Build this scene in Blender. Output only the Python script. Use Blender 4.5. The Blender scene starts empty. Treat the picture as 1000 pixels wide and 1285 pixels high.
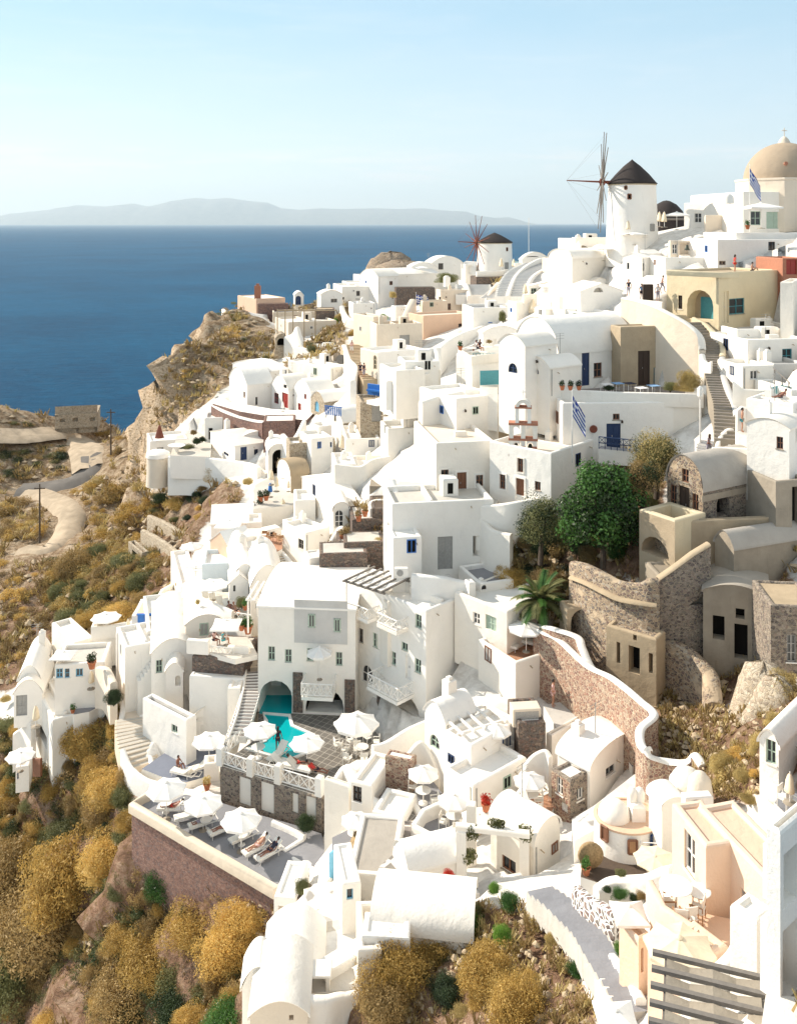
import bpy, math, random
import numpy as np
from mathutils import Vector
random.seed(7); rng=np.random.default_rng(7)
scene=bpy.context.scene; COL=scene.collection
R=math.radians; PI=math.pi
F=1150.0; CX=500.0; CY=280.0      # photo pixels: focal length, vanishing point of level lines
EYE=Vector((0,0,0)); SEA=-150.0

# ------------------------------------------------------------------ materials
MATS={}
def newmat(name):
    m=bpy.data.materials.new(name); m.use_nodes=True
    nt=m.node_tree; nt.nodes.clear()
    out=nt.nodes.new('ShaderNodeOutputMaterial'); b=nt.nodes.new('ShaderNodeBsdfPrincipled')
    nt.links.new(b.outputs[0],out.inputs[0]); MATS[name]=m
    return m,nt,b
def N(nt,t,**k):
    n=nt.nodes.new(t)
    for a,v in k.items():
        if a in n.inputs.keys() if not hasattr(n,a) else False: n.inputs[a].default_value=v
        else: setattr(n,a,v)
    return n
def pos(nt,scale=(1,1,1)):
    g=nt.nodes.new('ShaderNodeNewGeometry'); mp=nt.nodes.new('ShaderNodeMapping'); mp.inputs['Scale'].default_value=scale
    nt.links.new(g.outputs['Position'],mp.inputs[0]); return mp.outputs[0]
def noise(nt,v,scale,detail=4,rough=.6,dist=0):
    n=nt.nodes.new('ShaderNodeTexNoise'); n.inputs['Scale'].default_value=scale; n.inputs['Detail'].default_value=detail
    n.inputs['Roughness'].default_value=rough; n.inputs['Distortion'].default_value=dist
    nt.links.new(v,n.inputs['Vector']); return n.outputs['Fac']
def ramp(nt,f,stops,interp='LINEAR'):
    r=nt.nodes.new('ShaderNodeValToRGB'); r.color_ramp.interpolation=interp
    el=r.color_ramp.elements
    while len(el)<len(stops): el.new(.5)
    for e,(p,c) in zip(el,stops): e.position=p; e.color=(*c,1) if len(c)==3 else c
    nt.links.new(f,r.inputs[0]); return r.outputs[0]
def mix(nt,f,a,b,mode='MIX'):
    m=nt.nodes.new('ShaderNodeMixRGB'); m.blend_type=mode
    for i,x in enumerate((f,a,b)):
        if isinstance(x,(int,float)): m.inputs[i].default_value=x
        elif isinstance(x,tuple): m.inputs[i].default_value=(*x,1)
        else: nt.links.new(x,m.inputs[i])
    return m.outputs[0]
def bump(nt,b,h,strength,dist):
    n=nt.nodes.new('ShaderNodeBump'); n.inputs['Strength'].default_value=strength; n.inputs['Distance'].default_value=dist
    nt.links.new(h,n.inputs['Height']); nt.links.new(n.outputs[0],b.inputs['Normal'])
def mth(nt,op,a,b=None):
    n=nt.nodes.new('ShaderNodeMath'); n.operation=op
    for i,x in enumerate((a,b)):
        if x is None: continue
        if isinstance(x,(int,float)): n.inputs[i].default_value=x
        else: nt.links.new(x,n.inputs[i])
    return n.outputs[0]
def plaster(name,col,stain=(.45,.40,.33),amt=.35,rough=.9,dark=.9):
    m,nt,b=newmat(name); p=pos(nt)
    n1=noise(nt,p,.5,5,.65); n2=noise(nt,pos(nt,(1.6,1.6,.35)),1.3,6,.7)
    c=mix(nt,ramp(nt,n1,[(.3,(0,0,0)),(.75,(1,1,1))]),tuple(x*dark for x in col),col)
    f=ramp(nt,n2,[(.60,(0,0,0)),(.82,(amt,amt,amt))])
    c=mix(nt,f,c,stain); oi=nt.nodes.new('ShaderNodeObjectInfo'); c=mix(nt,1.0,c,ramp(nt,oi.outputs['Random'],[(0,(.92,.90,.86)),(.3,(.99,.975,.95)),(.6,(1,1,1)),(1,(.93,.94,.94))]),'MULTIPLY'); nt.links.new(c,b.inputs['Base Color']); b.inputs['Roughness'].default_value=rough
    b.inputs['Specular IOR Level'].default_value=.2
    h=mth(nt,'ADD',noise(nt,p,1.2,3,.5),mth(nt,'MULTIPLY',noise(nt,p,9,3,.6),.25))
    bump(nt,b,h,.55,.12); return m
def masonry(name,stones,mortar,scale=2.6,width=.07,bumpd=.06,squash=1.35,patch=None):
    m,nt,b=newmat(name); p=pos(nt,(1,1,squash))
    nz=nt.nodes.new('ShaderNodeTexNoise'); nz.inputs['Scale'].default_value=2.2; nt.links.new(p,nz.inputs['Vector'])
    ad=nt.nodes.new('ShaderNodeVectorMath'); ad.operation='MULTIPLY_ADD'; nt.links.new(nz.outputs['Color'],ad.inputs[0])
    ad.inputs[1].default_value=(.28,.28,.28); nt.links.new(p,ad.inputs[2])
    v=nt.nodes.new('ShaderNodeTexVoronoi'); v.inputs['Scale'].default_value=scale; nt.links.new(ad.outputs[0],v.inputs['Vector'])
    e=nt.nodes.new('ShaderNodeTexVoronoi'); e.feature='DISTANCE_TO_EDGE'; e.inputs['Scale'].default_value=scale; nt.links.new(ad.outputs[0],e.inputs['Vector'])
    sep=nt.nodes.new('ShaderNodeSeparateColor'); nt.links.new(v.outputs['Color'],sep.inputs[0])
    k=len(stones); sc=ramp(nt,sep.outputs[0],[(i/k,s) for i,s in enumerate(stones)],'CONSTANT')
    sc=mix(nt,.35,sc,ramp(nt,noise(nt,p,7,4,.7),[(.3,(.0,.0,.0)),(.8,(.6,.55,.5))]))
    w=ramp(nt,e.outputs[0],[(width*.6,(0,0,0)),(width*1.3,(1,1,1))])
    if patch:
        pf=ramp(nt,noise(nt,p,.35,4,.6),[(patch,(1,1,1)),(patch+.06,(0,0,0))]); w=mix(nt,1.0,w,pf,'MULTIPLY')
    c=mix(nt,w,mortar,sc); nt.links.new(c,b.inputs['Base Color']); b.inputs['Roughness'].default_value=.95
    b.inputs['Specular IOR Level'].default_value=.15
    h=mth(nt,'ADD',mth(nt,'MULTIPLY',w,1.0),mth(nt,'MULTIPLY',noise(nt,p,6,3,.6),.4)); bump(nt,b,h,.9,bumpd); return m
def paving(name,cell,joint,scale,width=.06,kind='brick',rot=0.6):
    m,nt,b=newmat(name); p=pos(nt)
    mp=nt.nodes.new('ShaderNodeMapping'); mp.inputs['Rotation'].default_value=(0,0,rot); nt.links.new(p,mp.inputs[0])
    if kind=='brick':
        t=nt.nodes.new('ShaderNodeTexBrick'); t.offset=0.0 if name=='slabs' else .5
        t.inputs['Scale'].default_value=scale; t.inputs['Mortar Size'].default_value=width; t.inputs['Mortar Smooth'].default_value=.1
        t.inputs['Brick Width'].default_value=.5; t.inputs['Row Height'].default_value=.5
        t.inputs['Color1'].default_value=(*cell,1); t.inputs['Color2'].default_value=(*[x*.75 for x in cell],1); t.inputs['Mortar'].default_value=(*joint,1)
        nt.links.new(mp.outputs[0],t.inputs['Vector']); c=t.outputs['Color']
    else:
        e=nt.nodes.new('ShaderNodeTexVoronoi'); e.feature='DISTANCE_TO_EDGE'; e.inputs['Scale'].default_value=scale; nt.links.new(mp.outputs[0],e.inputs['Vector'])
        c=mix(nt,ramp(nt,e.outputs[0],[(width,(0,0,0)),(width*1.4,(1,1,1))]),joint,cell)
    c=mix(nt,.5,c,ramp(nt,noise(nt,p,1.1,5,.7),[(.3,(.55,.5,.45)),(.7,(1,1,1))]),'MULTIPLY')
    nt.links.new(c,b.inputs['Base Color']); b.inputs['Roughness'].default_value=.85; bump(nt,b,noise(nt,p,8,3),.4,.02); return m
def plain(name,col,rough=.6,metal=0,var=.15,spec=.4,scale=6):
    m,nt,b=newmat(name); p=pos(nt)
    c=mix(nt,ramp(nt,noise(nt,p,scale,4,.6),[(.3,(0,0,0)),(.7,(1,1,1))]),tuple(x*(1-var) for x in col),tuple(min(1,x*(1+var*.5)) for x in col))
    nt.links.new(c,b.inputs['Base Color']); b.inputs['Roughness'].default_value=rough; b.inputs['Metallic'].default_value=metal
    b.inputs['Specular IOR Level'].default_value=spec; return m
def leafmat(name,c1,c2,trans=.35,rough=.6):
    m,nt,b=newmat(name); p=pos(nt)
    oi=nt.nodes.new('ShaderNodeObjectInfo')
    n=mth(nt,'ADD',mth(nt,'MULTIPLY',noise(nt,p,1.3,3,.6),.8),mth(nt,'MULTIPLY',oi.outputs['Random'],.25))
    n=mth(nt,'ADD',n,mth(nt,'MULTIPLY',noise(nt,p,14,2,.5),.3))
    c=ramp(nt,n,[(.45,c1),(.85,c2)])
    nt.links.new(c,b.inputs['Base Color']); b.inputs['Roughness'].default_value=rough; b.inputs['Specular IOR Level'].default_value=.25
    tr=nt.nodes.new('ShaderNodeBsdfTranslucent'); nt.links.new(c,tr.inputs[0]); ms=nt.nodes.new('ShaderNodeMixShader'); ms.inputs[0].default_value=trans
    nt.links.new(b.outputs[0],ms.inputs[1]); nt.links.new(tr.outputs[0],ms.inputs[2])
    nt.links.new(ms.outputs[0],[x for x in nt.nodes if x.type=='OUTPUT_MATERIAL'][0].inputs[0]); return m

plaster('white',(.91,.87,.81),(.46,.43,.38),amt=.36,dark=.92)
plaster('worn',(.74,.70,.64),(.36,.31,.25),amt=.6)
plaster('cream',(.78,.68,.56),amt=.3)
plaster('pink',(.76,.54,.40),amt=.2)
plaster('peach',(.83,.63,.48),amt=.12,dark=.96)
plaster('ochre',(.70,.60,.42),(.45,.38,.28),amt=.5)
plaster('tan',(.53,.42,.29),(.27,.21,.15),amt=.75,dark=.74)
plaster('cement',(.40,.345,.275),(.20,.165,.125),amt=.8,dark=.68)
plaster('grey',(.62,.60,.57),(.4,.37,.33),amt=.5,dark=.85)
plaster('domebrown',(.46,.36,.26),(.42,.32,.24),amt=.5,dark=.85)
plaster('pale_blue',(.72,.78,.80),amt=.2)
masonry('basalt',[(.07,.05,.045),(.13,.09,.07),(.20,.10,.07),(.10,.08,.07),(.25,.17,.12)],(.20,.16,.13),scale=5,width=.05)
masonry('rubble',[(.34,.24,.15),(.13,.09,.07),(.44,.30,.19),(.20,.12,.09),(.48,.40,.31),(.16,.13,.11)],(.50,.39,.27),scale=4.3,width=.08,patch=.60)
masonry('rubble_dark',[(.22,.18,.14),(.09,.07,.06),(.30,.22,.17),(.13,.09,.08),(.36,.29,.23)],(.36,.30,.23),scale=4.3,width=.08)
masonry('redstone',[(.40,.18,.11),(.22,.10,.07),(.46,.26,.17),(.30,.12,.08),(.52,.38,.27)],(.58,.45,.33),scale=4.6,width=.08)
masonry('redwall',[(.26,.12,.09),(.20,.09,.07),(.31,.16,.12),(.17,.09,.08)],(.33,.20,.16),scale=4.5,width=.05,bumpd=.04)
masonry('tanstone',[(.55,.43,.29),(.47,.35,.24),(.63,.52,.38),(.36,.28,.20),(.68,.58,.44)],(.60,.51,.38),scale=4.6,width=.07)
masonry('pebbled',[(.12,.08,.07),(.20,.11,.09),(.16,.13,.11),(.30,.2,.16)],(.82,.79,.75),scale=3.6,width=.13,squash=1.0)
paving('slabs',(.21,.19,.165),(.44,.40,.35),.95,.022,'brick',.55)
paving('crazy',(.26,.24,.21),(.78,.75,.71),1.4,.12,'vor')
paving('crazywhite',(.38,.36,.33),(.82,.80,.76),1.2,.28,'vor')
paving('terracotta',(.52,.27,.16),(.60,.36,.24),2.2,.025,'brick',.3)
plaster('greyfloor',(.30,.30,.32),(.22,.21,.22),amt=.5,dark=.8)
plaster('bluefloor',(.22,.24,.30),(.18,.18,.2),amt=.3,dark=.85)
plaster('palefloor',(.62,.58,.52),amt=.5,dark=.85)
plaster('roofgrey',(.46,.42,.37),(.36,.33,.30),amt=.5,dark=.8)
plain('tread',(.24,.21,.19),.9,scale=2)
plain('darkwood',(.055,.035,.025),.7); plain('brownwood',(.22,.10,.055),.65); plain('redwood',(.33,.035,.025),.5)
plain('orange_wood',(.45,.16,.05),.6); plain('greywood',(.19,.17,.15),.85); plain('teak',(.40,.22,.11),.7)
plain('navy',(.02,.045,.12),.5); plain('blue',(.03,.16,.50),.45); plain('teal',(.06,.26,.30),.5); plain('skyblue',(.20,.48,.66),.5)
plain('sage',(.42,.52,.42),.6); plain('whitewood',(.80,.77,.72),.55,var=.06); plain('greydoor',(.36,.35,.33),.7)
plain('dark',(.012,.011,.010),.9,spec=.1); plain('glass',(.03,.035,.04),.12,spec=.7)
plain('canvas',(.86,.83,.78),.9,var=.05,spec=.1); plain('canvas_cream',(.78,.66,.48),.9,var=.1,spec=.1); plain('metal',(.5,.5,.5),.4,.8)
plain('black',(.02,.02,.022),.5); plain('terracotta_pot',(.48,.17,.08),.8); plain('red',(.62,.04,.03),.6); plain('skin',(.46,.24,.155),.55,var=.08)
plain('skin_tan',(.26,.11,.07),.5,var=.08); plain('hair',(.02,.013,.01),.6); plain('blond',(.35,.22,.1),.6)
plain('cloth_white',(.78,.76,.74),.9); plain('cloth_blue',(.22,.38,.60),.9); plain('cloth_dark',(.03,.03,.05),.9); plain('cloth_grey',(.33,.30,.36),.9)
plain('cloth_pink',(.72,.48,.45),.9); plain('cloth_teal',(.08,.38,.42),.9); plain('cushion',(.82,.78,.70),.9,var=.05); plain('soil',(.10,.07,.05),.95)
plain('thatch',(.045,.035,.032),.95,var=.5,scale=14); plain('rust',(.20,.06,.035),.8); plain('bronze',(.06,.07,.055),.5,.6)
plain('flagblue',(.03,.06,.30),.85); plain('flagwhite',(.80,.80,.82),.85); plain('grating',(.42,.40,.37),.8,var=.4,scale=30)
plain('bark',(.10,.075,.055),.95,var=.4); plain('brick',(.42,.18,.11),.85); plain('straw',(.36,.25,.13),.95,var=.4,scale=10)
leafmat('leaf_ochre',(.29,.185,.05),(.74,.51,.16),.35); leafmat('leaf_brown',(.17,.115,.05),(.46,.32,.13),.3); leafmat('leaf_straw',(.30,.22,.08),(.66,.52,.22),.3)
leafmat('leaf_dark',(.018,.032,.016),(.06,.09,.035),.2); leafmat('leaf_green',(.02,.06,.014),(.10,.21,.05),.25,.3); leafmat('leaf_bright',(.05,.13,.02),(.20,.36,.06),.35)
leafmat('leaf_olive',(.08,.085,.03),(.26,.26,.11),.3); leafmat('leaf_sage',(.07,.11,.07),(.20,.27,.17),.3); leafmat('flower_red',(.35,.02,.01),(.65,.06,.03),.3)
def pool_water():
    m,nt,b=newmat('pool_water'); p=pos(nt); b.inputs['Base Color'].default_value=(.005,.40,.43,1); b.inputs['Roughness'].default_value=.04
    b.inputs['Specular IOR Level'].default_value=.5; bump(nt,b,noise(nt,p,2.2,3),.25,.05)
pool_water()

# ------------------------------------------------------------------ geometry helpers
class MB:
    """collects verts and faces for one mesh object"""
    def __init__(s): s.v=[]; s.f=[]; s.m=[]
    def add(s,vs,fs,m=0):
        o=len(s.v); s.v+= [tuple(x) for x in vs]; s.f+=[tuple(i+o for i in f) for f in fs]; s.m+=[m]*len(fs); return s
    def box(s,a,b,m=0,bev=0):
        x0,y0,z0=a; x1,y1,z1=b
        if bev:
            e=bev
            lo=[(x0,y0),(x1,y0),(x1,y1),(x0,y1)]
            sx=(1 if x1>x0 else -1); 
            ins=[(x0+e,y0+e),(x1-e,y0+e),(x1-e,y1-e),(x0+e,y1-e)]
            vs=[(*p,z0) for p in lo]+[(*p,z1-e) for p in lo]+[(*p,z1) for p in ins]
            fs=[(3,2,1,0)]+[(i,(i+1)%4,4+(i+1)%4,4+i) for i in range(4)]+[(4+i,4+(i+1)%4,8+(i+1)%4,8+i) for i in range(4)]+[(8,9,10,11)]
            return s.add(vs,fs,m)
        vs=[(x0,y0,z0),(x1,y0,z0),(x1,y1,z0),(x0,y1,z0),(x0,y0,z1),(x1,y0,z1),(x1,y1,z1),(x0,y1,z1)]
        return s.add(vs,[(3,2,1,0),(4,5,6,7),(0,1,5,4),(1,2,6,5),(2,3,7,6),(3,0,4,7)],m)
    def bar(s,p,q,r,n=6,m=0,r2=None):
        p=Vector(p); q=Vector(q); d=(q-p); L=d.length
        if L<1e-6: return s
        d/=L; u=d.orthogonal().normalized(); w=d.cross(u); r2=r if r2 is None else r2; vs=[]
        for c,rr in ((p,r),(q,r2)):
            for i in range(n):
                a=2*PI*(i+.5)/n; vs.append(c+u*(math.cos(a)*rr)+w*(math.sin(a)*rr))
        fs=[(i,(i+1)%n,n+(i+1)%n,n+i) for i in range(n)]+[tuple(range(n-1,-1,-1)),tuple(range(n,2*n))]
        return s.add(vs,fs,m)
    def lathe(s,prof,c=(0,0,0),n=24,m=0,sx=1,sy=1,a0=0,a1=2*PI):
        full=abs(a1-a0-2*PI)<1e-6; k=n if full else n+1; vs=[]
        for r,z in prof:
            for i in range(k):
                a=a0+(a1-a0)*i/n; vs.append((c[0]+math.cos(a)*r*sx,c[1]+math.sin(a)*r*sy,c[2]+z))
        fs=[]
        for j in range(len(prof)-1):
            for i in range(n):
                b=(i+1)%k if full else i+1
                fs.append((j*k+i,j*k+b,(j+1)*k+b,(j+1)*k+i))
        return s.add(vs,fs,m)
    def poly(s,pts,m=0): return s.add(pts,[tuple(range(len(pts)))],m)
    def prism(s,pts,z0,z1,mt=0,ms=0,bottom=False):
        n=len(pts); a=sum(pts[i][0]*pts[(i+1)%n][1]-pts[(i+1)%n][0]*pts[i][1] for i in range(n))
        if a<0: pts=pts[::-1]
        zb=(lambda i:z0); vs=[(p[0],p[1],z0) for p in pts]+[(p[0],p[1],z1) for p in pts]
        s.add(vs,[tuple(range(n,2*n))],mt); s.add(vs,[(i,(i+1)%n,n+(i+1)%n,n+i) for i in range(n)],ms)
        if bottom: s.add(vs,[tuple(range(n-1,-1,-1))],ms)
        return s
    def mesh(s,name,mats,smooth=False):
        me=bpy.data.meshes.new(name); me.from_pydata(s.v,[],s.f); 
        for m in mats: me.materials.append(MATS[m])
        if len(mats)>1: me.polygons.foreach_set('material_index',s.m)
        if smooth: me.polygons.foreach_set('use_smooth',[True]*len(me.polygons))
        me.update(); return me
    def build(s,name,mats,parent=None,smooth=False,angle=None):
        if isinstance(mats,str): mats=[mats]
        o=bpy.data.objects.new(name,s.mesh(name,mats,smooth or angle is not None)); COL.objects.link(o)
        if parent is not None: o.parent=parent
        if angle is not None:
            try: o.data.set_sharp_from_angle(angle=R(angle))
            except Exception: pass
        return o
def tag(o,label=None,cat=None,group=None,kind=None):
    for k,v in (('label',label),('category',cat),('group',group),('kind',kind)):
        if v: o[k]=v
    return o
def empty(name,loc,rz=0,label=None,cat=None,group=None):
    o=bpy.data.objects.new(name,None); COL.objects.link(o); o.location=loc; o.rotation_euler=(0,0,rz); o.empty_display_size=.3
    return tag(o,label,cat,group)
def kids(o): return CH.get(o.name,[])
def copy_tree(o,parent=None):
    c=o.copy(); COL.objects.link(c)
    if parent is not None: c.parent=parent
    for ch in [x for x in o.children]: copy_tree(ch,c)
    return c
# crop context: coordinates can be read off an enlarged crop of the photo
CT=[0,0,1.0]
def crop(x,y,s): CT[0],CT[1],CT[2]=x,y,s
def X(x): return CT[0]+x*CT[2]
def Yp(y): return CT[1]+y*CT[2]
def P(px,py,Y): return Vector(((px-CX)/F*Y,Y,-(py-CY)/F*Y))
def crom(pts,n=6,closed=False):
    out=[]; L=len(pts)
    if L<3: 
        a,b=pts; return [tuple(a[k]+(b[k]-a[k])*i/n for k in range(len(a))) for i in range(n+1)]
    for i in range(L-1):
        p0=pts[max(i-1,0)]; p1=pts[i]; p2=pts[i+1]; p3=pts[min(i+2,L-1)]
        for j in range(n):
            t=j/n; out.append(tuple(.5*((2*b)+(-a+c)*t+(2*a-5*b+4*c-d)*t*t+(-a+3*b-3*c+d)*t**3) for a,b,c,d in zip(p0,p1,p2,p3)))
    out.append(tuple(pts[-1])); return out
# ------------------------------------------------------------------ terrain: the ground's height fitted to surveyed points (photo x, photo y, metres away)
G=[(975,1285,22),(860,1285,27),(852,1230,31),(790,1220,34.8),(760,1285,32.8),(700,1285,34),(620,1285,36),(540,1285,39),(450,1285,42),(350,1285,45),
(900,1060,37),(860,1130,34),(700,1120,42),(620,1180,41),(700,1200,38),(540,1200,42.2),(500,1205,41.8),(560,1170,43),(470,1240,41),(420,1160,48),(370,1110,52),(330,1180,54),(250,1180,58),(200,1130,61),(172,1073,62.4),(250,1110,58.2),(325,1140,54.8),
(300,1060,58),(180,1030,63),(250,1285,52),(100,1285,60),(0,1285,66),(100,1180,66),(0,1130,74),(60,1050,76),(0,1000,84),(130,980,74),(100,920,80),
(0,920,88),(60,960,80),(170,950,71),(180,900,75),(220,870,76),(240,980,67),(300,1010,62),(120,870,84),(30,880,92),(60,850,92),(132,810,86),(165,810,85),(0,850,100),(60,800,105),
(50,760,115),(0,780,112),(0,700,132),(100,740,112),(100,700,122),(150,700,116),(190,700,111),(215,770,93),(240,710,100),(200,740,102),(300,680,99),(350,630,105),(265,640,112),
(60,655,146),(0,640,156),(0,590,172),(70,590,172),(110,640,148),(150,640,138),(140,590,160),(180,590,148),(210,620,130),(230,655,118),(100,550,188),(60,530,198),(0,535,200),(130,525,198),(185,570,150),(160,535,180),
(200,470,152),(215,445,155),(195,520,150),(235,500,146),(250,560,128),(270,580,122),(220,560,132),(190,600,134),(250,430,158),(300,440,152),(330,480,140),(270,400,172),(300,395,178),(350,400,172),(400,440,140),(350,510,130),
(450,470,125),(540,460,115),(620,430,112),(430,395,172),(380,380,182),(500,355,200),(490,345,210),(560,360,185),(620,348,192),(650,375,145),(680,340,150),(720,325,128),
(790,305,115),(900,300,102),(980,290,98),(960,345,92),(870,370,90),(800,375,92),(850,400,88),(740,400,100),(700,350,125),(910,440,84),(970,450,78),(900,540,74),(990,550,68),(840,545,77),(800,495,82),(740,490,85),(700,440,95),
(640,500,88),(520,570,88),(560,520,95),(480,540,105),(420,600,97),(460,650,84),(590,635,78),(640,640,75),(560,720,72),(430,720,80),(480,690,80),(360,700,88),(320,750,82),(400,760,74),
(700,720,69),(740,640,75),(680,640,78),(780,590,76),(760,760,66),(640,770,70),(920,820,60),(900,720,66),(960,700,64),(990,620,66),(990,850,52),(860,650,68),(800,720,66),
(860,950,50),(930,960,45),(970,930,44),(1000,1000,40),(830,910,55),(870,870,59),(790,840,61),(720,800,66),(830,1000,46),(740,900,61),(640,840,64),(560,890,64),(500,905,66),(400,890,69),(330,900,70),(340,940,64),(450,960,59),(560,930,61),
(650,960,57),(720,1000,53),(790,1020,48),(780,1080,44),(700,1060,48),(600,1020,54),(520,1020,57),(480,1060,54),(540,1090,49),(600,1080,48),(660,1090,45),(430,1000,58),(400,1070,55),(290,850,76),(300,800,79),(250,800,86)]
GW=[(-70,60,-72),(-60,40,-60),(-40,30,-52),(-20,18,-42),(0,15,-34),(15,15,-27),(-95,85,-66),(-110,110,-70),(-115,150,-66),(-120,190,-58),(-95,225,-100),(-55,235,-100),(-20,245,-95),(-110,250,-140),(-60,265,-145),(0,270,-110),
(20,245,-60),(35,225,-40),(60,200,-30),(60,160,-12),(60,130,-4),(60,100,2),(65,80,0),(60,60,-12),(45,40,-16),(35,25,-14),(80,230,-60),(80,270,-120),(-85,207,-62),(-62,214,-70),(-48,212,-60),(-5,222,-40),(-35,205,-45),(10,215,-22),(-62,196,-46),(-45,190,-38),(-42,168,-35)]
pts=[P(*g) for g in G]+[Vector(g) for g in GW]
A=np.array([[p.x,p.y,p.z] for p in pts])
def _tps(d2): 
    return d2*np.log(d2+1e-9)*.5
SC=50.
def fit_tps(A,lam=.02):
    xy=A[:,:2]/SC; n=len(A); d2=((xy[:,None]-xy[None])**2).sum(-1)
    K=_tps(d2)+lam*np.eye(n)*.02; Pm=np.hstack([np.ones((n,1)),xy]); M=np.zeros((n+3,n+3)); M[:n,:n]=K; M[:n,n:]=Pm; M[n:,:n]=Pm.T
    w=np.linalg.solve(M,np.concatenate([A[:,2],np.zeros(3)])); return xy,w
_xy,_w=fit_tps(A)
def terr(x,y):
    q=np.stack([np.ravel(x),np.ravel(y)],1)/SC; out=np.empty(len(q))
    for i in range(0,len(q),20000):
        c=q[i:i+20000]; d2=((c[:,None]-_xy[None])**2).sum(-1); n=len(_xy)
        out[i:i+20000]=_tps(d2)@_w[:n]+_w[n]+c@_w[n+1:]
    return out.reshape(np.shape(x))
_gx=np.arange(-130,92,1.);_gy=np.arange(12,282,1.);_A,_B=np.meshgrid(_gx,_gy);HG=terr(_A,_B)
def hgt(x,y):
    u=np.clip((x+130),0,len(_gx)-1.001);v=np.clip(y-12,0,len(_gy)-1.001);i=u.astype(int);j=v.astype(int);a=u-i;b=v-j
    return (HG[j,i]*(1-a)+HG[j,i+1]*a)*(1-b)+(HG[j+1,i]*(1-a)+HG[j+1,i+1]*a)*b
def march(px,py,off=0.0,ymin=18,ymax=270):
    """where the line of sight through a photo point meets the ground (raised by off)"""
    Y=np.linspace(ymin,ymax,1300); x=(px-CX)/F*Y; z=-(py-CY)/F*Y
    h=hgt(x,Y)+off; s=np.where(z<=h)[0]
    return float(Y[s[0]]) if len(s) else 200.0
# vector noise for rock
def vnoise(x,y,s,seed):
    r=np.random.default_rng(seed); T=r.random((64,64)); xs=x/s; ys=y/s; xi=np.floor(xs).astype(int); yi=np.floor(ys).astype(int); fx=xs-xi; fy=ys-yi
    fx=fx*fx*(3-2*fx); fy=fy*fy*(3-2*fy); g=lambda a,b:T[a%64,b%64]
    return (g(xi,yi)*(1-fx)+g(xi+1,yi)*fx)*(1-fy)+(g(xi,yi+1)*(1-fx)+g(xi+1,yi+1)*fx)*fy-.5
WILD=[[(1012,850),(1500,700),(1500,1500),(1012,1500)],[(820,850),(908,860),(905,965),(825,960)],[(-300,400),(150,515),(190,440),(255,400),(300,372),(345,415),(345,455),(280,480),(262,500),(240,515),(186,545),(184,600),(300,600),(300,640),(262,650),(240,690),(215,740),(150,772),(118,800),(60,840),(0,862),(-300,900)],
[(-300,905),(0,900),(60,960),(150,872),(165,1010),(350,1130),(335,1200),(300,1400),(-300,1400)],[(400,1400),(470,1190),(510,1160),(600,1128),(660,1130),(705,1150),(760,1250),(790,1400)],
[(905,940),(890,890),(1000,850),(1050,880),(1000,935),(950,1000),(850,1005),(880,960)],[(615,660),(650,610),(740,560),(840,570),(810,700),(720,710),(710,790),(640,775),(625,725)],
[(470,365),(480,325),(545,335),(520,362)],[(590,345),(640,345),(620,356)],[(790,700),(1000,660),(1000,800),(900,880),(860,780)],[(345,365),(460,365),(440,395),(345,385)],[(690,780),(760,770),(900,950),(810,960)],[(430,690),(420,640),(490,625),(490,690)],[(775,640),(900,640),(900,730),(775,730)],[(440,440),(430,400),(380,430),(350,460)]]
def inpoly(x,y,pl):
    c=np.zeros(x.shape,bool); n=len(pl)
    for i in range(n):
        x0,y0=pl[i]; x1,y1=pl[(i+1)%n]
        if y0==y1: continue
        t=((y0>y)!=(y1>y))&(x<(x1-x0)*(y-y0)/(y1-y0)+x0); c^=t
    return c
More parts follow.
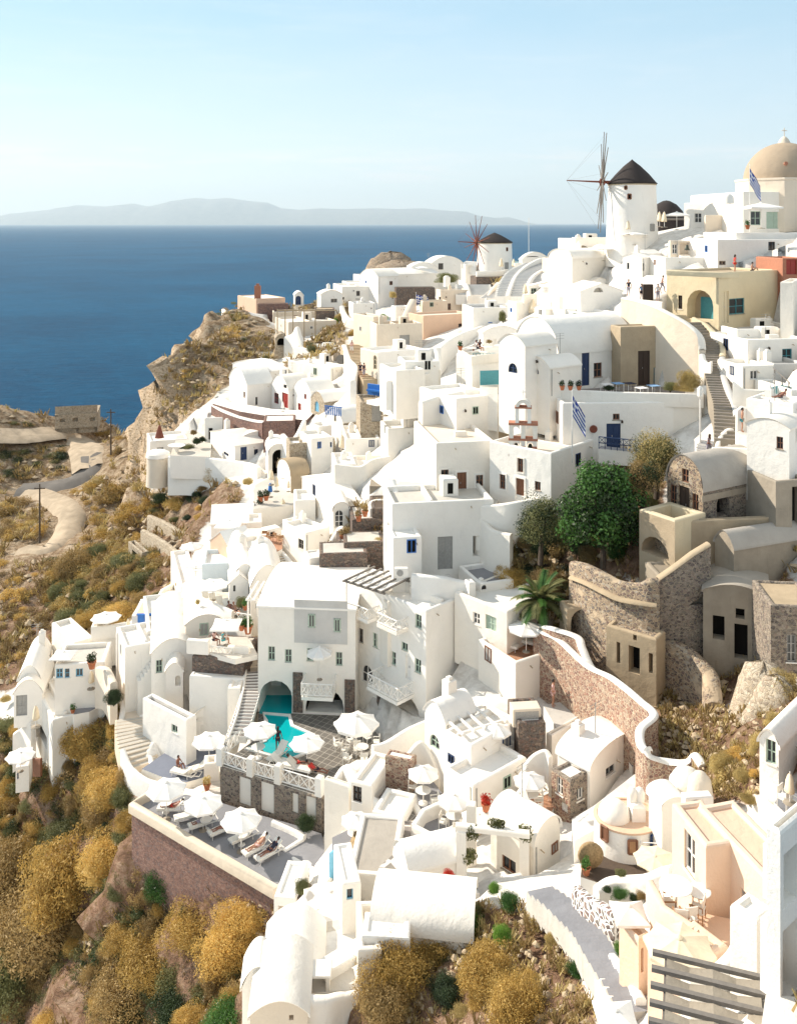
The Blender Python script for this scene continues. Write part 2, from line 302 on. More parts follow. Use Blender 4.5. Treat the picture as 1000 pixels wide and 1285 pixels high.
def build_terrain():
    xs=np.arange(-125,85,.75); ys=np.arange(14,275,.75); Xg,Yg=np.meshgrid(xs,ys); Z=terr(Xg,Yg)
    px=Xg/Yg*F+CX; py=-Z/Yg*F+CY
    w=np.zeros(Z.shape)
    for pl in WILD: w=np.maximum(w,inpoly(px+vnoise(Xg,Yg,2.5,3)*10,py+vnoise(Xg,Yg,2.5,4)*10,pl))
    w=np.where((Yg>205)|(Xg<-100),1,w)
    for _ in range(3):
        q=np.pad(w,1,mode='edge'); w=(q[1:-1,1:-1]*2+q[:-2,1:-1]+q[2:,1:-1]+q[1:-1,:-2]+q[1:-1,2:])/6
    gy,gx=np.gradient(Z,.75); sl=np.clip(np.hypot(gx,gy)-.5,0,2.2)
    rough=(.35+sl*1.7)*w+.08*(1-w)
    nz=vnoise(Xg,Yg,7,1)*1.6+vnoise(Xg,Yg,3.1,2)*1.1+vnoise(Xg,Yg,1.5,5)*.8
    far=np.clip((Yg-60)/60,.6,1.6)
    Z=Z+nz*rough*far-.25-.55*(1-w)
    for pl,zz,mg in CARVE:
        c=np.mean(pl,0); P2=[((a-c[0]),(b-c[1])) for a,b in pl]; P2=[(c[0]+a*(1+mg/max(.5,math.hypot(a,b))),c[1]+b*(1+mg/max(.5,math.hypot(a,b)))) for a,b in P2]
        a=np.array(P2); i0,i1=np.searchsorted(xs,[a[:,0].min(),a[:,0].max()]); j0,j1=np.searchsorted(ys,[a[:,1].min(),a[:,1].max()])
        if i1<=i0 or j1<=j0: continue
        sub=(slice(j0,j1),slice(i0,i1)); m_=inpoly(Xg[sub],Yg[sub],P2); Z[sub]=np.where(m_,np.minimum(Z[sub],zz),Z[sub])
    Xd=Xg+vnoise(Z*1.3,Yg,2.4,8)*rough*1.6; 
    V=np.stack([Xd.ravel(),Yg.ravel(),Z.ravel()],1); ny,nx=Z.shape
    i=(np.arange(ny-1)[:,None]*nx+np.arange(nx-1)[None]).ravel(); Fc=np.stack([i,i+1,i+nx+1,i+nx],1)
    me=bpy.data.meshes.new('hillside'); me.vertices.add(len(V)); me.vertices.foreach_set('co',V.ravel().astype(np.float32))
    me.loops.add(Fc.size); me.loops.foreach_set('vertex_index',Fc.ravel().astype(np.int32)); me.polygons.add(len(Fc)); me.polygons.foreach_set('loop_start',(np.arange(len(Fc))*4).astype(np.int32))
    me.polygons.foreach_set('use_smooth',np.ones(len(Fc),bool)); me.update(); me.validate()
    at=me.attributes.new('wild','FLOAT','POINT'); at.data.foreach_set('value',w.ravel().astype(np.float32))
    o=bpy.data.objects.new('hillside',me); COL.objects.link(o); tag(o,'steep rocky hillside of tan and brown volcanic earth under the white town',kind='structure')
    m,nt,b=newmat('hillside'); p=pos(nt)
    ge=nt.nodes.new('ShaderNodeNewGeometry'); sx=nt.nodes.new('ShaderNodeSeparateXYZ'); nt.links.new(ge.outputs['True Normal'],sx.inputs[0])
    n1=noise(nt,p,.16,6,.65); n2=noise(nt,p,.9,6,.7,.4); n3=noise(nt,pos(nt,(1,1,2.5)),2.3,5,.7)
    soil=ramp(nt,n2,[(.28,(.10,.065,.04)),(.45,(.27,.19,.12)),(.62,(.44,.35,.25)),(.8,(.56,.47,.35))])
    red=ramp(nt,n2,[(.3,(.06,.03,.022)),(.5,(.20,.10,.065)),(.75,(.38,.25,.17))])
    sp=nt.nodes.new('ShaderNodeSeparateXYZ'); nt.links.new(p,sp.inputs[0])
    # the lower western slope is red-brown cinder, the headland pale tan rock
    fl=ramp(nt,mth(nt,'ADD',mth(nt,'DIVIDE',sp.outputs[1],200.),mth(nt,'MULTIPLY',n1,.35)),[(.70,(1,1,1)),(.86,(0,0,0))])
    c=mix(nt,fl,soil,mix(nt,.35,red,soil))
    rock=ramp(nt,n3,[(.3,(.30,.21,.14)),(.5,(.56,.43,.30)),(.7,(.68,.56,.42))])
    st=ramp(nt,sx.outputs[2],[(.35,(1,1,1)),(.6,(0,0,0))]); st2=mix(nt,fl,st,(0,0,0)); c=mix(nt,st2,c,rock)
    c=mix(nt,mth(nt,'MULTIPLY',ramp(nt,noise(nt,p,3.1,3,.6),[(.56,(0,0,0)),(.64,(1,1,1))]),.8),c,(.16,.105,.045))
    wn=nt.nodes.new('ShaderNodeAttribute'); wn.attribute_name='wild'
    town=ramp(nt,n2,[(.3,(.50,.46,.41)),(.6,(.76,.73,.68))])
    c=mix(nt,ramp(nt,mth(nt,'ADD',wn.outputs['Fac'],mth(nt,'MULTIPLY',mth(nt,'SUBTRACT',n2,.5),1.1)),[(.42,(0,0,0)),(.54,(1,1,1))]),town,c)
    nt.links.new(c,b.inputs['Base Color']); b.inputs['Roughness'].default_value=1; b.inputs['Specular IOR Level'].default_value=.1
    bump(nt,b,mth(nt,'MULTIPLY',mth(nt,'ADD',n2,mth(nt,'MULTIPLY',n3,.7)),mth(nt,'ADD',mth(nt,'MULTIPLY',wn.outputs['Fac'],.9),.1)),1.0,.35)
    me.materials.append(m); return o
CARVE=[]
ROADP=[]
def onroad(x,y): return any((x-a)**2+4*(y-b)**2<c*c for a,b,c in ROADP)
def ribbon(name,label,pts,w,mat,kind='structure',lift=.4):
    P3=[]
    for px,py in crom(pts,8):
        Y=march(px,py); ROADP.append((px,py,(w[0] if isinstance(w,tuple) else w)*.62/Y*F)); P3.append(Vector(((px-CX)/F*Y,Y,0)))
    b=MB(); vs=[]; k=len(P3)
    for i,p in enumerate(P3):
        d=(P3[min(i+1,k-1)]-P3[max(i-1,0)]); d.z=0; d.normalize(); nrm=Vector((-d.y,d.x,0))
        ww=w[0]+(w[1]-w[0])*i/(k-1) if isinstance(w,tuple) else w
        for t in (-1,-.5,0,.5,1):
            q=p+nrm*t*ww/2; z=float(terr(np.array([q.x]),np.array([q.y]))[0]); zc=float(terr(np.array([p.x]),np.array([p.y]))[0])
            vs.append((q.x,q.y,max(z,zc)*.5+.5*max(z,zc)+lift-(.9 if abs(t)==1 else 0)))
    fs=[(i*5+j,i*5+j+1,(i+1)*5+j+1,(i+1)*5+j) for i in range(k-1) for j in range(4)]
    b.add(vs,fs); o=b.build(name,mat,smooth=True); return tag(o,label,kind=kind)

# sea, islands
def setting():
    m,nt,b=newmat('sea_water'); p=pos(nt)
    n=noise(nt,pos(nt,(1,2.2,1)),.05,8,.72,.3); n2=noise(nt,pos(nt,(1,2.2,1)),.16,5,.7); big=noise(nt,p,.0022,4,.6)
    c=mix(nt,ramp(nt,n,[(.35,(.004,.055,.15)),(.7,(.012,.11,.24))]),ramp(nt,big,[(.3,(.003,.045,.13)),(.7,(.015,.13,.27))]),(0.5,.5,.5)) if False else mix(nt,.5,ramp(nt,n,[(.35,(.001,.036,.095)),(.7,(.004,.125,.24))]),ramp(nt,big,[(.3,(.001,.040,.10)),(.7,(.004,.12,.235))]))
    c=mix(nt,ramp(nt,n2,[(.3,(.0,.0,.0)),(.5,(.5,.5,.5)),(.7,(1,1,1))]),mix(nt,1.0,c,(.62,.68,.74),'MULTIPLY'),c)
    c=mix(nt,ramp(nt,n2,[(.64,(0,0,0)),(.74,(.7,.7,.7))]),c,(.22,.36,.46))
    nt.links.new(c,b.inputs['Base Color']); b.inputs['Roughness'].default_value=.38; b.inputs['Specular IOR Level'].default_value=.03; b.inputs['IOR'].default_value=1.33
    bump(nt,b,mth(nt,'ADD',n,mth(nt,'MULTIPLY',n2,.35)),1.0,2.2)
    b2=MB(); b2.add([(-200000,-20000,SEA),(200000,-20000,SEA),(200000,190000,SEA),(-200000,190000,SEA)],[(0,1,2,3)])
    tag(b2.build('sea','sea_water'),'deep blue open sea reaching to the horizon',kind='structure')
    m,nt,b=newmat('island_rock'); n=noise(nt,pos(nt),.0012,6,.7); nt.links.new(ramp(nt,n,[(.3,(.10,.09,.075)),(.7,(.25,.22,.18))]),b.inputs['Base Color']); b.inputs['Roughness'].default_value=1
    def island(prof,Y,depth,label):
        xs=np.linspace(prof[0][0],prof[-1][0],160); hs=np.interp(xs,[q[0] for q in prof],[q[1] for q in prof]); r=np.random.default_rng(5)
        vs=[]; nr=14
        for j in range(nr):
            t=j/(nr-1); s=math.sin(PI*min(1,t*1.0))**.7 if 0<t<1 else 0
            for i,x in enumerate(xs):
                h=max(hs[i],0)*(s if j!=nr//2 else 1)*Y/F; h*=1-.22*abs(vnoise(np.array(x*7.),np.array(j*9.),30,6))*2*(j!=nr//2)
                vs.append(((x-CX)/F*Y,Y+(t-.5)*depth,SEA-5+h))
        k=160; mb=MB(); mb.add(vs,[(j*k+i,j*k+i+1,(j+1)*k+i+1,(j+1)*k+i) for j in range(nr-1) for i in range(k-1)])
        o=mb.build('island','island_rock',smooth=True); tag(o,label,kind='structure')
    s=[(-250,1),(-120,10),(-20,4),(20,12),(60,16),(95,22),(130,20),(165,24),(185,20),(215,27),(245,31),(262,29),(285,31),(310,27),(335,25),(352,18),(375,16),(400,18),(430,17),(470,18),(500,17),(530,18),(560,15),(585,14),(600,9),(622,6),(640,7),(662,0)]
    island([(a,b*1.02+2.5) for a,b in s],110000,16000,'long hazy blue mountain island low on the horizon')
setting()
# world, sun, camera
SUN_EL=30.; to_sun=Vector((-.90,.44,0)).normalized()*math.cos(R(SUN_EL)); to_sun.z=math.sin(R(SUN_EL))
w=bpy.data.worlds.new('World'); scene.world=w; w.use_nodes=True; nt=w.node_tree; nt.nodes.clear()
sky=nt.nodes.new('ShaderNodeTexSky'); sky.sky_type='NISHITA'; sky.sun_disc=False; sky.sun_elevation=R(SUN_EL)
sky.sun_rotation=math.atan2(to_sun.x,to_sun.y); sky.altitude=100; sky.air_density=1.0; sky.dust_density=.25; sky.ozone_density=1.2
tc=nt.nodes.new('ShaderNodeTexCoord'); sp=nt.nodes.new('ShaderNodeSeparateXYZ'); nt.links.new(tc.outputs['Generated'],sp.inputs[0])
mp=nt.nodes.new('ShaderNodeMapping'); mp.inputs['Scale'].default_value=(3,3,26); nt.links.new(tc.outputs['Generated'],mp.inputs[0])
cn=noise(nt,mp.outputs[0],2.2,7,.62,.3)
mp2=nt.nodes.new('ShaderNodeMapping'); mp2.inputs['Scale'].default_value=(1.2,1.2,5); nt.links.new(tc.outputs['Generated'],mp2.inputs[0]); cn2=noise(nt,mp2.outputs[0],2.0,6,.6,.5)
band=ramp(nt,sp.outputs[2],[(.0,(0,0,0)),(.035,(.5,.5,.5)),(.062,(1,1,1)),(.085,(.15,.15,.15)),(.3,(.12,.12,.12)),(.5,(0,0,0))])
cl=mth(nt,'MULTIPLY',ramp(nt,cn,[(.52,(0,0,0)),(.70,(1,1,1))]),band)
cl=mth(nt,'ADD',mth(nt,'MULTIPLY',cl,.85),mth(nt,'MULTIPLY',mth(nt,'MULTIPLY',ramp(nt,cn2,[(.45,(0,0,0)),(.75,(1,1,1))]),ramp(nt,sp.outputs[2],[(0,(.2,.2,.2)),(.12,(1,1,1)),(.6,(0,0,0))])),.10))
grad=ramp(nt,sp.outputs[2],[(0,(3.6,3.75,3.8)),(.08,(2.85,3.4,3.7)),(.22,(1.75,2.8,3.4)),(.38,(2.8,3.2,3.4)),(1,(3.4,3.5,3.4))])  # stops above the view are whitened and raised, an added fill for shaded walls
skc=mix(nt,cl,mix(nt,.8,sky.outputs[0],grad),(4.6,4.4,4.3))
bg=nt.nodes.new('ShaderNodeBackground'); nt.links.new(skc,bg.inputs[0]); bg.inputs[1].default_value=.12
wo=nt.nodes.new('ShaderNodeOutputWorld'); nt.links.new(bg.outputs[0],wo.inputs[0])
sl=bpy.data.lights.new('sun','SUN'); sl.energy=3.6; sl.angle=R(.5); sl.color=(1,.91,.78)
so=bpy.data.objects.new('sun',sl); COL.objects.link(so); so.rotation_euler=to_sun.to_track_quat('Z','Y').to_euler()
cd=bpy.data.cameras.new('camera'); cam=bpy.data.objects.new('camera',cd); COL.objects.link(cam); cam.location=EYE; cam.rotation_euler=(PI/2,0,0)
cd.sensor_fit='HORIZONTAL'; cd.sensor_width=36; cd.lens=36*F/1000; cd.shift_x=0; cd.shift_y=-(642.5-CY)/1000; cd.clip_start=.5; cd.clip_end=300000; scene.camera=cam
scene.view_settings.view_transform='Standard'; scene.view_settings.look='None'; scene.view_settings.exposure=1.1; scene.view_settings.gamma=1
scene.cycles.max_bounces=8; scene.cycles.diffuse_bounces=6; scene.cycles.volume_bounces=0; scene.cycles.use_denoising=True
try: scene.cycles.denoiser='OPENIMAGEDENOISE'
except Exception: pass
def haze():
    m=bpy.data.materials.new('haze'); m.use_nodes=True; nt=m.node_tree; nt.nodes.clear(); o=nt.nodes.new('ShaderNodeOutputMaterial')
    v=nt.nodes.new('ShaderNodeVolumePrincipled'); v.inputs['Color'].default_value=(.74,.89,1,1); v.inputs['Density'].default_value=HAZE; v.inputs['Anisotropy'].default_value=0.2
    nt.links.new(v.outputs[0],o.inputs['Volume']); MATS['haze']=m
    b=MB(); b.box((-110000,-400,SEA-1),(110000,125000,4200)); tag(b.build('haze','haze'),'pale blue sea haze fading the far island','haze',kind='stuff')
HAZE=1.4e-5
haze()
# ------------------------------------------------------------------ building library
def solve(P0,d,px):
    """length along horizontal direction d from P0 until the photo column px"""
    k=(px-CX)/F; den=d.x-k*d.y
    return (k*P0.y-P0.x)/den if abs(den)>1e-6 else 5.0
def prof(kind,s,rise):
    s=min(1,max(0,s))
    if kind=='vault': return rise*math.sqrt(max(0,1-(2*s-1)**2))
    if kind=='arc': return rise*(1-(2*s-1)**2)
    if kind=='gable': return rise*(1-abs(2*s-1))
    return 0
def hole_arc(h,n=8):
    """outline of an arched hole from left spring over the top to right spring"""
    t0,t1,z0,z1=h['t0'],h['t1'],h['z0'],h['z1']; r=(t1-t0)/2; zs=max(z0,z1-r); rr=z1-zs
    return [((t0+t1)/2-r*math.cos(PI*i/n),zs+rr*math.sin(PI*i/n)) for i in range(n+1)]
def wallface(mb,O,d,nrm,L,z0,top,holes,m=0,ts=None):
    O=Vector(O); d=Vector(d); nrm=Vector(nrm)
    T=sorted(set([0,L]+(ts or [])+[round(h[k],4) for h in holes for k in ('t0','t1')])); T=[t for t in T if -1e-6<=t<=L+1e-6]
    Zs=sorted(set([z0,max(top(t) for t in T)]+[round(h[k],4) for h in holes for k in ('z0','z1')])); Zs=[z for z in Zs if z>=z0]
    flip=d.cross(Vector((0,0,1))).dot(nrm)<0
    def q(ps): mb.add(ps if not flip else ps[::-1],[tuple(range(len(ps)))],m)
    pt=lambda t,z,dep=0: O+d*t+Vector((0,0,z))-nrm*dep
    for i in range(len(T)-1):
        a,b=T[i],T[i+1]
        if b-a<1e-4: continue
        ta,tb=top(a),top(b)
        for j in range(len(Zs)-1):
            u,v=Zs[j],Zs[j+1]
            if v-u<1e-4: continue
            c=((a+b)/2,(u+v)/2)
            if any(h['t0']<c[0]<h['t1'] and h['z0']<c[1]<h['z1'] for h in holes): continue
            ps=[(a,min(u,ta)),(b,min(u,tb)),(b,min(v,tb)),(a,min(v,ta))]
            if ps[0]==ps[3] and ps[1]==ps[2]: continue
            if abs(ps[0][1]-ps[3][1])<1e-6: ps=ps[:3]
            elif abs(ps[1][1]-ps[2][1])<1e-6: ps=[ps[0],ps[1],ps[3]]
            q([pt(*p) for p in ps])
    for h in holes:
        dp=h['dep']; t0,t1,u,v=h['t0'],h['t1'],h['z0'],h['z1']
        if h['arch']:
            A=hole_arc(h); ol=[(t0,u)]+A+[(t1,u)]
            for i in range(len(A)-1):
                cx_=t0 if (A[i][0]+A[i+1][0])/2<(t0+t1)/2 else t1
                q([pt(cx_,v),pt(*A[i]),pt(*A[i+1])] if False else [pt(*A[i]),pt(*A[i+1]),pt(cx_,v)])
            mid=len(A)//2; q([pt(*A[mid]),pt(t1,v),pt(t0,v)] if False else [pt(A[mid][0],A[mid][1]),pt(t1,v-1e-4),pt(t0,v-1e-4)])
        else: ol=[(t0,u),(t0,v),(t1,v),(t1,u)]
        ol2=ol+[ol[0]]
        for i in range(len(ol2)-1):
            a,b=ol2[i],ol2[i+1]; q([pt(*a),pt(*b),pt(*b,dp),pt(*a,dp)])
def opening(root,O,d,nrm,h,typ,mat,label=None):
    O=Vector(O); d=Vector(d); nrm=Vector(nrm); dp=h['dep']; t0,t1,u,v=h['t0'],h['t1'],h['z0'],h['z1']
    flip=d.cross(Vector((0,0,1))).dot(nrm)<0
    pt=lambda t,z,e: O+d*t+Vector((0,0,z))-nrm*e
    ol=([(t0,u)]+hole_arc(h)+[(t1,u)]) if h['arch'] else [(t0,u),(t0,v),(t1,v),(t1,u)]
    k=typ[0]
    def panel(mb,ol,e,m=0): mb.add([pt(*p,e) for p in (ol[::-1] if not flip else ol)],[tuple(range(len(ol)))],m)
    def bar2(mb,a,b,wd,e0,e1,m=0):
        a=Vector(a); b=Vector(b); dd=(b-a); 
        if dd.length<1e-5: return
        dd.normalize(); n=Vector((-dd.y,dd.x))*wd/2
        c=[a-n,b-n,b+n,a+n]; vs=[pt(x.x,x.y,e0) for x in c]+[pt(x.x,x.y,e1) for x in c]
        mb.add(vs,[(0,1,2,3),(7,6,5,4),(0,4,5,1),(1,5,6,2),(2,6,7,3),(3,7,4,0)],m)
    w_=t1-t0; hh=v-u
    if k=='n':
        mb=MB(); panel(mb,ol,dp-.003); o=mb.build('recess',mat,root); c=(t0+t1)/2; f=MB(); q=w_*.24; zt=u+hh*.72
        dl=[(c-q,u),(c-q,zt),(c+q,zt),(c+q,u)]; panel(f,dl,dp-.05)
        for a,b in zip(dl,dl[1:]): bar2(f,a,b,.10,dp-.10,dp-.01)
        f.build('door','teal' if label is None else label,o)
        return o
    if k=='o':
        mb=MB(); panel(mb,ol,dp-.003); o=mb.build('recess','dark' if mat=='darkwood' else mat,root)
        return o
    e=dp-.02
    if k=='w':
        f=MB(); fw=min(.07,w_*.12)
        cl=ol+[ol[0]]
        for i in range(len(cl)-1): bar2(f,cl[i],cl[i+1],fw*2,e-.06,e,0)
        cx_=(t0+t1)/2
        if w_>.45: bar2(f,(cx_,u),(cx_,v),fw,e-.05,e)
        if hh>.8:
            for z in ((u+v)/2,) if hh<1.6 else (u+hh*.33,u+hh*.66): bar2(f,(t0,z),(t1,z),fw*.8,e-.045,e)
        o=f.build('window',mat,root); g=MB(); panel(g,ol,e+.012); g.build('pane','glass',o)
        if hh>.5 and w_>.4 and not h['arch']:
            s=MB(); a=pt(t0-.06,u-.07,0); 
            bar2(s,(t0-.07,u-.03),(t1+.07,u-.03),.06,-.06,.02); s.build('sill','white' if mat not in('teal','brownwood') else 'cement',o)
    else:
        f=MB(); panel(f,ol,e); cl=ol+[ol[0]]
        for i in range(len(cl)-1): bar2(f,cl[i],cl[i+1],.12,e-.05,e)
        if w_>.7: bar2(f,((t0+t1)/2,u),((t0+t1)/2,v-.1),.04,e-.04,e)
        if not h['arch']: bar2(f,(t0,u+hh*.45),(t1,u+hh*.45),.08,e-.035,e)
        o=f.build('door' if hh>1.5 else 'shutter',mat,root)
        if hh>1.5 and w_>.55:
            g=MB(); c=pt(t0+w_*.4,u+hh*.48,e-.07); g.bar(c,c+Vector((0,0,.16)),.025); g.build('handle','metal',o)
    if label: o['label']=label
    return o
HID=[0]
def house(label,pl,pc,pr,pt_,pb,a=25,Y=None,roof='flat',axis='u',rise=None,mat='white',rmat=None,op=(),par=.35,ext=3.5,d=None,cat='house',name='house',group=None,fmats=None,th=.32,off=0,lipm=.0):
    """a building from photo columns: left edge pl, nearest corner pc, right edge pr, wall top pt_ and foot pb at the nearest corner"""
    pl,pc,pr=X(pl),X(pc),X(pr); pt_,pb=Yp(pt_),Yp(pb); a=R(a)
    if Y is None: Y=march(pc,pb)+off
    P0=P(pc,pb,Y); u=Vector((math.cos(a),math.sin(a),0)); v=Vector((-math.sin(a),math.cos(a),0))
    lu=solve(P0,u,pr) if pr>pc+.5 else (d or 5); lv=solve(P0,v,pl) if pl<pc-.5 and d is None else (d or 5)
    if d is None and pl<pc-.5:
        mx=8 if Y<80 else 11; g=R(3)
        while (lv>mx or lv<0) and a<R(60): a+=g; u=Vector((math.cos(a),math.sin(a),0)); v=Vector((-math.sin(a),math.cos(a),0)); lv=solve(P0,v,pl); lu=solve(P0,u,pr) if pr>pc+.5 else 5
        lu=lu if 0<lu<16 else 6
    if lv<0 or lv>14: lv=6.
    if lu<0 or lu>60: lu=6.
    h=(pb-pt_)/F*Y
    root=empty(name,P0,a,label,cat,group); rmat=rmat or mat
    gable=None
    if roof in('vault','arc','gable'):
        span=lv if axis=='u' else lu
        rs=(rise*CT[2]/F*Y) if rise else span*(.42 if roof=='vault' else .25)
        if rs>span*.62: rs=span*.62
    else: rs=0
    def topU(t): return h+(prof(roof,t/lu,rs) if axis=='v' and rs else 0)
    def topV(t): return h+(prof(roof,t/lv,rs) if axis=='u' and rs else 0)
    hU,hV=[],[]; spec=[]
    for o in op:
        f,x0,y0,x1,y1,typ=o[:6]; mt=o[6] if len(o)>6 else 'darkwood'; lb=o[7] if len(o)>7 else None
        x0,x1,y0,y1=X(x0),X(x1),Yp(y0),Yp(y1); dd=u if f=='u' else v; L=lu if f=='u' else lv
        t0,t1=sorted((solve(P0,dd,x0),solve(P0,dd,x1))); 
        t0=max(.12,min(t0,L-.3)); t1=max(t0+.12,min(t1,L-.12)); yc=P0.y+dd.y*(t0+t1)/2
        za=-(y1-CY)/F*yc-P0.z; zb=-(y0-CY)/F*yc-P0.z
        za=max(za,.0 if (zb-za)>1.5 or za<.5 else za); dep=.16 if typ[0] not in 'on' else min(1.2,max(.5,(t1-t0)*.8))
        tp=topU if f=='u' else topV
        zb=min(zb,min(tp(t0),tp(t1),tp((t0+t1)/2))-.12)
        if zb-za<.15: continue
        hh=dict(t0=round(t0,4),t1=round(t1,4),z0=round(max(0.02,za),4),z1=round(zb,4),arch=len(typ)>1 and typ[1]=='a',dep=float(typ[2:]) if len(typ)>2 else dep)
        S=hU if f=='u' else hV
        if any(not(hh['t1']<=k['t0']+.0 or hh['t0']>=k['t1'] or hh['z1']<=k['z0'] or hh['z0']>=k['z1']) for k in S): continue
        S.append(hh); spec.append((f,hh,typ,mt,lb))
    c4=[P0,P0+u*lu,P0+u*lu+v*lv,P0+v*lv]; CARVE.append(([(q.x,q.y) for q in c4],P0.z-.35,.7)) if h>1 else None
    wall=MB(); cs=lambda L:[L*i/14 for i in range(15)] if rs else None
    tl=.10 if roof=='flat' else 0
    fm=fmats or {}
    mats=[mat]; 
    for k in fm.values():
        if k not in mats: mats.append(k)
    mi=lambda f: mats.index(fm[f]) if f in fm else 0
    tu=(lambda t:topU(t)-tl); tv=(lambda t:topV(t)-tl)
    wallface(wall,(0,0,0),(1,0,0),(0,-1,0),lu,-ext,tu,hU,mi('u'),cs(lu) if axis=='v' else None)
    wallface(wall,(0,0,0),(0,1,0),(-1,0,0),lv,-ext,tv,hV,mi('v'),cs(lv) if axis=='u' else None)
    wallface(wall,(0,lv,0),(1,0,0),(0,1,0),lu,-ext,tu,[],mi('u'),cs(lu) if axis=='v' else None)
    wallface(wall,(lu,0,0),(0,1,0),(1,0,0),lv,-ext,tv,[],mi('v'),cs(lv) if axis=='u' else None)
    if roof=='flat':
        th=min(th,lu*.3,lv*.3)
        def ring(e,z): return [(e,e,z),(lu-e,e,z),(lu-e,lv-e,z),(e,lv-e,z)]
        rr=[ring(0,h-tl),ring(.03,h-.03),ring(.10,h),ring(max(.11,th-.08),h),ring(th,h-.07),ring(th,h-par)]
        vs=[x for r_ in rr for x in r_]; wall.add(vs,[(j*4+i,j*4+(i+1)%4,(j+1)*4+(i+1)%4,(j+1)*4+i) for j in range(5) for i in range(4)],len(mats)-1 if lipm else 0)
        W=wall.build('wall',mats,root)
        r_=MB(); r_.add(ring(th-.01,h-par-.0),[(0,1,2,3)]); r_.build('roof',rmat,root)
    else:
        W=wall.build('wall',mats,root)
        r_=MB(); n=20; ov=.10; L=lu if axis=='u' else lv; span=lv if axis=='u' else lu; q=[]
        for i in range(n+1):
            if roof=='gable': s=i/n
            else: s=.5-.5*math.cos(PI*i/n)
            c=(s-.5)*(span+2*ov)+span/2; z=h+prof(roof,s,rs+.10)-.02*(1-1)
            q.append((c,z))
        q=[(q[0][0],h-.14)]+q+[(q[-1][0],h-.14)]; k=len(q)
        segs=4; vs=[]
        for j in range(segs+1):
            x=-ov+(L+2*ov)*j/segs
            for c,z in q: vs.append((x,c,z) if axis=='u' else (c,x,z))
        fs=[(j*k+i,(j+1)*k+i,(j+1)*k+i+1,j*k+i+1) if axis=='v' else (j*k+i+1,(j+1)*k+i+1,(j+1)*k+i,j*k+i) for j in range(segs) for i in range(k-1)]
        r_.add(vs,fs)
        for j in (0,segs):  # rim closing the overhang
            inner=[]
            for c,z in q:
                cc=min(max(c,.0),span); zz=z-.12 if z>h else z
                inner.append((cc,zz))
            x=-ov+(L+2*ov)*j/segs; xi=0 if j==0 else L
            A_=[(x,c,z) if axis=='u' else (c,x,z) for c,z in q]; B_=[(xi,c,z) if axis=='u' else (c,xi,z) for c,z in inner]
            r_.add(A_+B_,[(i,i+1,k+i+1,k+i) for i in range(k-1)])
        r_.build('roof',rmat,root,angle=50)
    for f,hh,typ,mt,lb in spec:
        if f=='u': opening(root,(0,0,0),(1,0,0),(0,-1,0),hh,typ,mt,lb)
        else: opening(root,(0,0,0),(0,1,0),(-1,0,0),hh,typ,mt,lb)
    rr=random.Random(label)
    if mat in('white','cream') and h>1.6 and lu>1.8 and lv>1.8 and ext>2.5:
        for f,S,L,O,dd,nn in (('u',hU,lu,(0,0,0),(1,0,0),(0,-1,0)),('v',hV,lv,(0,0,0),(0,1,0),(-1,0,0))):
            if not S and L>2.2 and rr.random()<.6:   # a little plain window set proud of the blank wall
                t=L*rr.uniform(.25,.7); z=h*rr.uniform(.45,.62); b=MB(); w_,h_=rr.choice(((.5,.6),(.6,.9),(.4,.4))); k=.05
                q=(lambda a,b_,c,d_,e:((a,-e,b_),(c,-.001,d_))) if f=='u' else (lambda a,b_,c,d_,e:((-e,a,b_),(-.001,c,d_)))
                for x in ((t-.07,z-.07,t,z+h_+.07),(t+w_,z-.07,t+w_+.07,z+h_+.07),(t,z+h_,t+w_,z+h_+.07),(t,z-.07,t+w_,z),(t+w_/2-.03,z,t+w_/2+.03,z+h_)): b.box(*q(*x,k))
                o=b.build('window',rr.choice(('whitewood','blue','sage','brownwood','navy')),root); b=MB(); b.box(*q(t,z,t+w_,z+h_,.02)); b.build('pane','dark' if rr.random()<.6 else 'greydoor',o)
        zt=h+rs*.6 if roof!='flat' else h-par
        if rr.random()<.55:
            x,y=lu*rr.uniform(.15,.85),lv*rr.uniform(.6,.92); s=rr.uniform(.22,.36); c=rr.uniform(.5,1.1)+(rs*.3); b=MB(); b.box((x-s,y-s,zt-rs*.6),(x+s,y+s,zt+c),bev=.05); b.box((x-s*.5,y-s*.5,zt+c),(x+s*.5,y+s*.5,zt+c+.2),bev=.05); b.build('chimney',mat,root)
        if roof=='flat' and lv>3 and lu>3:
            if rr.random()<.5: x=lu*rr.uniform(.35,.65); b=MB(); b.box((x-.12,.3,zt),(x+.12,lv-.3,zt+rr.uniform(.2,.5)),bev=.05); b.build('roof_curb',mat,root)
            if rr.random()<.35: x,y=lu*rr.uniform(.2,.7),lv*rr.uniform(.3,.6); b=MB(); b.box((x,y,zt),(x+1.1,y+.5,zt+.45),bev=.05); b.build('roof_bench',mat,root)
        if Y>62 and len(op)<4 and roof=='flat' and lv>3.2 and lu>3.2 and rr.random()<.45:
            x,y=lu*rr.uniform(.45,.62),lv*rr.uniform(.45,.6); a_,c_,g_=rr.uniform(1.2,1.9),rr.uniform(1,1.5),rr.uniform(.8,1.5); b=MB(); b.box((x,y,zt),(x+a_,y+c_,zt+g_),bev=.1); o=b.build('roof_room',mat,root); b=MB(); b.box((x+.4,y-.03,zt+.2),(x+.85,y-.001,zt+g_*.75)); b.build('opening','dark',o)
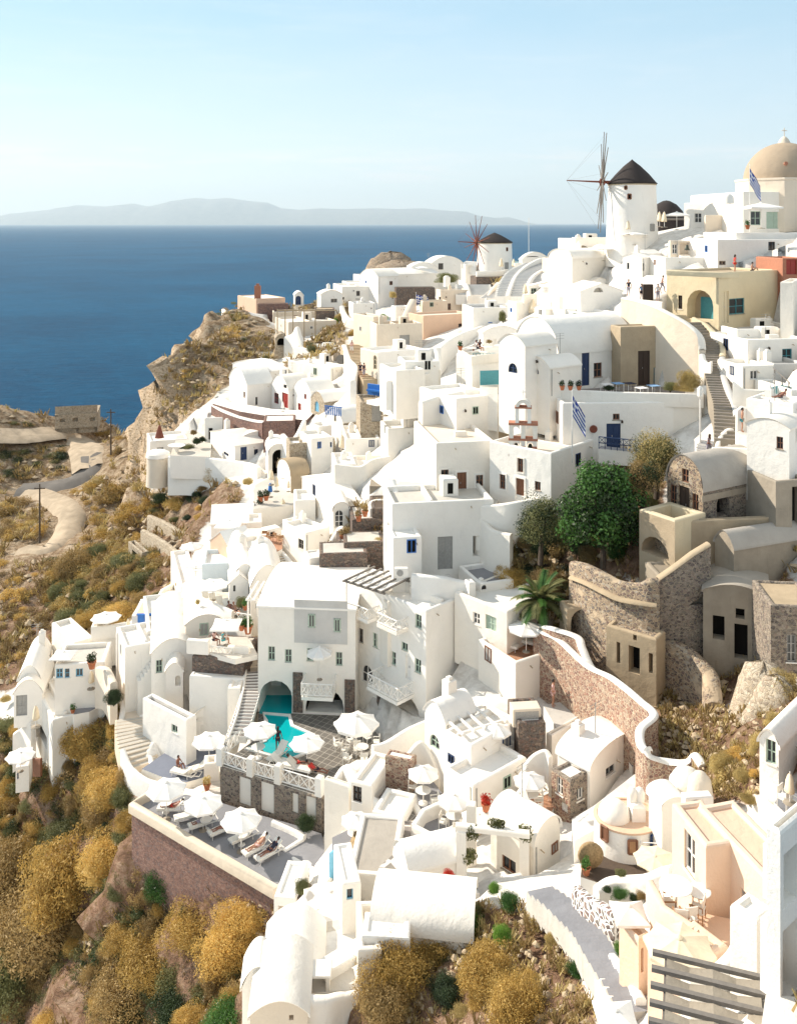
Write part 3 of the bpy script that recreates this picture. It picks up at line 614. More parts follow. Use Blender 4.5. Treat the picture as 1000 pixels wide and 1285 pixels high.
        if Y>62 and len(op)<4 and not hU and lu>3 and h>2.2 and rr.random()<.5:
            if rr.random()<.5:
                x=lu*rr.uniform(.05,.4); n_=int(min(10,h/.22)); b=MB(); [b.box((x+i*.26,-.9,-ext),(x+i*.26+.255,-.003,h*(i+1)/(n_+1)),bev=.02) for i in range(n_) if x+i*.26+.3<lu]; b.build('outer_steps',mat,root)
            else:
                x=lu*rr.uniform(.1,.5); a_=rr.uniform(1.2,2); g_=h*rr.uniform(.4,.7); e_=rr.uniform(.6,1.3); b=MB(); b.box((x,-e_,-ext),(x+a_,-.003,g_),bev=.12); o=b.build('annex',mat,root); b=MB(); b.box((x+a_*.35,-e_-.03,.1 if g_>1.6 else g_*.4),(x+a_*.35+.55,-e_-.001,g_*.8)); b.build('opening',rr.choice(('dark','navy','brownwood')),o)
        if rr.random()<.25: x,y=lu*rr.uniform(.3,.8),lv*rr.uniform(.4,.8); b=MB(); b.bar((x,y,zt),(x,y,zt+2.2),.03,5); [b.bar((x-.5,y,zt+k),(x+.5,y,zt+k),.015,4) for k in (1.7,1.95,2.15)]; b.build('aerial','greydoor',root)
        if rr.random()<.35:
            x=lu*rr.uniform(.15,.85); b=MB(); b.bar((x,-.02,h*.7),(x,-.14,h*.7),.05,6); b.box((x-.07,-.2,h*.7-.2),(x+.07,-.08,h*.7)); b.build('wall_lamp','darkwood',root)
        b=MB(); x=lu*rr.uniform(.1,.9); b.bar((x,-.03,h-.5),(x,-.28,h-.56),.04,6); b.build('rain_spout','tan',root)
        if rr.random()<.3: b=MB(); x=lu*rr.choice((.06,.94)); b.bar((x,-.05,0),(x,-.05,h-.2),.035,5); b.build('drain_pipe','greydoor',root)
    info=dict(root=root,P0=P0,a=a,lu=lu,lv=lv,h=h,Y=Y,u=u,v=v); return info
def on_plane(px,py,z):
    Y=-z*F/(py-CY) if abs(py-CY)>1 else 200; return P(px,py,Y)
def local(H,p):
    q=p-H['P0']; return Vector((q.dot(H['u']),q.dot(H['v']),q.z))
def part(H,name,mb,mat,smooth=False,angle=None,label=None):
    o=mb.build(name,mat,H['root'],smooth,angle)
    if label: o['label']=label
    return o
def chimney(H,px,py,w=.55,hh=1.0,kind='box'):
    zr=H['P0'].z+H['h']-.3; p=local(H,on_plane(X(px),Yp(py),zr)); mb=MB()
    if kind=='box':
        mb.box((p.x-w/2,p.y-w/2,p.z-.2),(p.x+w/2,p.y+w/2,p.z+hh),bev=.06); mb.box((p.x-w*.3,p.y-w*.3,p.z+hh),(p.x+w*.3,p.y+w*.3,p.z+hh+.18),bev=.05)
    else:
        mb.lathe([(w*.5,-.3),(w*.45,hh*.5),(w*.3,hh*.85),(w*.12,hh),(0,hh)],p,14)
    return part(H,'chimney',mb,'white',angle=40)
def sweep(pts,prof2,closed=False):
    """pts: list of Vector path points at wall top; prof2: (offset,dz) outline"""
    vs=[]; k=len(prof2); n=len(pts)
    for i,p in enumerate(pts):
        a=pts[(i-1)%n] if closed else pts[max(i-1,0)]; b=pts[(i+1)%n] if closed else pts[min(i+1,n-1)]
        d=b-a; d.z=0
        if d.length<1e-6: d=Vector((1,0,0))
        d.normalize(); nr=Vector((-d.y,d.x,0))
        for o,dz in prof2: vs.append(p+nr*o+Vector((0,0,dz)))
    m=n if closed else n-1
    fs=[(i*k+j,((i+1)%n)*k+j,((i+1)%n)*k+j+1,i*k+j+1) for i in range(m) for j in range(k-1)]
    if not closed: fs+=[tuple(range(k)),tuple(range(n*k-1,(n-1)*k-1,-1))]
    return vs,fs
def wprof(th,h,capped=False):
    t=th/2; return [(-t,-h),(-t,-t*.5),(-t*.8,-t*.16),(-t*.4,0),(t*.4,0),(t*.8,-t*.16),(t,-t*.5),(t,-h)]
def wall(label,pts,h=1.2,th=.35,mat='white',Y=None,hpx=None,smooth=True,cap=None,ext=1.5,name='boundary_wall',cat='wall',group=None,n=6,root=None,pname='parapet'):
    """a wall along photo points of its top edge; each point is (x, y[, metres away])"""
    Q=[]
    for p in pts:
        px,py=X(p[0]),Yp(p[1]); yy=p[2] if len(p)>2 else Y
        if yy is None: yy=march(px,py+(hpx*CT[2] if hpx else 0),0 if hpx else h)
        Q.append(tuple(P(px,py,yy)))
    C=[Vector(q) for q in (crom(Q,n) if smooth else Q)]
    o3=C[0].copy() if root is None else Vector((0,0,0)); C=[c-o3 for c in C]
    b=MB(); vs,fs=sweep(C,wprof(th,h+ext)); b.add(vs,fs); o=b.build(name if root is None else pname,mat,root,angle=60); o.location=o3
    if cap:
        b=MB(); vs,fs=sweep([c+Vector((0,0,.05)) for c in C],wprof(th+.06,.14)); b.add(vs,fs); b.build('cap',cap,o,angle=60)
    if root is None: tag(o,label,cat,group,'thing')
    return o
def platform(label,pts,ref,skirt=2.5,top='palefloor',side='white',parapets=(),name='terrace',cat='terrace',group=None,ph=.5,pth=.3,pmat=None,cap=None,smooth=False):
    """a paved terrace: photo outline of its floor, lying level at the height of ref=(x,y,metres away) or a number"""
    z=ref if isinstance(ref,(int,float)) else P(X(ref[0]),Yp(ref[1]),ref[2]).z
    Q=[on_plane(X(p[0]),Yp(p[1]),z) for p in pts]
    if smooth: Q=[Vector(q) for q in crom([tuple(q) for q in Q]+[tuple(Q[0])],5)[:-1]]
    c=sum(Q,Vector())/len(Q); c.z=z; root=empty(name,c,0,label,cat,group)
    CARVE.append(([(q.x,q.y) for q in Q],z-.5,.9)); L=[q-c for q in Q]; b=MB()
    n=len(L); ar=sum(L[i].x*L[(i+1)%n].y-L[(i+1)%n].x*L[i].y for i in range(n)); Lo=L if ar>0 else L[::-1]
    b.add([(p.x,p.y,0) for p in Lo],[tuple(range(n))]); b.build('floor',top,root)
    b=MB(); b.add([(p.x,p.y,-.004) for p in Lo]+[(p.x,p.y,-skirt) for p in Lo],[(n+i,n+(i+1)%n,(i+1)%n,i) for i in range(n)]); b.build('retaining_wall',side,root)
    for pr in parapets:
        i,j=pr[0],pr[1]; hh=pr[2] if len(pr)>2 else ph; idx=[i]
        while idx[-1]!=j: idx.append((idx[-1]+1)%len(L))
        C=[L[q]+Vector((0,0,hh)) for q in idx]; mb=MB(); vs,fs=sweep(C,wprof(pth,hh+.4)); mb.add(vs,fs); o=mb.build('parapet',pmat or 'white',root,angle=50)
        if cap: mb=MB(); vs,fs=sweep([q+Vector((0,0,.05)) for q in C],wprof(pth+.1,.2)); mb.add(vs,fs); mb.build('cap',cap,o,angle=60)
    return dict(root=root,z=z,c=c,L=L)
def stairs(label,pts,w=1.2,n=12,mat='white',tread='tread',side=None,name='stairway',cat='stairs',group=None,skirt=1.5,root=None):
    """a flight along photo points (x,y,metres away) given from the foot to the head"""
    Q=[P(X(p[0]),Yp(p[1]),p[2]) for p in pts]; C=[Vector(q) for q in (crom([tuple(q) for q in Q],8) if len(Q)>2 else [tuple(Q[0]),tuple(Q[1])])]
    S=[0]; 
    for i in range(1,len(C)): S.append(S[-1]+(C[i]-C[i-1]).length)
    def at(s):
        for i in range(1,len(C)):
            if s<=S[i] or i==len(C)-1:
                t=(s-S[i-1])/max(1e-6,S[i]-S[i-1]); return C[i-1].lerp(C[i],t)
    E=[at(S[-1]*i/n) for i in range(n+1)]; o3=E[0].copy(); b=MB()
    for i in range(n):
        p,q=E[i]-o3,E[i+1]-o3; d=q-p; d.z=0
        if d.length<1e-4: continue
        nr=Vector((-d.y,d.x,0)).normalized()*w/2; z1=max(p.z,q.z) ; z0=min(p.z,q.z)-skirt
        pts4=[p-nr,q-nr,q+nr,p+nr]; d2=d.normalized()
        b.prism([(x.x,x.y) for x in pts4],z0,z1-.004,0,0)
        g=d2*min(.06,d.length*.2) if q.z>p.z else -d2*.06
        pts5=[p-nr*.9+g,q-nr*.9-g*.6,q+nr*.9-g*.6,p+nr*.9+g]
        b.add([(x.x,x.y,z1+.003) for x in pts5],[(0,1,2,3)],1)
    o=b.build(name if root is None else 'steps',[mat,tread],root); o.location=o3
    if root is None: tag(o,label,cat,group)
    return o
# ------------------------------------------------------------------ props
PROTO={}
def proto_umbrella(kind,mat):
    k=('u',kind,mat)
    if k in PROTO: return PROTO[k]
    M={}
    if kind=='shut':
        b=MB(); b.lathe([(.05,2.45),(.10,2.3),(.17,1.9),(.21,1.3),(.24,.95),(.20,.9),(.03,1.0)],(0,0,0),14)
        for i,(x,y,z) in enumerate(b.v): b.v[i]=(x*(1+.22*math.sin(5*math.atan2(y,x))),y*(1+.22*math.cos(4*math.atan2(y,x))),z)
        M['canopy']=b.mesh('canopy',[mat],True)
        b=MB(); b.bar((0,0,0),(0,0,2.6),.028); M['pole']=b.mesh('pole',['whitewood'])
    else:
        n=4 if kind=='square' else 8; r=1.5 if n==8 else 1.75; b=MB(); top=2.75; rim=2.28; a0=PI/4 if n==4 else PI/8
        # sagging panels, each spoke straight and the cloth between dipping
        rings=5; per=6
        vs=[(0,0,top)]; 
        for j in range(1,rings+1):
            t=j/rings
            for i in range(n*per):
                a=a0+2*PI*i/(n*per); s=(i%per)/per; chord=math.cos(PI/n)/math.cos(2*PI/n*(s-.5)); rr=r*t*(chord*(1-.05*math.sin(PI*s)*t)); 
                vs.append((rr*math.cos(a),rr*math.sin(a),top-(top-rim)*(t**1.08)-.05*math.sin(PI*s)*t))
        fs=[(0,1+i,1+(i+1)%(n*per)) for i in range(n*per)]
        K=n*per
        fs+=[(1+(j-1)*K+i,1+j*K+i,1+j*K+(i+1)%K,1+(j-1)*K+(i+1)%K) for j in range(1,rings) for i in range(K)]
        lb=len(vs); vs+= [(x*1.0,y*1.0,z-.16) for x,y,z in vs[1+(rings-1)*K:1+rings*K]]
        fs+=[(1+(rings-1)*K+i,lb+i,lb+(i+1)%K,1+(rings-1)*K+(i+1)%K) for i in range(K)]
        b.add(vs,fs); b.lathe([(.16,top-.02),(.10,top+.05),(0,top+.10)],(0,0,0),10)
        me=b.mesh('canopy',[mat],True); 
        try: me.set_sharp_from_angle(angle=R(16))
        except Exception: pass
        M['canopy']=me
        b=MB(); b.bar((0,0,0),(0,0,top-.05),.03,8); M['pole']=b.mesh('pole',['whitewood'])
        b=MB()
        for i in range(n):
            a=a0+2*PI*i/n; b.bar((0,0,top-.08),(r*.97*math.cos(a),r*.97*math.sin(a),rim-.02),.014,4); b.bar((0,0,top-.75),(r*.5*math.cos(a),r*.5*math.sin(a),top-.28),.011,4)
        M['ribs']=b.mesh('ribs',['whitewood'])
    b=MB(); b.lathe([(0,.12),(.07,.12),(.08,.09),(.30,.06),(.32,0)],(0,0,0),16); M['base']=b.mesh('base',['cement'],True)
    PROTO[k]=M; return M
def inst(M,name,loc,rz,label,cat,group,scale=1):
    r=empty(name,loc,rz,label,cat,group)
    if scale!=1: r.scale=(scale,)*3 if isinstance(scale,(int,float)) else scale
    for k,me in M.items():
        o=bpy.data.objects.new(k.split('#')[0],me); COL.objects.link(o); o.parent=r
    return r
UG='parasols shading the terraces'
def umb(label,px,py,ppy,Y=None,kind='octo',mat='canvas',r=None,rz=0,group=UG,wpx=None):
    """parasol: canopy tip at (px,py), foot at row ppy"""
    px,py,ppy=X(px),Yp(py),Yp(ppy); 
    if Y is None: Y=march(px,ppy)
    foot=P(px,ppy,Y); hh=(ppy-py)/F*Y; base=2.85 if kind!='shut' else 2.6; s=hh/base
    s2=s
    if kind=='shut': s2=s*1.7
    if wpx: s2=wpx*CT[2]/F*Y/(3.0 if kind=='octo' else 3.3)
    return inst(proto_umbrella(kind,mat),'parasol' if kind!='shut' else 'closed_parasol',foot,rz,label,'parasol',group,(s2,s2,s))
def proto_lounger(mat='cushion',frame='whitewood'):
    k=('l',mat,frame)
    if k in PROTO: return PROTO[k]
    M={}; b=MB()
    for y in (-.3,.3): b.box((0,y-.025,.27),(1.95,y+.025,.33))
    b.box((0,-.3,.275),(.05,.3,.325)); b.box((1.9,-.3,.275),(1.95,.3,.325))
    M['frame']=b.mesh('frame',[frame])
    for i,(x,y) in enumerate(((.15,-.27),(.15,.27),(1.5,-.27),(1.5,.27))):
        b=MB(); b.bar((x,y,0),(x,y,.27),.025,5); M['leg#%d'%i]=b.mesh('leg',[frame])
    b=MB(); b.box((.0,-.29,.335),(1.22,.29,.42),bev=.02); M['cushion']=b.mesh('cushion',[mat])
    b=MB(); c,s=math.cos(R(38)),math.sin(R(38)); q=[]
    for (x,z) in ((0,0),(.78,0),(.78,.085),(0,.085)): q.append((1.2+x*c-z*s,.335+x*s+z*c))
    b.add([(x,-.29,z) for x,z in q]+[(x,.29,z) for x,z in q],[(0,1,2,3),(7,6,5,4),(0,4,5,1),(1,5,6,2),(2,6,7,3),(3,7,4,0)]); M['backrest']=b.mesh('backrest',[mat])
    PROTO[k]=M; return M
def lounger(label,px,py,rz,z=None,mat='cushion',frame='whitewood',group='sun loungers on the terraces',s=1):
    p=on_plane(X(px),Yp(py),z) if z is not None else P(X(px),Yp(py),march(X(px),Yp(py)))
    return inst(proto_lounger(mat,frame),'sun_lounger',p,R(rz),label,'sun lounger',group,s)
def proto_table():
    if 'table' in PROTO: return PROTO['table']
    M={}; b=MB(); b.lathe([(0,.74),(.42,.74),(.44,.725),(.42,.71),(0,.71)],(0,0,0),24); M['tabletop']=b.mesh('tabletop',['whitewood'])
    b=MB(); b.bar((0,0,.05),(0,0,.71),.035,8); M['pedestal']=b.mesh('pedestal',['whitewood']); b=MB(); b.lathe([(0,.06),(.08,.06),(.26,.02),(.27,0)],(0,0,0),16); M['foot']=b.mesh('foot',['whitewood'],True)
    PROTO['table']=M; return M
def table(label,px,py,z=None,s=1,group='round white tables on the terraces'):
    p=on_plane(X(px),Yp(py),z) if z is not None else P(X(px),Yp(py),march(X(px),Yp(py)))
    return inst(proto_table(),'round_table',p,0,label,'table',group,s)
def proto_chair(fr='whitewood',st='cushion'):
    k=('c',fr,st)
    if k in PROTO: return PROTO[k]
    M={}
    for i,(x,y) in enumerate(((-.24,-.22),(.24,-.22),(-.24,.22),(.24,.22))):
        b=MB(); b.bar((x,y,0),(x,y,.9 if y>0 else .62),.022,5); M['leg#%d'%i]=b.mesh('leg',[fr])
    b=MB(); b.box((-.26,-.24,.42),(.26,.24,.46)); M['seat']=b.mesh('seat',[st])
    b=MB(); b.box((-.26,.20,.62),(.26,.235,.90)); M['backrest']=b.mesh('backrest',[st])
    for i,x in enumerate((-.24,.24)):
        b=MB(); b.box((x-.03,-.25,.62),(x+.03,.24,.65)); M['armrest#%d'%i]=b.mesh('armrest',[fr])
    PROTO[k]=M; return M
def chair(label,px,py,rz,z=None,fr='whitewood',st='cushion',s=1,group='chairs set round the terrace tables'):
    p=on_plane(X(px),Yp(py),z) if z is not None else P(X(px),Yp(py),march(X(px),Yp(py)))
    return inst(proto_chair(fr,st),'terrace_chair',p,R(rz),label,'chair',group,s)
# ------------------------------------------------------------------ foliage
def leaves(n,rad,leaf,lumps=10,seed=0,flat=.75,up=.35,shell=.28,aspect=.45,hang=0,big=.38,full=0):
    """n small leaf faces spread through lumps that fill a crown of radii rad, base at z=0"""
    r=np.random.default_rng(seed); rx,ry,rz=rad
    a=r.random(lumps)*2*PI; el=r.random(lumps)**.7*1.35; q=.30+.45*r.random(lumps)
    C=np.stack([np.cos(a)*np.cos(el)*q,np.sin(a)*np.cos(el)*q,np.sin(el)*q+.10],1)
    if full: el=r.uniform(-.55,1.35,lumps); C=np.stack([np.cos(a)*np.cos(el)*q*1.05,np.sin(a)*np.cos(el)*q*1.05,np.sin(el)*q*1.05+.62],1)
    C=np.vstack([C,[[0,0,.62 if full else .25]]]); lr=np.append(big*(.8+.5*r.random(lumps)),.62)
    i=r.choice(len(C),n,p=lr**2/np.sum(lr**2)); d=r.normal(size=(n,3)); d/=np.linalg.norm(d,axis=1)[:,None]
    rr=1-shell*r.random(n)**2; p=C[i]+d*(lr[i]*rr)[:,None]; p+=r.normal(size=(n,3))*.035
    p[:,2]=np.abs(p[:,2]); p*=np.array([rx,ry,rz/(1.45 if full else .95)]); 
    nd=d+r.normal(size=(n,3))*.5; nd/=np.linalg.norm(nd,axis=1)[:,None]
    t=np.cross(nd,r.normal(size=(n,3))); t[:,2]+=up; t/=np.linalg.norm(t,axis=1)[:,None]; b=np.cross(t,nd); b/=np.linalg.norm(b,axis=1)[:,None]+1e-9
    L=(leaf*(.6+.8*r.random(n)))[:,None]; v=np.stack([p-t*L*.5,p+b*L*aspect*.5,p+t*L*.5,p-b*L*aspect*.5],1).reshape(-1,3)
    return v
def quadmesh(name,v,mat):
    me=bpy.data.meshes.new(name); n=len(v)//4; me.vertices.add(len(v)); me.vertices.foreach_set('co',v.ravel().astype(np.float32)); me.loops.add(n*4)
    me.loops.foreach_set('vertex_index',np.arange(n*4,dtype=np.int32)); me.polygons.add(n); me.polygons.foreach_set('loop_start',(np.arange(n)*4).astype(np.int32)); me.update(); me.validate()
    me.materials.append(MATS[mat]); return me
def core(rad,seed,mat):
    r=np.random.default_rng(seed); b=MB(); rx,ry,rz=rad
    b.lathe([(.42,0),(.46,.2),(.4,.34),(.3,.44),(.15,.5),(0,.5)],(0,0,0),12); b.v=[(x*rx*(1+.2*math.sin(i*1.7)),y*ry*(1+.2*math.cos(i*2.3)),z*rz) for i,(x,y,z) in enumerate(b.v)]
    return b
def proto_shrub(mat,var):
    k=('s',mat,var)
    if k in PROTO: return PROTO[k]
    v=leaves(20000,(1,1,.95),.058,lumps=13+var*3,seed=10+var*7+len(mat),up=1.1,aspect=.30,shell=.34,big=.31); 
    b=core((1,1,.95),var,mat); me=quadmesh('foliage',v,mat)
    s=MB(); r=random.Random(var)
    for i in range(6):
        a=i*1.05+r.random()*.4; s.bar((0,0,-.3),(math.cos(a)*.35,math.sin(a)*.35,.55),.04,5,0,.012)
    c=b.mesh('filler_core',[mat]); PROTO[k]=(me,s.mesh('stem',['bark']),c); return PROTO[k]  # solid lump added inside the leaves to stop see-through
def shrub(label,px,py,rpx,mat='leaf_ochre',var=None,Y=None,sz=1,group=None,cat='shrub',name='shrub'):
    px,py=X(px),Yp(py); rpx*=CT[2]
    if Y is None: Y=march(px,py)
    r=rpx/F*Y; me,st,co=proto_shrub(mat,random.randrange(4) if var is None else var); p=P(px,py,Y); p.z-=.12*r
    o=empty(name,p,random.random()*6.28,label,cat,group); o.scale=(r*random.uniform(1.0,1.5),r*random.uniform(.9,1.3),r*sz*random.uniform(.7,1.05))
    for nme,m in (('foliage',me),('stem',st),('filler_core',co)):
        c=bpy.data.objects.new(nme,m); COL.objects.link(c); c.parent=o
    return o
def pot(label,px,py,z=None,s=1,mat='leaf_green',pm='terracotta_pot',group='potted plants on the terraces',Y=None):
    k=('p',mat,pm)
    if k not in PROTO:
        b=MB(); b.lathe([(.16,0),(.25,.38),(.28,.38),(.28,.45),(.24,.45),(.23,.40),(0,.40)],(0,0,0),16)
        v=leaves(260,(.42,.42,.5),.14,lumps=6,seed=4); v[:,2]+=.38; PROTO[k]={'planter':b.mesh('planter',[pm],True),'foliage':quadmesh('foliage',v,mat)}
    p=on_plane(X(px),Yp(py),z) if z is not None else P(X(px),Yp(py),Y or march(X(px),Yp(py)))
    return inst(PROTO[k],'potted_plant',p,random.random()*6,label,'potted plant',group,s*.62)
def skinmesh(name,verts,edges,radii,mat,parent,sub=1):
    me=bpy.data.meshes.new(name); me.from_pydata(verts,edges,[]); o=bpy.data.objects.new(name,me); COL.objects.link(o)
    sk=o.modifiers.new('s','SKIN'); 
    for i,r in enumerate(radii): 
        rr=(r,r) if isinstance(r,(int,float)) else r
        me.skin_vertices[0].data[i].radius=rr
    me.skin_vertices[0].data[0].use_root=True; sk.use_smooth_shade=True; 
    ss=o.modifiers.new('d','SUBSURF'); ss.levels=sub; ss.render_levels=sub; me.materials.append(MATS[mat])
    dg=bpy.context.evaluated_depsgraph_get(); e=o.evaluated_get(dg); m2=bpy.data.meshes.new_from_object(e); o.modifiers.clear(); o.data=m2
    if parent is not None: o.parent=parent
    return o
POSES={
'stand':dict(pel=(0,0,.95),chest=(0,-.02,1.28),neck=(0,-.02,1.47),head=(0,-.04,1.62),kl=(.10,-.03,.50),fl=(.11,.0,.06),kr=(-.10,-.02,.50),fr=(-.12,.03,.06),el=(.27,.04,1.16),hl=(.30,-.06,.93),er=(-.27,.04,1.16),hr=(-.30,-.08,.93),toe=(0,-.16,-.03)),
'walk':dict(pel=(0,0,.93),chest=(0,-.05,1.26),neck=(0,-.08,1.45),head=(0,-.13,1.60),kl=(.09,-.22,.52),fl=(.10,-.25,.08),kr=(-.09,.05,.50),fr=(-.11,.32,.12),el=(.27,.12,1.16),hl=(.28,.14,.92),er=(-.26,-.14,1.15),hr=(-.22,-.34,1.02),toe=(0,-.16,-.03)),
'sit':dict(pel=(0,0,.10),chest=(0,.02,.44),neck=(0,-.01,.62),head=(0,-.05,.78),kl=(.15,-.40,.36),fl=(.14,-.58,.02),kr=(-.14,-.42,.38),fr=(-.12,-.60,.02),el=(.26,-.12,.34),hl=(.15,-.34,.34),er=(-.26,-.12,.34),hr=(-.15,-.34,.36),toe=(0,-.15,-.01)),
'chair':dict(pel=(0,.05,.50),chest=(0,.08,.84),neck=(0,.05,1.02),head=(0,.0,1.17),kl=(.12,-.38,.50),fl=(.12,-.42,.06),kr=(-.12,-.38,.50),fr=(-.12,-.36,.06),el=(.26,.0,.74),hl=(.16,-.24,.70),er=(-.26,.0,.74),hr=(-.16,-.24,.70),toe=(0,-.15,-.03)),
'lie':dict(pel=(0,0,.52),chest=(0,.36,.66),neck=(0,.54,.80),head=(0,.68,.92),kl=(.11,-.42,.60),fl=(.12,-.86,.48),kr=(-.11,-.43,.52),fr=(-.10,-.88,.48),el=(.30,.22,.60),hl=(.24,-.02,.56),er=(-.30,.22,.60),hr=(-.22,.0,.58),toe=(0,.02,.14)),
}
def person(label,px,py,rz=0,pose='stand',skin='skin',hair='hair',top=None,bottom='cloth_dark',z=None,Y=None,s=1,long_hair=False,lift=0):
    p=on_plane(X(px),Yp(py),z) if z is not None else P(X(px),Yp(py),Y or march(X(px),Yp(py))); p.z+=lift
    J=POSES[pose]; V=lambda k:Vector(J[k]); root=empty('person',p,R(rz),label,'person'); root.scale=(s,)*3
    pel,ch,nk,hd=V('pel'),V('chest'),V('neck'),V('head'); side=Vector((1,0,0)); up=(ch-pel).normalized()
    vs=[pel,pel.lerp(ch,.5),ch,nk.lerp(ch,.35),nk,nk.lerp(hd,.5)]; rd=[(.14,.10),(.125,.09),(.16,.105),(.12,.08),.05,.052]; ed=[(0,1),(1,2),(2,3),(3,4),(4,5)]
    def chain(frm,pts,rs):
        i=frm
        for q,r in zip(pts,rs): vs.append(q); rd.append(r); ed.append((i,len(vs)-1)); i=len(vs)-1
        return i
    toe=Vector(J['toe'])
    for sg,k in ((1,'l'),(-1,'r')):
        hip=pel+side*.09*sg-up*.06; kn,ft=V('k'+k),V('f'+k); chain(0,[hip,hip.lerp(kn,.5),kn,kn.lerp(ft,.35),ft,ft+toe],[.088,.078,.055,.055,.036,.032])
        sh=nk.lerp(ch,.30)+side*.17*sg; el,ha=V('e'+k),V('h'+k); d=(ha-el).normalized(); pr=chain(3,[sh,sh.lerp(el,.5),el,el.lerp(ha,.5),ha,ha+d*.05],[.055,.044,.036,.032,.024,(.036,.018)])
        w=d.cross(Vector((0,0,1))); w=w.normalized() if w.length>.1 else Vector((0,1,0))
        for j,(o_,l_) in enumerate(((-.03,.062),(-.01,.075),(.01,.072),(.03,.055))): chain(pr,[ha+d*.09+w*o_,ha+d*(.09+l_*.6)+w*o_-up*.008,ha+d*(.09+l_)+w*o_-up*.03],[.010,.009,.008])
        chain(pr,[ha+d*.05+w*.04*sg,ha+d*.08+w*.055*sg],[.011,.009])
    body=skinmesh('body',[tuple(v) for v in vs],ed,rd,skin,root,1)
    # head with brow, nose, chin and ears joined to the body mesh data
    hb=MB(); hb.lathe([(0,-.125),(.035,-.12),(.058,-.09),(.070,-.04),(.076,.02),(.072,.07),(.05,.108),(0,.122)],(0,0,0),14); hb.v=[(x,y*1.18-(.012 if z<-.06 and y<0 else 0),z) for x,y,z in hb.v]
    hb.add([(-.014,-.083,-.03),(.014,-.083,-.03),(0,-.112,-.035),(0,-.086,.015)],[(0,2,3),(2,1,3),(0,1,2)])
    for sg in (-1,1): hb.lathe([(0,-.03),(.014,-.01),(.014,.015),(0,.03)],(sg*.076,.0,-.01),8)
    hb.v=[tuple(Vector(v)+hd) for v in hb.v]; h=hb.build('head',skin,body,angle=60)
    f=MB()
    for sg in (-1,1): f.lathe([(0,-.008),(.010,0),(0,.008)],hd+Vector((sg*.028,-.084,.008)),8)
    f.box(hd+Vector((-.022,-.093,-.062)),hd+Vector((.022,-.085,-.056))); f.build('face','darkwood',h)
    hh=MB(); hh.lathe([(.082,-.035),(.088,.03),(.080,.085),(.055,.125),(0,.140)],(0,0,0),14); hh.v=[(hd.x+x,hd.y+y*1.15+.018,hd.z+z) for x,y,z in hh.v]
    if long_hair: hh.lathe([(.075,.02),(.085,-.08),(.07,-.22),(.0,-.26)],hd+Vector((0,.05,0)),12)
    hh.build('hair',hair,root,smooth=True)
    def cloth(nm,idx,extra,mat):
        mp={i:j for j,i in enumerate(idx)}; e=[(mp[a],mp[b]) for a,b in ed if a in mp and b in mp]
        skinmesh(nm,[tuple(vs[i]) for i in idx],e,[tuple(x+extra for x in (rd[i] if isinstance(rd[i],tuple) else (rd[i],rd[i]))) for i in idx],mat,root,1)
    # vertex order: 0-5 trunk, then per side: 6 leg, 6 arm, 14 hand
    A=6; B=6+26
    if bottom: cloth('trousers' if bottom!='swim' else 'swimwear',[0,A,A+1,B,B+1]+([A+2,A+3,B+2,B+3] if s>0 and bottom in('cloth_grey','cloth_white') else []),.014,bottom)
    if top: cloth('shirt',[0,1,2,3,A+6,A+7,B+6,B+7],.016,top)
    return root
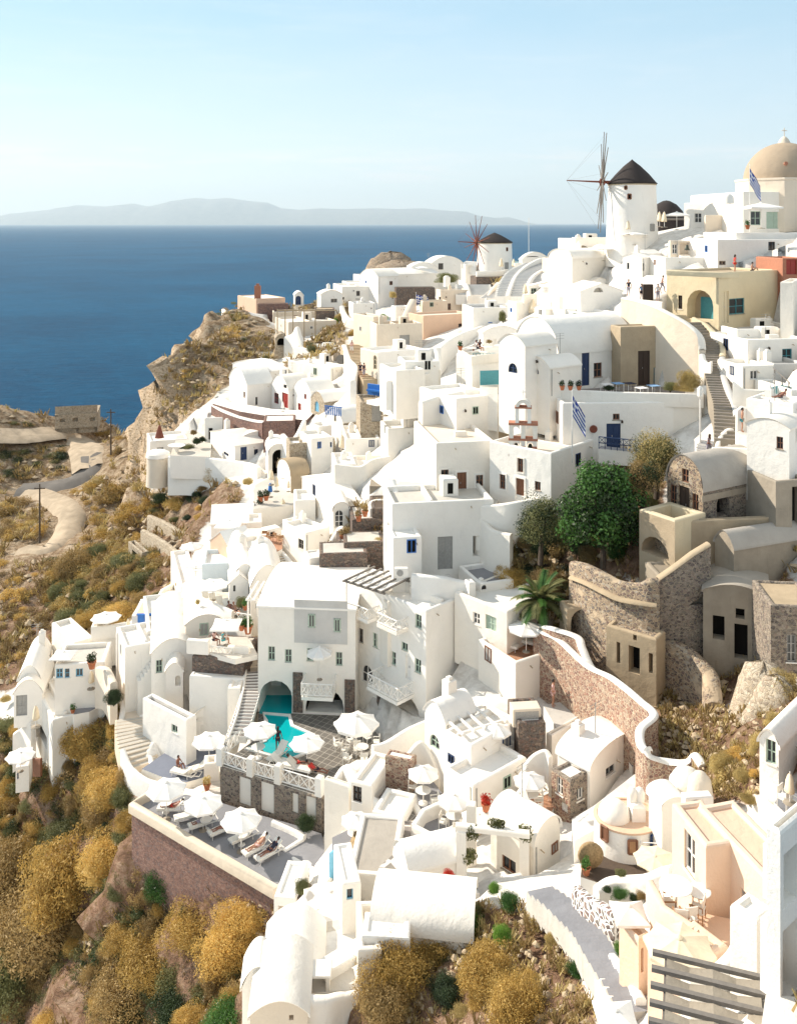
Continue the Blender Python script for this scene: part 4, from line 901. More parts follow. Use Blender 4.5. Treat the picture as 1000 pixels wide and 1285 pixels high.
# ------------------------------------------------------------------ the ridge: windmills, church and the houses round them
def windmill(label,cx,base,top,apex,wt,wb,Y,Rs,yaw,spoke,rot,hubx,huby,bow,n=12,ops=(),sl='whitewood'):
    c=P(cx,base,Y); k=Y/F; rt,rb,h,ha=wt/2*k,wb/2*k,(base-top)*k,(base-apex)*k; root=empty('windmill',c,0,label,'windmill')
    b=MB(); b.lathe([(rb*1.04,-3),(rb,0),(rb*.5+rt*.5,h*.5),(rt,h-.25),(rt*.99,h)],(0,0,0),48); b.build('tower','white',root,smooth=True)
    b=MB(); b.lathe([(rt*.96,h-.22),(rt*1.07,h-.12),(rt*1.02,h+.02),(rt*.72,h+(ha-h)*.34),(rt*.36,h+(ha-h)*.70),(rt*.10,h+(ha-h)*.90),(.07,ha-.1),(0,ha)],(0,0,0),40)
    r=random.Random(3); b.v=[(x*(1+r.uniform(-.02,.02)),y*(1+r.uniform(-.02,.02)),z) for x,y,z in b.v]; b.build('roof','thatch',root,smooth=True)
    b=MB(); b.lathe([(rt*1.0,h-.34),(rt*1.035,h-.3),(rt*1.035,h-.2),(rt,h-.16)],(0,0,0),48); b.build('eaves','tan',root,smooth=True)
    for (x,y,w_,hh,mt) in ops:
        s=(x-cx)/(wt/2); s=max(-.9,min(.9,s)); an=math.asin(s); q=(c.z-(-(y-CY)*k))*-1; z=-(y-CY)*k-c.z
        rr=rb+(rt-rb)*min(1,z/h); p=Vector((math.sin(an)*rr,-math.cos(an)*rr,z)); dd=Vector((math.cos(an),math.sin(an),0)); nn=Vector((math.sin(an),-math.cos(an),0)); W_,H_=w_*k/2,hh*k/2
        f=MB(); o3=p+nn*.02
        for e0,m in ((0,0),): 
            vs=[o3+dd*sx*W_+Vector((0,0,sz*H_)) for sx,sz in((-1,-1),(1,-1),(1,1),(-1,1))]
            for i in range(4): f.bar(vs[i],vs[(i+1)%4],.07,4)
        g=f.build('window','brownwood' if mt=='w' else 'greydoor',root); f=MB(); f.add([v-nn*.0 for v in vs],[(0,1,2,3)]); f.build('pane','dark' if mt=='w' else 'greydoor',g)
    hub=Vector(((hubx-cx)*k,-.3,-(huby-CY)*k-c.z)); ax=Vector((-math.cos(R(yaw)),-math.sin(R(yaw)),0.05)).normalized()
    b=MB(); b.bar(hub-ax*(rt+1.0),hub+ax*.4,.2,8); b.build('axle',sl,root); 
    b=MB(); b.bar(hub+ax*.3,hub+ax*bow,.13,6,r2=.06); b.build('bowsprit',sl,root)
    w_=MB(); up=Vector((0,0,1)); e1=ax.cross(up).normalized(); e2=ax.cross(e1); tips=[]
    b=MB(); b.lathe([(.0,-.35),(.42,-.3),(.42,.3),(0,.35)],(0,0,0),12); b.v=[tuple(hub+e1*x+e2*y+ax*z) for x,y,z in b.v]; b.build('hub',sl,root)
    for i in range(n):
        a=rot+2*PI*i/n; d=e1*math.cos(a)+e2*math.sin(a); t=hub+d*Rs; tips.append(t); b=MB(); b.bar(hub,t,.085,5,r2=.05); b.bar(hub,hub+d*Rs*.45,.15,5,r2=.09); b.build('spoke',spoke,root)
    b=MB()
    for i in range(0,n,2): b.bar(tips[i],hub+ax*bow,.008,3)
    b.build('stays',spoke,root); return root
windmill('tall white windmill with dark pointed thatch cap and bare sail spokes on the ridge',793,304,229,199,58,64,115,6.4,-7,'greywood',.13,755,228,4.4,ops=[(779,236,3,4,'w'),(783,247,4,6,'w'),(810,285,7,8,'d')],sl='rust')
windmill('smaller white windmill with grey cap and pink spokes further along the ridge',620.5,344,303,291,43,45,178,5.4,22,'rust',.2,598,304,4.0,ops=[(634,312,2.5,4,'w'),(633,333,5,9,'d')],sl='rust')
crop(700,150,.3)
o=MB(); o.lathe([(0,2.9),(.5,2.8),(1.4,2.3),(2.2,1.4),(2.6,.3),(2.6,-3)],(0,0,0),28)
r_=empty('stone_dome',P(836,277,128),0,'low dark thatched dome behind the parasols beside the tall windmill','dome'); o.build('shell','thatch',r_,smooth=True)
o=MB(); o.lathe([(2.62,.1),(2.75,.15),(2.75,.4),(2.6,.42)],(0,0,0),28); o.build('rim','greywood',r_,smooth=True)
H=house('white flat house with an arched cream porch at the foot of the tall windmill',58,72,378,492,600,8,Y=119,op=[('u',76,525,134,594,'na','cream')])
H=house('white open pavilion beside the arched porch below the tall windmill',135,142,235,545,592,6,Y=117,roof='arc',axis='v',rise=22,op=[('u',160,550,215,590,'oa')])
H=house('white cube house with a stepped roof on the skyline left of the domed church',528,660,757,345,450,40,Y=112,op=[('v',570,390,600,430,'w','whitewood'),('v',620,395,640,430,'w','whitewood')],rmat='greyfloor')
chimney(H,712,338,1.2,.7,'dome')
H=house('cream walled house between the skyline cube and the church terrace',612,618,757,398,500,5,Y=108,mat='cream',rmat='pink')
H=house('cream belfry house with two hanging bells in an open gallery',462,470,662,505,570,6,Y=104,mat='cream',op=[('u',510,512,565,562,'o'),('u',575,512,650,562,'o'),('u',478,520,500,560,'w','whitewood')])
for i,(x,lb) in enumerate(((540,'left smaller bronze bell in the open gallery of the cream belfry'),(594,'right larger bronze bell in the open gallery of the cream belfry'))):
    s=.42+.12*i; p=P(X(x),Yp(545),103.2); b=MB(); b.lathe([(0,.95),(.18,.93),(.28,.7),(.34,.35),(.5,.05),(.46,.0),(0,.06)],(0,0,0),18); b.v=[(a*s*1.5,c_*s*1.5,z*s*1.5) for a,c_,z in b.v]
    o=b.build('bell','bronze',None,smooth=True); o.location=p; tag(o,lb,'bell'); c2=MB(); c2.bar((0,0,1.3*s),(0,0,2.0*s),.04); c2.build('hanger','greywood',o)
H=house('white house wall with small grating under the church terrace',655,668,1060,500,640,5,Y=97,op=[('u',880,510,908,546,'w','darkwood'),('u',674,590,702,608,'w','cement')],d=9)
H=house('upper white parapet wall carrying the church parasol terrace',735,745,1060,472,520,6,Y=98,d=8,par=.5)
H=house('cream domed church body with glazed porch on the right skyline',758,775,1100,300,470,6,Y=103,mat='white',op=[('u',806,382,848,440,'w','sage'),('u',872,385,938,455,'d','sage'),('u',960,380,990,440,'w','sage')],d=14)
# dome on an octagonal drum
c=P(984,226,108); r_=empty('church_dome',c,0,'large brown church dome on an apricot drum against the sky','dome')
c.z-=0;b=MB(); b.lathe([(4.55*math.cos(i*PI/2/16),4.45*math.sin(i*PI/2/16)) for i in range(17)],(0,0,0),48); b.build('shell','domebrown',r_,smooth=True)
b=MB(); b.lathe([(5.4,-6),(5.4,-.15),(5.5,-.1),(5.5,.12),(4.7,.16)],(0,0,0),8,a0=PI/8,a1=2*PI+PI/8); b.build('drum','cream',r_)
b=MB(); b.lathe([(.75,4.3),(.62,4.6),(.45,4.9),(.2,5.15),(0,5.2)],(0,0,0),20); b.bar((0,0,5.1),(0,0,6.2),.05); b.bar((-.3,0,5.9),(.3,0,5.9),.05); b.build('finial','cream',r_,angle=40)
b=MB(); b.bar((-1.6,-4.1,1.7),(-1.6,-4.35,1.75),.22,8); b.build('vent','brick',r_)
def flag(label,px,ptop,pbot,Y,fl=2.6,fh=1.5,droop=.8,pat='greek',pole=.05,dirx=.5):
    px,ptop,pbot=X(px),Yp(ptop),Yp(pbot); c=P(px,pbot,Y); h=(pbot-ptop)/F*Y; r=empty('flag',c,0,label,'flag'); b=MB(); b.bar((0,0,-.5),(0,0,h),pole,8,r2=pole*.6); b.lathe([(0,h-.05),(.09,h+.03),(0,h+.12)],(0,0,0),8); b.build('flagpole','whitewood',r)
    b=MB(); nx,nz=18,18
    for j in range(nz+1):
        for i in range(nx+1):
            s=i/nx; t=j/nz; x=s*fl*(1-droop*.75)*1.0*dirx/abs(dirx); z=h-.25-t*fh-s*fl*droop*.72; y=.16*math.sin(s*9+t*2)*s; b.v.append((x,y,z))
    for j in range(nz):
        for i in range(nx):
            s=(i+.5)/nx; t=(j+.5)/nz; st=int(t*9)
            m=1 if st%2==0 else 0
            if s<.37 and t<.555: m=0 if (abs(s-.185)<.04 or abs(t-.277)<.06) else 1
            b.f.append((j*(nx+1)+i,j*(nx+1)+i+1,(j+1)*(nx+1)+i+1,(j+1)*(nx+1)+i)); b.m.append(m)
    b.build('cloth',['flagwhite','flagblue'],r,smooth=True); return r
flag('blue and white striped flag hanging before the big church dome',802,190,450,99,3.2,1.7,.85,dirx=.5)
umb('white parasol beside the church glass doors below the dome',850,343,455,Y=99,kind='square',wpx=178)
umb('white parasol on the terrace right of the tall windmill',497,382,460,Y=110,kind='square',wpx=112)
umb('white parasol low at the foot of the tall windmill tower',322,467,522,Y=112,wpx=122)
umb('white tented parasol over the pavilion under the windmill',190,525,590,Y=114,kind='square',wpx=92)
umb('cream furled parasol standing against the windmill tower',294,418,480,Y=111,kind='shut',mat='canvas_cream')
umb('left cream furled parasol right of the windmill tower',425,382,448,Y=109,kind='shut',mat='canvas_cream')
umb('right cream furled parasol right of the windmill tower',445,382,450,Y=108,kind='shut',mat='canvas_cream')
pot('clay pot with a plant at the corner of the church porch',793,458,Y=97.5,s=1.6)
# houses below the mill
H=house('small white cube house with one window below the windmill pavilion',270,352,440,575,667,38,Y=104,roof='gable',axis='u',rise=14,op=[('v',288,598,298,625,'w','greydoor'),('u',395,592,422,632,'w','sage'),('u',350,600,362,632,'w','greydoor')])
H=house('white hipped cottage left of the yellow plant under the belfry',310,370,432,560,640,30,Y=106,roof='gable',axis='u',rise=12)
H=house('tall white plain wall house behind the cottages below the belfry',440,450,660,575,645,5,Y=100,op=[('u',600,615,630,640,'w','greydoor')],d=5)
crop(700,320,.3)
H=house('long low white house stepping down below the windmill porch',-40,60,300,10,90,35,Y=112,roof='vault',axis='u',rise=34)
H=house('white gable cottage with a white arched niche in its front',90,95,270,150,200,12,Y=101,roof='gable',axis='v',rise=30,op=[('u',150,118,190,155,'na','whitewood','whitewood')],d=5)
H=house('wide white cottage with a shallow roof and twin green panes',-10,140,262,245,300,30,Y=96,op=[('v',62,240,105,265,'w','sage')],roof='flat')
wall('white parapet stepping beside the people at the head of the dark stair',[(270,175,93),(350,185,92),(440,195,90)],h=1.0,ext=1)
person('person in a pale blue shirt standing at the wall above the sloping path',350,190,rz=20,top='cloth_blue',bottom='cloth_dark',Y=92.5,s=1)
person('person in dark clothes leaning at the wall left of the blue shirt',296,172,rz=-30,top='cloth_dark',bottom='cloth_grey',Y=93,s=1)
person('person with a white top standing by the yellow house corner',418,192,rz=10,top='cloth_white',bottom='cloth_grey',Y=91,s=1)
person('person in pink walking beside the corner of the yellow house',435,155,rz=60,pose='walk',top='cloth_pink',bottom='cloth_grey',Y=92,s=1)
b=MB(); b.box((-.5,-.2,0),(.5,.2,1.7),bev=.05); b.box((-.42,-.24,.2),(.42,-.2,1.5)); o=b.build('notice_cabinet','darkwood'); o.location=P(X(376),Yp(192),92); tag(o,'dark standing cabinet behind the people at the stair head','cabinet')
H=house('ochre plastered house with arched doorway and green window above the dark stair',455,672,936,72,290,33,Y=86,mat='ochre',rmat='tan',op=[('v',540,145,650,268,'na','tan'),('u',716,180,780,246,'w','teal'),('u',688,150,714,284,'d','ochre'),('v',503,168,520,225,'w','darkwood')],par=.25)
wall('pale coping wall along the front edge of the ochre house roof',[(458,62,88),(560,66,87),(672,72,86),(800,73,89),(930,75,92)],h=.3,ext=.2,th=.4,mat='ochre',smooth=False)
person('woman in a red swimsuit standing on the ochre house roof',740,70,rz=90,skin='skin',top='red',bottom='red',Y=91,s=1,long_hair=True)
person('person with bare shoulders sitting on the ochre house roof edge',812,66,rz=60,pose='sit',bottom='cloth_dark',Y=91,s=1)
H=house('terracotta red house corner behind the roof terrace at the right edge',922,940,1060,12,110,8,Y=90,mat='brick',rmat='pink',op=[('u',955,0,1000,80,'d','redwood')],d=5)
H=house('bright white tapering wall house right of the ochre house',930,985,1090,112,330,60,Y=82,d=None,op=[])
wall('white sloping wall with peeling apricot plaster under the upper path',[(272,178,90.5),(330,188,89),(400,210,87),(480,248,85),(550,290,83.5),(595,335,82.5),(604,392,82)],h=7.5,th=.6,mat='cream',ext=2,cap='white')
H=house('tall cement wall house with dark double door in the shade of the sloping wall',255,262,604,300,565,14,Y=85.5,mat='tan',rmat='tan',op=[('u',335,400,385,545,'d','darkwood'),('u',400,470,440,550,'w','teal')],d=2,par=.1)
H=house('big white barrel vaulted chapel with bright half round gable',None or -178,3,312,412,560,30,Y=84,roof='vault',axis='u',rise=138,op=[('u',100,392,132,560,'d','navy'),('u',150,450,184,510,'w','brownwood')])
H=house('white vaulted house with an arched blue window in its bright gable',-247,-137,-5,380,600,36,Y=80,roof='arc',axis='u',rise=40,op=[('v',-208,452,-170,492,'wa','navy')])
H=house('small white vaulted annex with pots on its low terrace wall',-135,-35,95,470,590,34,Y=79.5,roof='arc',axis='u',rise=34,op=[('v',-110,468,-80,495,'wa','navy')])
T=platform('white walled terrace with tables before the vaulted chapel',[(-40,585),(90,600),(240,608),(420,612),(600,618),(660,560),(640,520),(560,560),(330,545),(100,560),(0,545)],(300,600,79.5),skirt=5.5,parapets=[(0,5,.75)],pth=.4,top='tread')
def bluetable(label,x,y,z,rz=0,cl='cloth_white'):
    r=empty('dining_table',on_plane(X(x),Yp(y),z),R(rz),label,'table','tables laid on the chapel terrace'); b=MB(); b.box((-.45,-.45,.72),(.45,.45,.76)); b.build('tabletop',cl,r)
    for sx in(-1,1):
        for sy in (-1,1): b=MB(); b.bar((sx*.4,sy*.4,0),(sx*.4,sy*.4,.72),.03,5); b.build('leg','whitewood',r)
for i,(x,y,c_) in enumerate(((205,575,'cloth_white'),(250,570,'cloth_blue'),(300,570,'cloth_dark'),(350,590,'cloth_white'),(400,580,'cloth_blue'))):
    bluetable(('white','first pale blue','dark','second white','second pale blue')[i]+' table on the chapel terrace, '+('outermost beside the navy door','next to the navy door table','in the middle of the row','fourth along the row','last towards the yellow bush')[i],x,y,T['z'],20,c_)
for i,x in enumerate((18,52,88)): pot('clay pot standing on the low wall, '+('left','middle','right')[i]+' of three beside the chapel door',x,565,Y=78.3,s=1.4,mat='leaf_dark')
shrub('yellow green bush hanging under the sloping wall beside the stair',550,560,60,'leaf_straw',1,Y=79,sz=1.5)
shrub('dark leafy bush beside the teal shutter at the chapel terrace end',470,560,36,'leaf_olive',2,Y=80,sz=1.4)
shrub('small plant against the chapel wall near the tables',212,560,22,'leaf_dark',2,Y=81,sz=1.1)
crop(860,380,.14)
stairs('dark worn stone stair climbing between white walls to the ochre house',[(400,1250,70),(395,1050,72),(380,900,74),(325,740,77),(275,560,80),(235,400,83),(190,300,85),(90,170,87)],w=2.3,n=44,mat='cement',tread='tread',skirt=2)
wall('white wall with a tall pier left of the dark stair',[(150,455,80),(160,500,79.5),(200,540,79),(235,520,78.8)],h=3.5,smooth=False,th=.5)
wall('white wall end rising beside the stair at the terrace corner',[(0,760,79),(150,740,78.5),(200,740,78),(290,750,77),(300,950,75.5),(350,1010,74)],h=2.8,th=.5,ext=2)
wall('grey curved wall below the ochre house running down beside the stair',[(75,125,88),(180,180,86.5),(260,260,85),(330,360,83),(330,470,81)],h=1.4,th=.5,mat='ochre',ext=2)
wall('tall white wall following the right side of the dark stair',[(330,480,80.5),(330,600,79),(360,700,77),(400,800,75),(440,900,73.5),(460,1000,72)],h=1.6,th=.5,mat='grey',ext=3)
H=house('white cube house with a teal window and carved emblem right of the dark stair',500,556,1100,330,570,12,Y=79,op=[('u',868,410,955,535,'w','teal')],d=6)
H=house('white upper parapet house under the tan wall at the right edge',350,462,1100,235,560,8,Y=83,op=[],d=6,rmat='grey')
H=house('low white house with a blank shuttered opening below the teal window',458,512,790,565,780,10,Y=75.5,op=[('u',580,605,648,685,'w','whitewood')],d=4)
chimney(H,670,545,.5,1.2); chimney(H,735,560,.5,1.2)
wall('white zigzag garden wall below the shuttered house',[(430,705,73.5),(520,770,73),(690,780,73),(760,750,73),(790,760,73)],h=1.6,smooth=False,th=.4,ext=2)
b=MB()
for i in range(13): b.box((i*.13,-.02,0),(i*.13+.09,.02,1.15+.12*math.sin(PI*i/12)))
r_=empty('garden_gate',P(X(770),Yp(885),72.2),R(10),'teal slatted garden gate under the dark iron handrail','gate'); b.build('gate_leaf','teal',r_); b=MB(); b.bar((-.08,0,0),(-.08,0,1.4),.06); b.bar((1.75,0,0),(1.75,0,1.4),.06); b.build('post','white',r_)
b=MB(); A_=P(X(785),Yp(580),74); B_=P(X(935),Yp(718),71.5); b.bar((0,0,0),B_-A_,.05); 
for t in (.1,.55,.95): q=(B_-A_)*t; b.bar(q-Vector((0,0,1.2)),q,.05)
o=b.build('handrail','greywood'); o.location=A_; tag(o,'dark iron handrail sloping down above the teal gate','handrail',kind='thing')
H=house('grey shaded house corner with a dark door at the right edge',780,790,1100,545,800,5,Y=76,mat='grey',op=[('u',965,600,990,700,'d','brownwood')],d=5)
H=house('white wall house with a small blue window at the right edge',940,948,1100,780,1000,10,Y=70.5,op=[('u',972,710,1010,780,'w','teal')],d=5)
H=house('large bright white block with a sloping top behind the standing man',545,965,1100,905,1250,48,Y=67,d=None,par=.3)
wall('white bell shaped screen wall around the standing man',[(455,1170,69.5),(458,960,69.5),(500,925,69.5),(550,935,69.5),(580,1010,69.3),(630,1005,69),(645,860,69)],h=3,th=.35,smooth=False)
P_=platform('small green floored ledge where the man stands',[(450,1150),(520,1140),(640,1150),(640,1190),(560,1185),(470,1170)],(520,1155,69),skirt=4,top='grey')
person('bare chested man in trunks looking down on a white ledge beside the stair',507,1156,rz=70,pose='stand',bottom='teal',z=P_['z'],s=1.04)
person('person sunbathing in dark shorts on the wall top under the teal gate',850,880,rz=-60,pose='lie',skin='skin_tan',bottom='cloth_dark',Y=69.5,s=.95,lift=-.1)
H=house('white house with a curved gable and brown shutter above the ruined vault',None or 550,930,1100,1130,1400,45,Y=64,roof='arc',axis='u',rise=60,op=[('v',815,1200,875,1310,'w','brownwood')],d=None)
crop(720,500,.28)
person('woman in a short dress walking down the white steps beside the lamp post',603,255,rz=40,pose='walk',skin='skin_tan',top='cloth_grey',bottom='cloth_grey',Y=73,long_hair=True)
stairs('short white curved steps climbing past the walking woman',[(600,275,71),(595,225,73),(610,190,74)],w=1.6,n=8,tread='greyfloor')
stairs('small white spiral steps under the arch beside the walking woman',[(730,215,70),(710,170,71),(720,140,72)],w=1.3,n=7,tread='greyfloor')
wall('white rounded arch wall around the spiral steps',[(640,215,70),(655,170,70.5),(690,135,71),(740,140,71),(790,190,70),(830,235,69.5)],h=2.4,th=.3)
T=platform('small white platform with a pale bench above the ruined vault',[(620,240),(850,245),(850,215),(640,215)],(700,232,68),skirt=3.5,parapets=[(0,1,.35)],top='palefloor')
b=MB(); b.bar((0,0,-1),(0,0,4.6),.06,8); r_=empty('street_lamp',P(X(566),Yp(250),74),0,'white street lamp post with a square lantern before the white wall','lamp'); b.build('post','whitewood',r_); b=MB(); b.lathe([(.12,4.5),(.25,4.7),(.25,5.3),(.08,5.5),(0,5.55)],(0,0,0),6); b.build('lantern','whitewood',r_)
H=house('long white retaining wall house with a navy door and porthole behind the green tree',-60,-50,640,20,290,3,Y=77.5,op=[('u',146,112,210,230,'d','navy'),('u',175,68,205,95,'w','brownwood')],d=3,par=.3)
b=MB(); b.lathe([(0,-.02),(.30,-.02),(.34,.0),(.30,.06),(0,.04)],(0,0,0),18); b.v=[(x,-z,y) for x,y,z in b.v]; o=b.build('porthole','rust'); o.location=P(X(88),Yp(137),77.4); tag(o,'round rusty porthole cover on the long white wall','porthole')
T=platform('narrow blue railed balcony before the navy door',[(110,225),(280,240),(275,228),(120,212)],(150,225,76),skirt=1.2,top='greyfloor')
b=MB(); A_=on_plane(X(112),Yp(225),T['z']); B_=on_plane(X(278),Yp(242),T['z']); d=B_-A_
for zz in (.5,1.0): b.bar(Vector((0,0,zz)),d+Vector((0,0,zz)),.04)
for i in range(7): q=d*(i/6); b.bar(q,q+Vector((0,0,1.0)),.035); 
for i in range(6): q=d*(i/6); q2=d*((i+1)/6); b.bar(q+Vector((0,0,.5)),q2+Vector((0,0,1)),.02); b.bar(q+Vector((0,0,1)),q2+Vector((0,0,.5)),.02)
o=b.build('railing','navy'); o.location=A_; tag(o,'navy railing with crossed bars on the balcony above the tree','railing',kind='thing')
# ------------------------------------------------------------------ ridge between the mills and the steps below it
crop(480,260,.28)
wall('low white parapet with a table in front of the smaller windmill',[(365,245,178),(375,240,178),(420,243,177)],h=1.8,smooth=False)
H=house('white porch cube left of the smaller windmill tower',365,372,420,255,300,8,Y=177,op=[('u',385,262,415,300,'o')],d=4)
umb('cream furled parasol beside the door of the smaller windmill',532,225,285,Y=172,kind='shut',mat='canvas_cream')
umb('cream furled parasol right of the smaller windmill tower',588,228,285,Y=172,kind='shut',mat='canvas_cream')
T=platform('pale terrace at the foot of the smaller windmill',[(420,300),(530,295),(610,275),(600,262),(520,270),(420,285)],(500,290,172),skirt=4,parapets=[(0,2,.5)])
H=house('white vaulted bunker roof with a pool terrace right of the smaller windmill',612,625,745,232,262,15,Y=165,roof='arc',axis='v',rise=30,op=[('u',645,215,700,222,'wa')])
T=platform('small turquoise rooftop pool beside the smaller windmill',[(590,252),(632,250),(628,242),(592,244)],(610,248,168),skirt=1,top='pool_water',parapets=[(0,3,.15)])
b=MB(); b.bar((0,0,-.5),(0,0,7),.05); o=b.build('mast','whitewood'); o.location=P(X(655),Yp(215),170); tag(o,'thin white mast on the vaulted roof right of the smaller windmill','mast')
H=house('long pink roofed house wall on the skyline left of the tall windmill',715,760,860,228,262,18,Y=150,mat='cream',op=[('u',800,232,812,250,'w')])
H=house('flat topped white house at the skyline wall beside the tall windmill',840,852,1010,140,235,6,Y=122,d=7)
H=house('bright white low house below the skyline wall',740,775,960,250,300,16,Y=128)
wall('white diagonal wall climbing to the skyline beside the broad steps',[(560,395,140),(575,350,145),(600,300,152),(650,255,158),(720,225,163),(748,262,158)],h=1.6,ext=3,th=.7,n=4)
stairs('broad white staircase sweeping up to the skyline between curved walls',[(605,405,140),(615,350,146),(650,290,154),(720,250,162)],w=7,n=26,mat='white',tread='greyfloor',skirt=3)
wall('white parapet along the right side of the broad staircase',[(640,405,138),(650,345,143),(680,300,150),(740,268,156),(800,262,152)],h=1.3,ext=3,th=.6)
stairs('narrow white steps with grey treads left of the broad staircase',[(490,410,142),(530,375,148),(565,335,155)],w=4,n=14,tread='greyfloor')
wall('cream coping wall between the two staircases below the windmill',[(470,400,144),(500,355,149),(560,310,156),(610,290,160)],h=1.2,ext=2.5,th=.6,mat='cream')
stairs('short grey treaded steps beside the cream corner wall',[(410,395,150),(405,345,156)],w=6,n=9,tread='greyfloor')
wall('white curved wall around the short steps',[(350,325,158),(375,345,154),(390,395,149)],h=1.8,th=.8)
H=house('rock retaining house of brown stones below the smaller windmill terrace',400,420,610,312,345,8,Y=164,mat='basalt',rmat='tan',d=5,par=.1)
H=house('white house with a lit dark window against the rocky hummock',190,222,360,248,300,15,Y=188,roof='arc',axis='v',rise=28,op=[('u',250,250,272,278,'w')])
H=house('white low vaulted house on the skyline at the brown rock',110,130,240,265,320,20,Y=186,roof='arc',axis='v',rise=18)
H=house('long white vaulted wall house below the skyline rock',-60,60,250,300,375,24,Y=180,roof='arc',axis='u',rise=20)
umb('small white parasol on the skyline house beside the brown rock',176,262,300,Y=184,wpx=60)
H=house('white house with a dome vault in front of the skyline houses',-100,-20,70,310,390,30,Y=176,roof='arc',axis='u',rise=30)
b=MB(); b.lathe([(0,4.2),(2.2,3.8),(4.1,2.6),(5.0,1.2),(5.4,0),(5.4,-3)],(0,0,0),24); r=random.Random(4); b.v=[(x*(1+r.uniform(-.14,.14)),y*(1+r.uniform(-.14,.14)),z*(1+r.uniform(-.12,.12))) for x,y,z in b.v]
o=b.build('boulder','rubble',smooth=True); o.location=P(X(38),Yp(285),205); tag(o,'large brown boulder standing on the skyline left of the white houses','boulder')
b=MB(); b.lathe([(0,2.6),(3.2,2.3),(5.1,1.4),(6.0,0),(6.0,-3)],(0,0,0),24); b.v=[(x*(1+r.uniform(-.14,.14)),y*(1+r.uniform(-.14,.14)),z*(1+r.uniform(-.12,.12))) for x,y,z in b.v]
o=b.build('boulder','rubble',smooth=True); o.location=P(X(80),Yp(292),200); tag(o,'broad tan boulder leaning right of the skyline boulder','boulder')
H=house('dark stone ruined wall under the white skyline houses',45,60,235,360,405,6,Y=172,mat='basalt',rmat='soil',d=3,par=.1)
shrub('grey green bush on the slope between the skyline house and the windmill',290,330,48,'leaf_olive',1,Y=174)
shrub('yellow bush at the left end of the dark stone wall',45,400,24,'leaf_straw',2,Y=165,sz=1.5)
H=house('cream flat house with a brown window under the short steps',240,262,382,370,470,14,Y=150,mat='cream',op=[('v',252,400,260,440,'w'),('u',292,430,306,458,'w','brownwood')])
chimney(H,288,350,1,1.6)
H=house('small tan roofed cream house right of the wavy cream wall',165,180,292,420,470,10,Y=146,mat='cream',rmat='tan')
flag('small striped flag above the tan roofed house',150,383,430,148,2.4,1.4,.25)
wall('cream wall swooping down left of the big cream house',[(75,545,140),(95,500,142),(120,440,145),(135,410,147)],h=4,th=1.2,mat='cream')
H=house('big cream house with one square brown window and a sloping top',115,183,406,485,620,26,Y=134,mat='pink',rmat='cream',op=[('v',157,515,172,560,'w','brownwood'),('u',340,520,372,558,'w','brownwood')],par=.3)
H=house('small cream house with a grey double door left of the big cream house',-70,14,150,560,645,30,Y=130,mat='pink',rmat='cream',op=[('u',76,575,118,642,'d','greydoor')],fmats={'v':'cream'})
H=house('cream tall box house at the left end of the cream group',-130,-40,20,490,640,32,Y=132,mat='cream')
H=house('white flat house right of the cream houses with a grey roof',375,400,585,440,520,12,Y=132,rmat='greyfloor')
H=house('white sunken house beside the round bush',395,405,560,450,610,10,Y=124,rmat='greyfloor',d=6)
wall('white sweeping wall running down from the round bush',[(250,630,112),(300,590,116),(360,560,119),(420,540,122),(480,515,126)],h=1.8,th=.7)
shrub('round olive bush in a white courtyard below the broad staircase',538,505,24,'leaf_olive',0,Y=122,sz=1.9)
pot('leafy plant in a clay pot beside the round olive bush',595,512,Y=120,s=2.6,mat='leaf_bright')
H=house('white house with shuttered windows beside the stair top parasol',640,655,845,352,420,14,Y=131,roof='gable',axis='v',rise=18,op=[('u',665,362,690,395,'w','sage'),('u',700,362,712,392,'w','sage')])
umb('big square white parasol on the planted terrace below the broad staircase',765,335,415,Y=124,kind='square',wpx=150)
umb('cream furled parasol at the left end of the planted terrace',640,340,410,Y=124,kind='shut',mat='canvas_cream')
umb('tall cream furled parasol below the planted terrace',672,405,508,Y=118,kind='shut',mat='canvas_cream')
T=platform('planted restaurant terrace with square parasol below the broad staircase',[(630,418),(800,408),(795,385),(635,395)],(715,402,124),skirt=4,parapets=[(0,1,.8)],top='tread')
for i,x in enumerate((655,700,745,785)): shrub(('first','second','third','last')[i]+' low plant from the left in the planted restaurant terrace',x,415,18,('leaf_olive','leaf_brown','leaf_dark','leaf_brown')[i],i%4,Y=122.5)
H=house('plain white house below the planted terrace',560,600,780,425,520,18,Y=118)
H=house('white domed house right of the planted terrace',800,815,960,300,380,15,Y=118,roof='arc',axis='v',rise=44)
H=house('white gabled house with an arched niche right of the planted terrace',870,890,1060,350,400,12,Y=112,roof='gable',axis='v',rise=32)
H=house('wide white house with a low green window behind the big vault',775,790,1020,400,510,10,Y=108,op=[('u',850,472,902,498,'w','sage')],d=8)
H=house('white cottage peak left of the green window',680,730,845,455,520,28,Y=110,roof='gable',axis='u',rise=16)
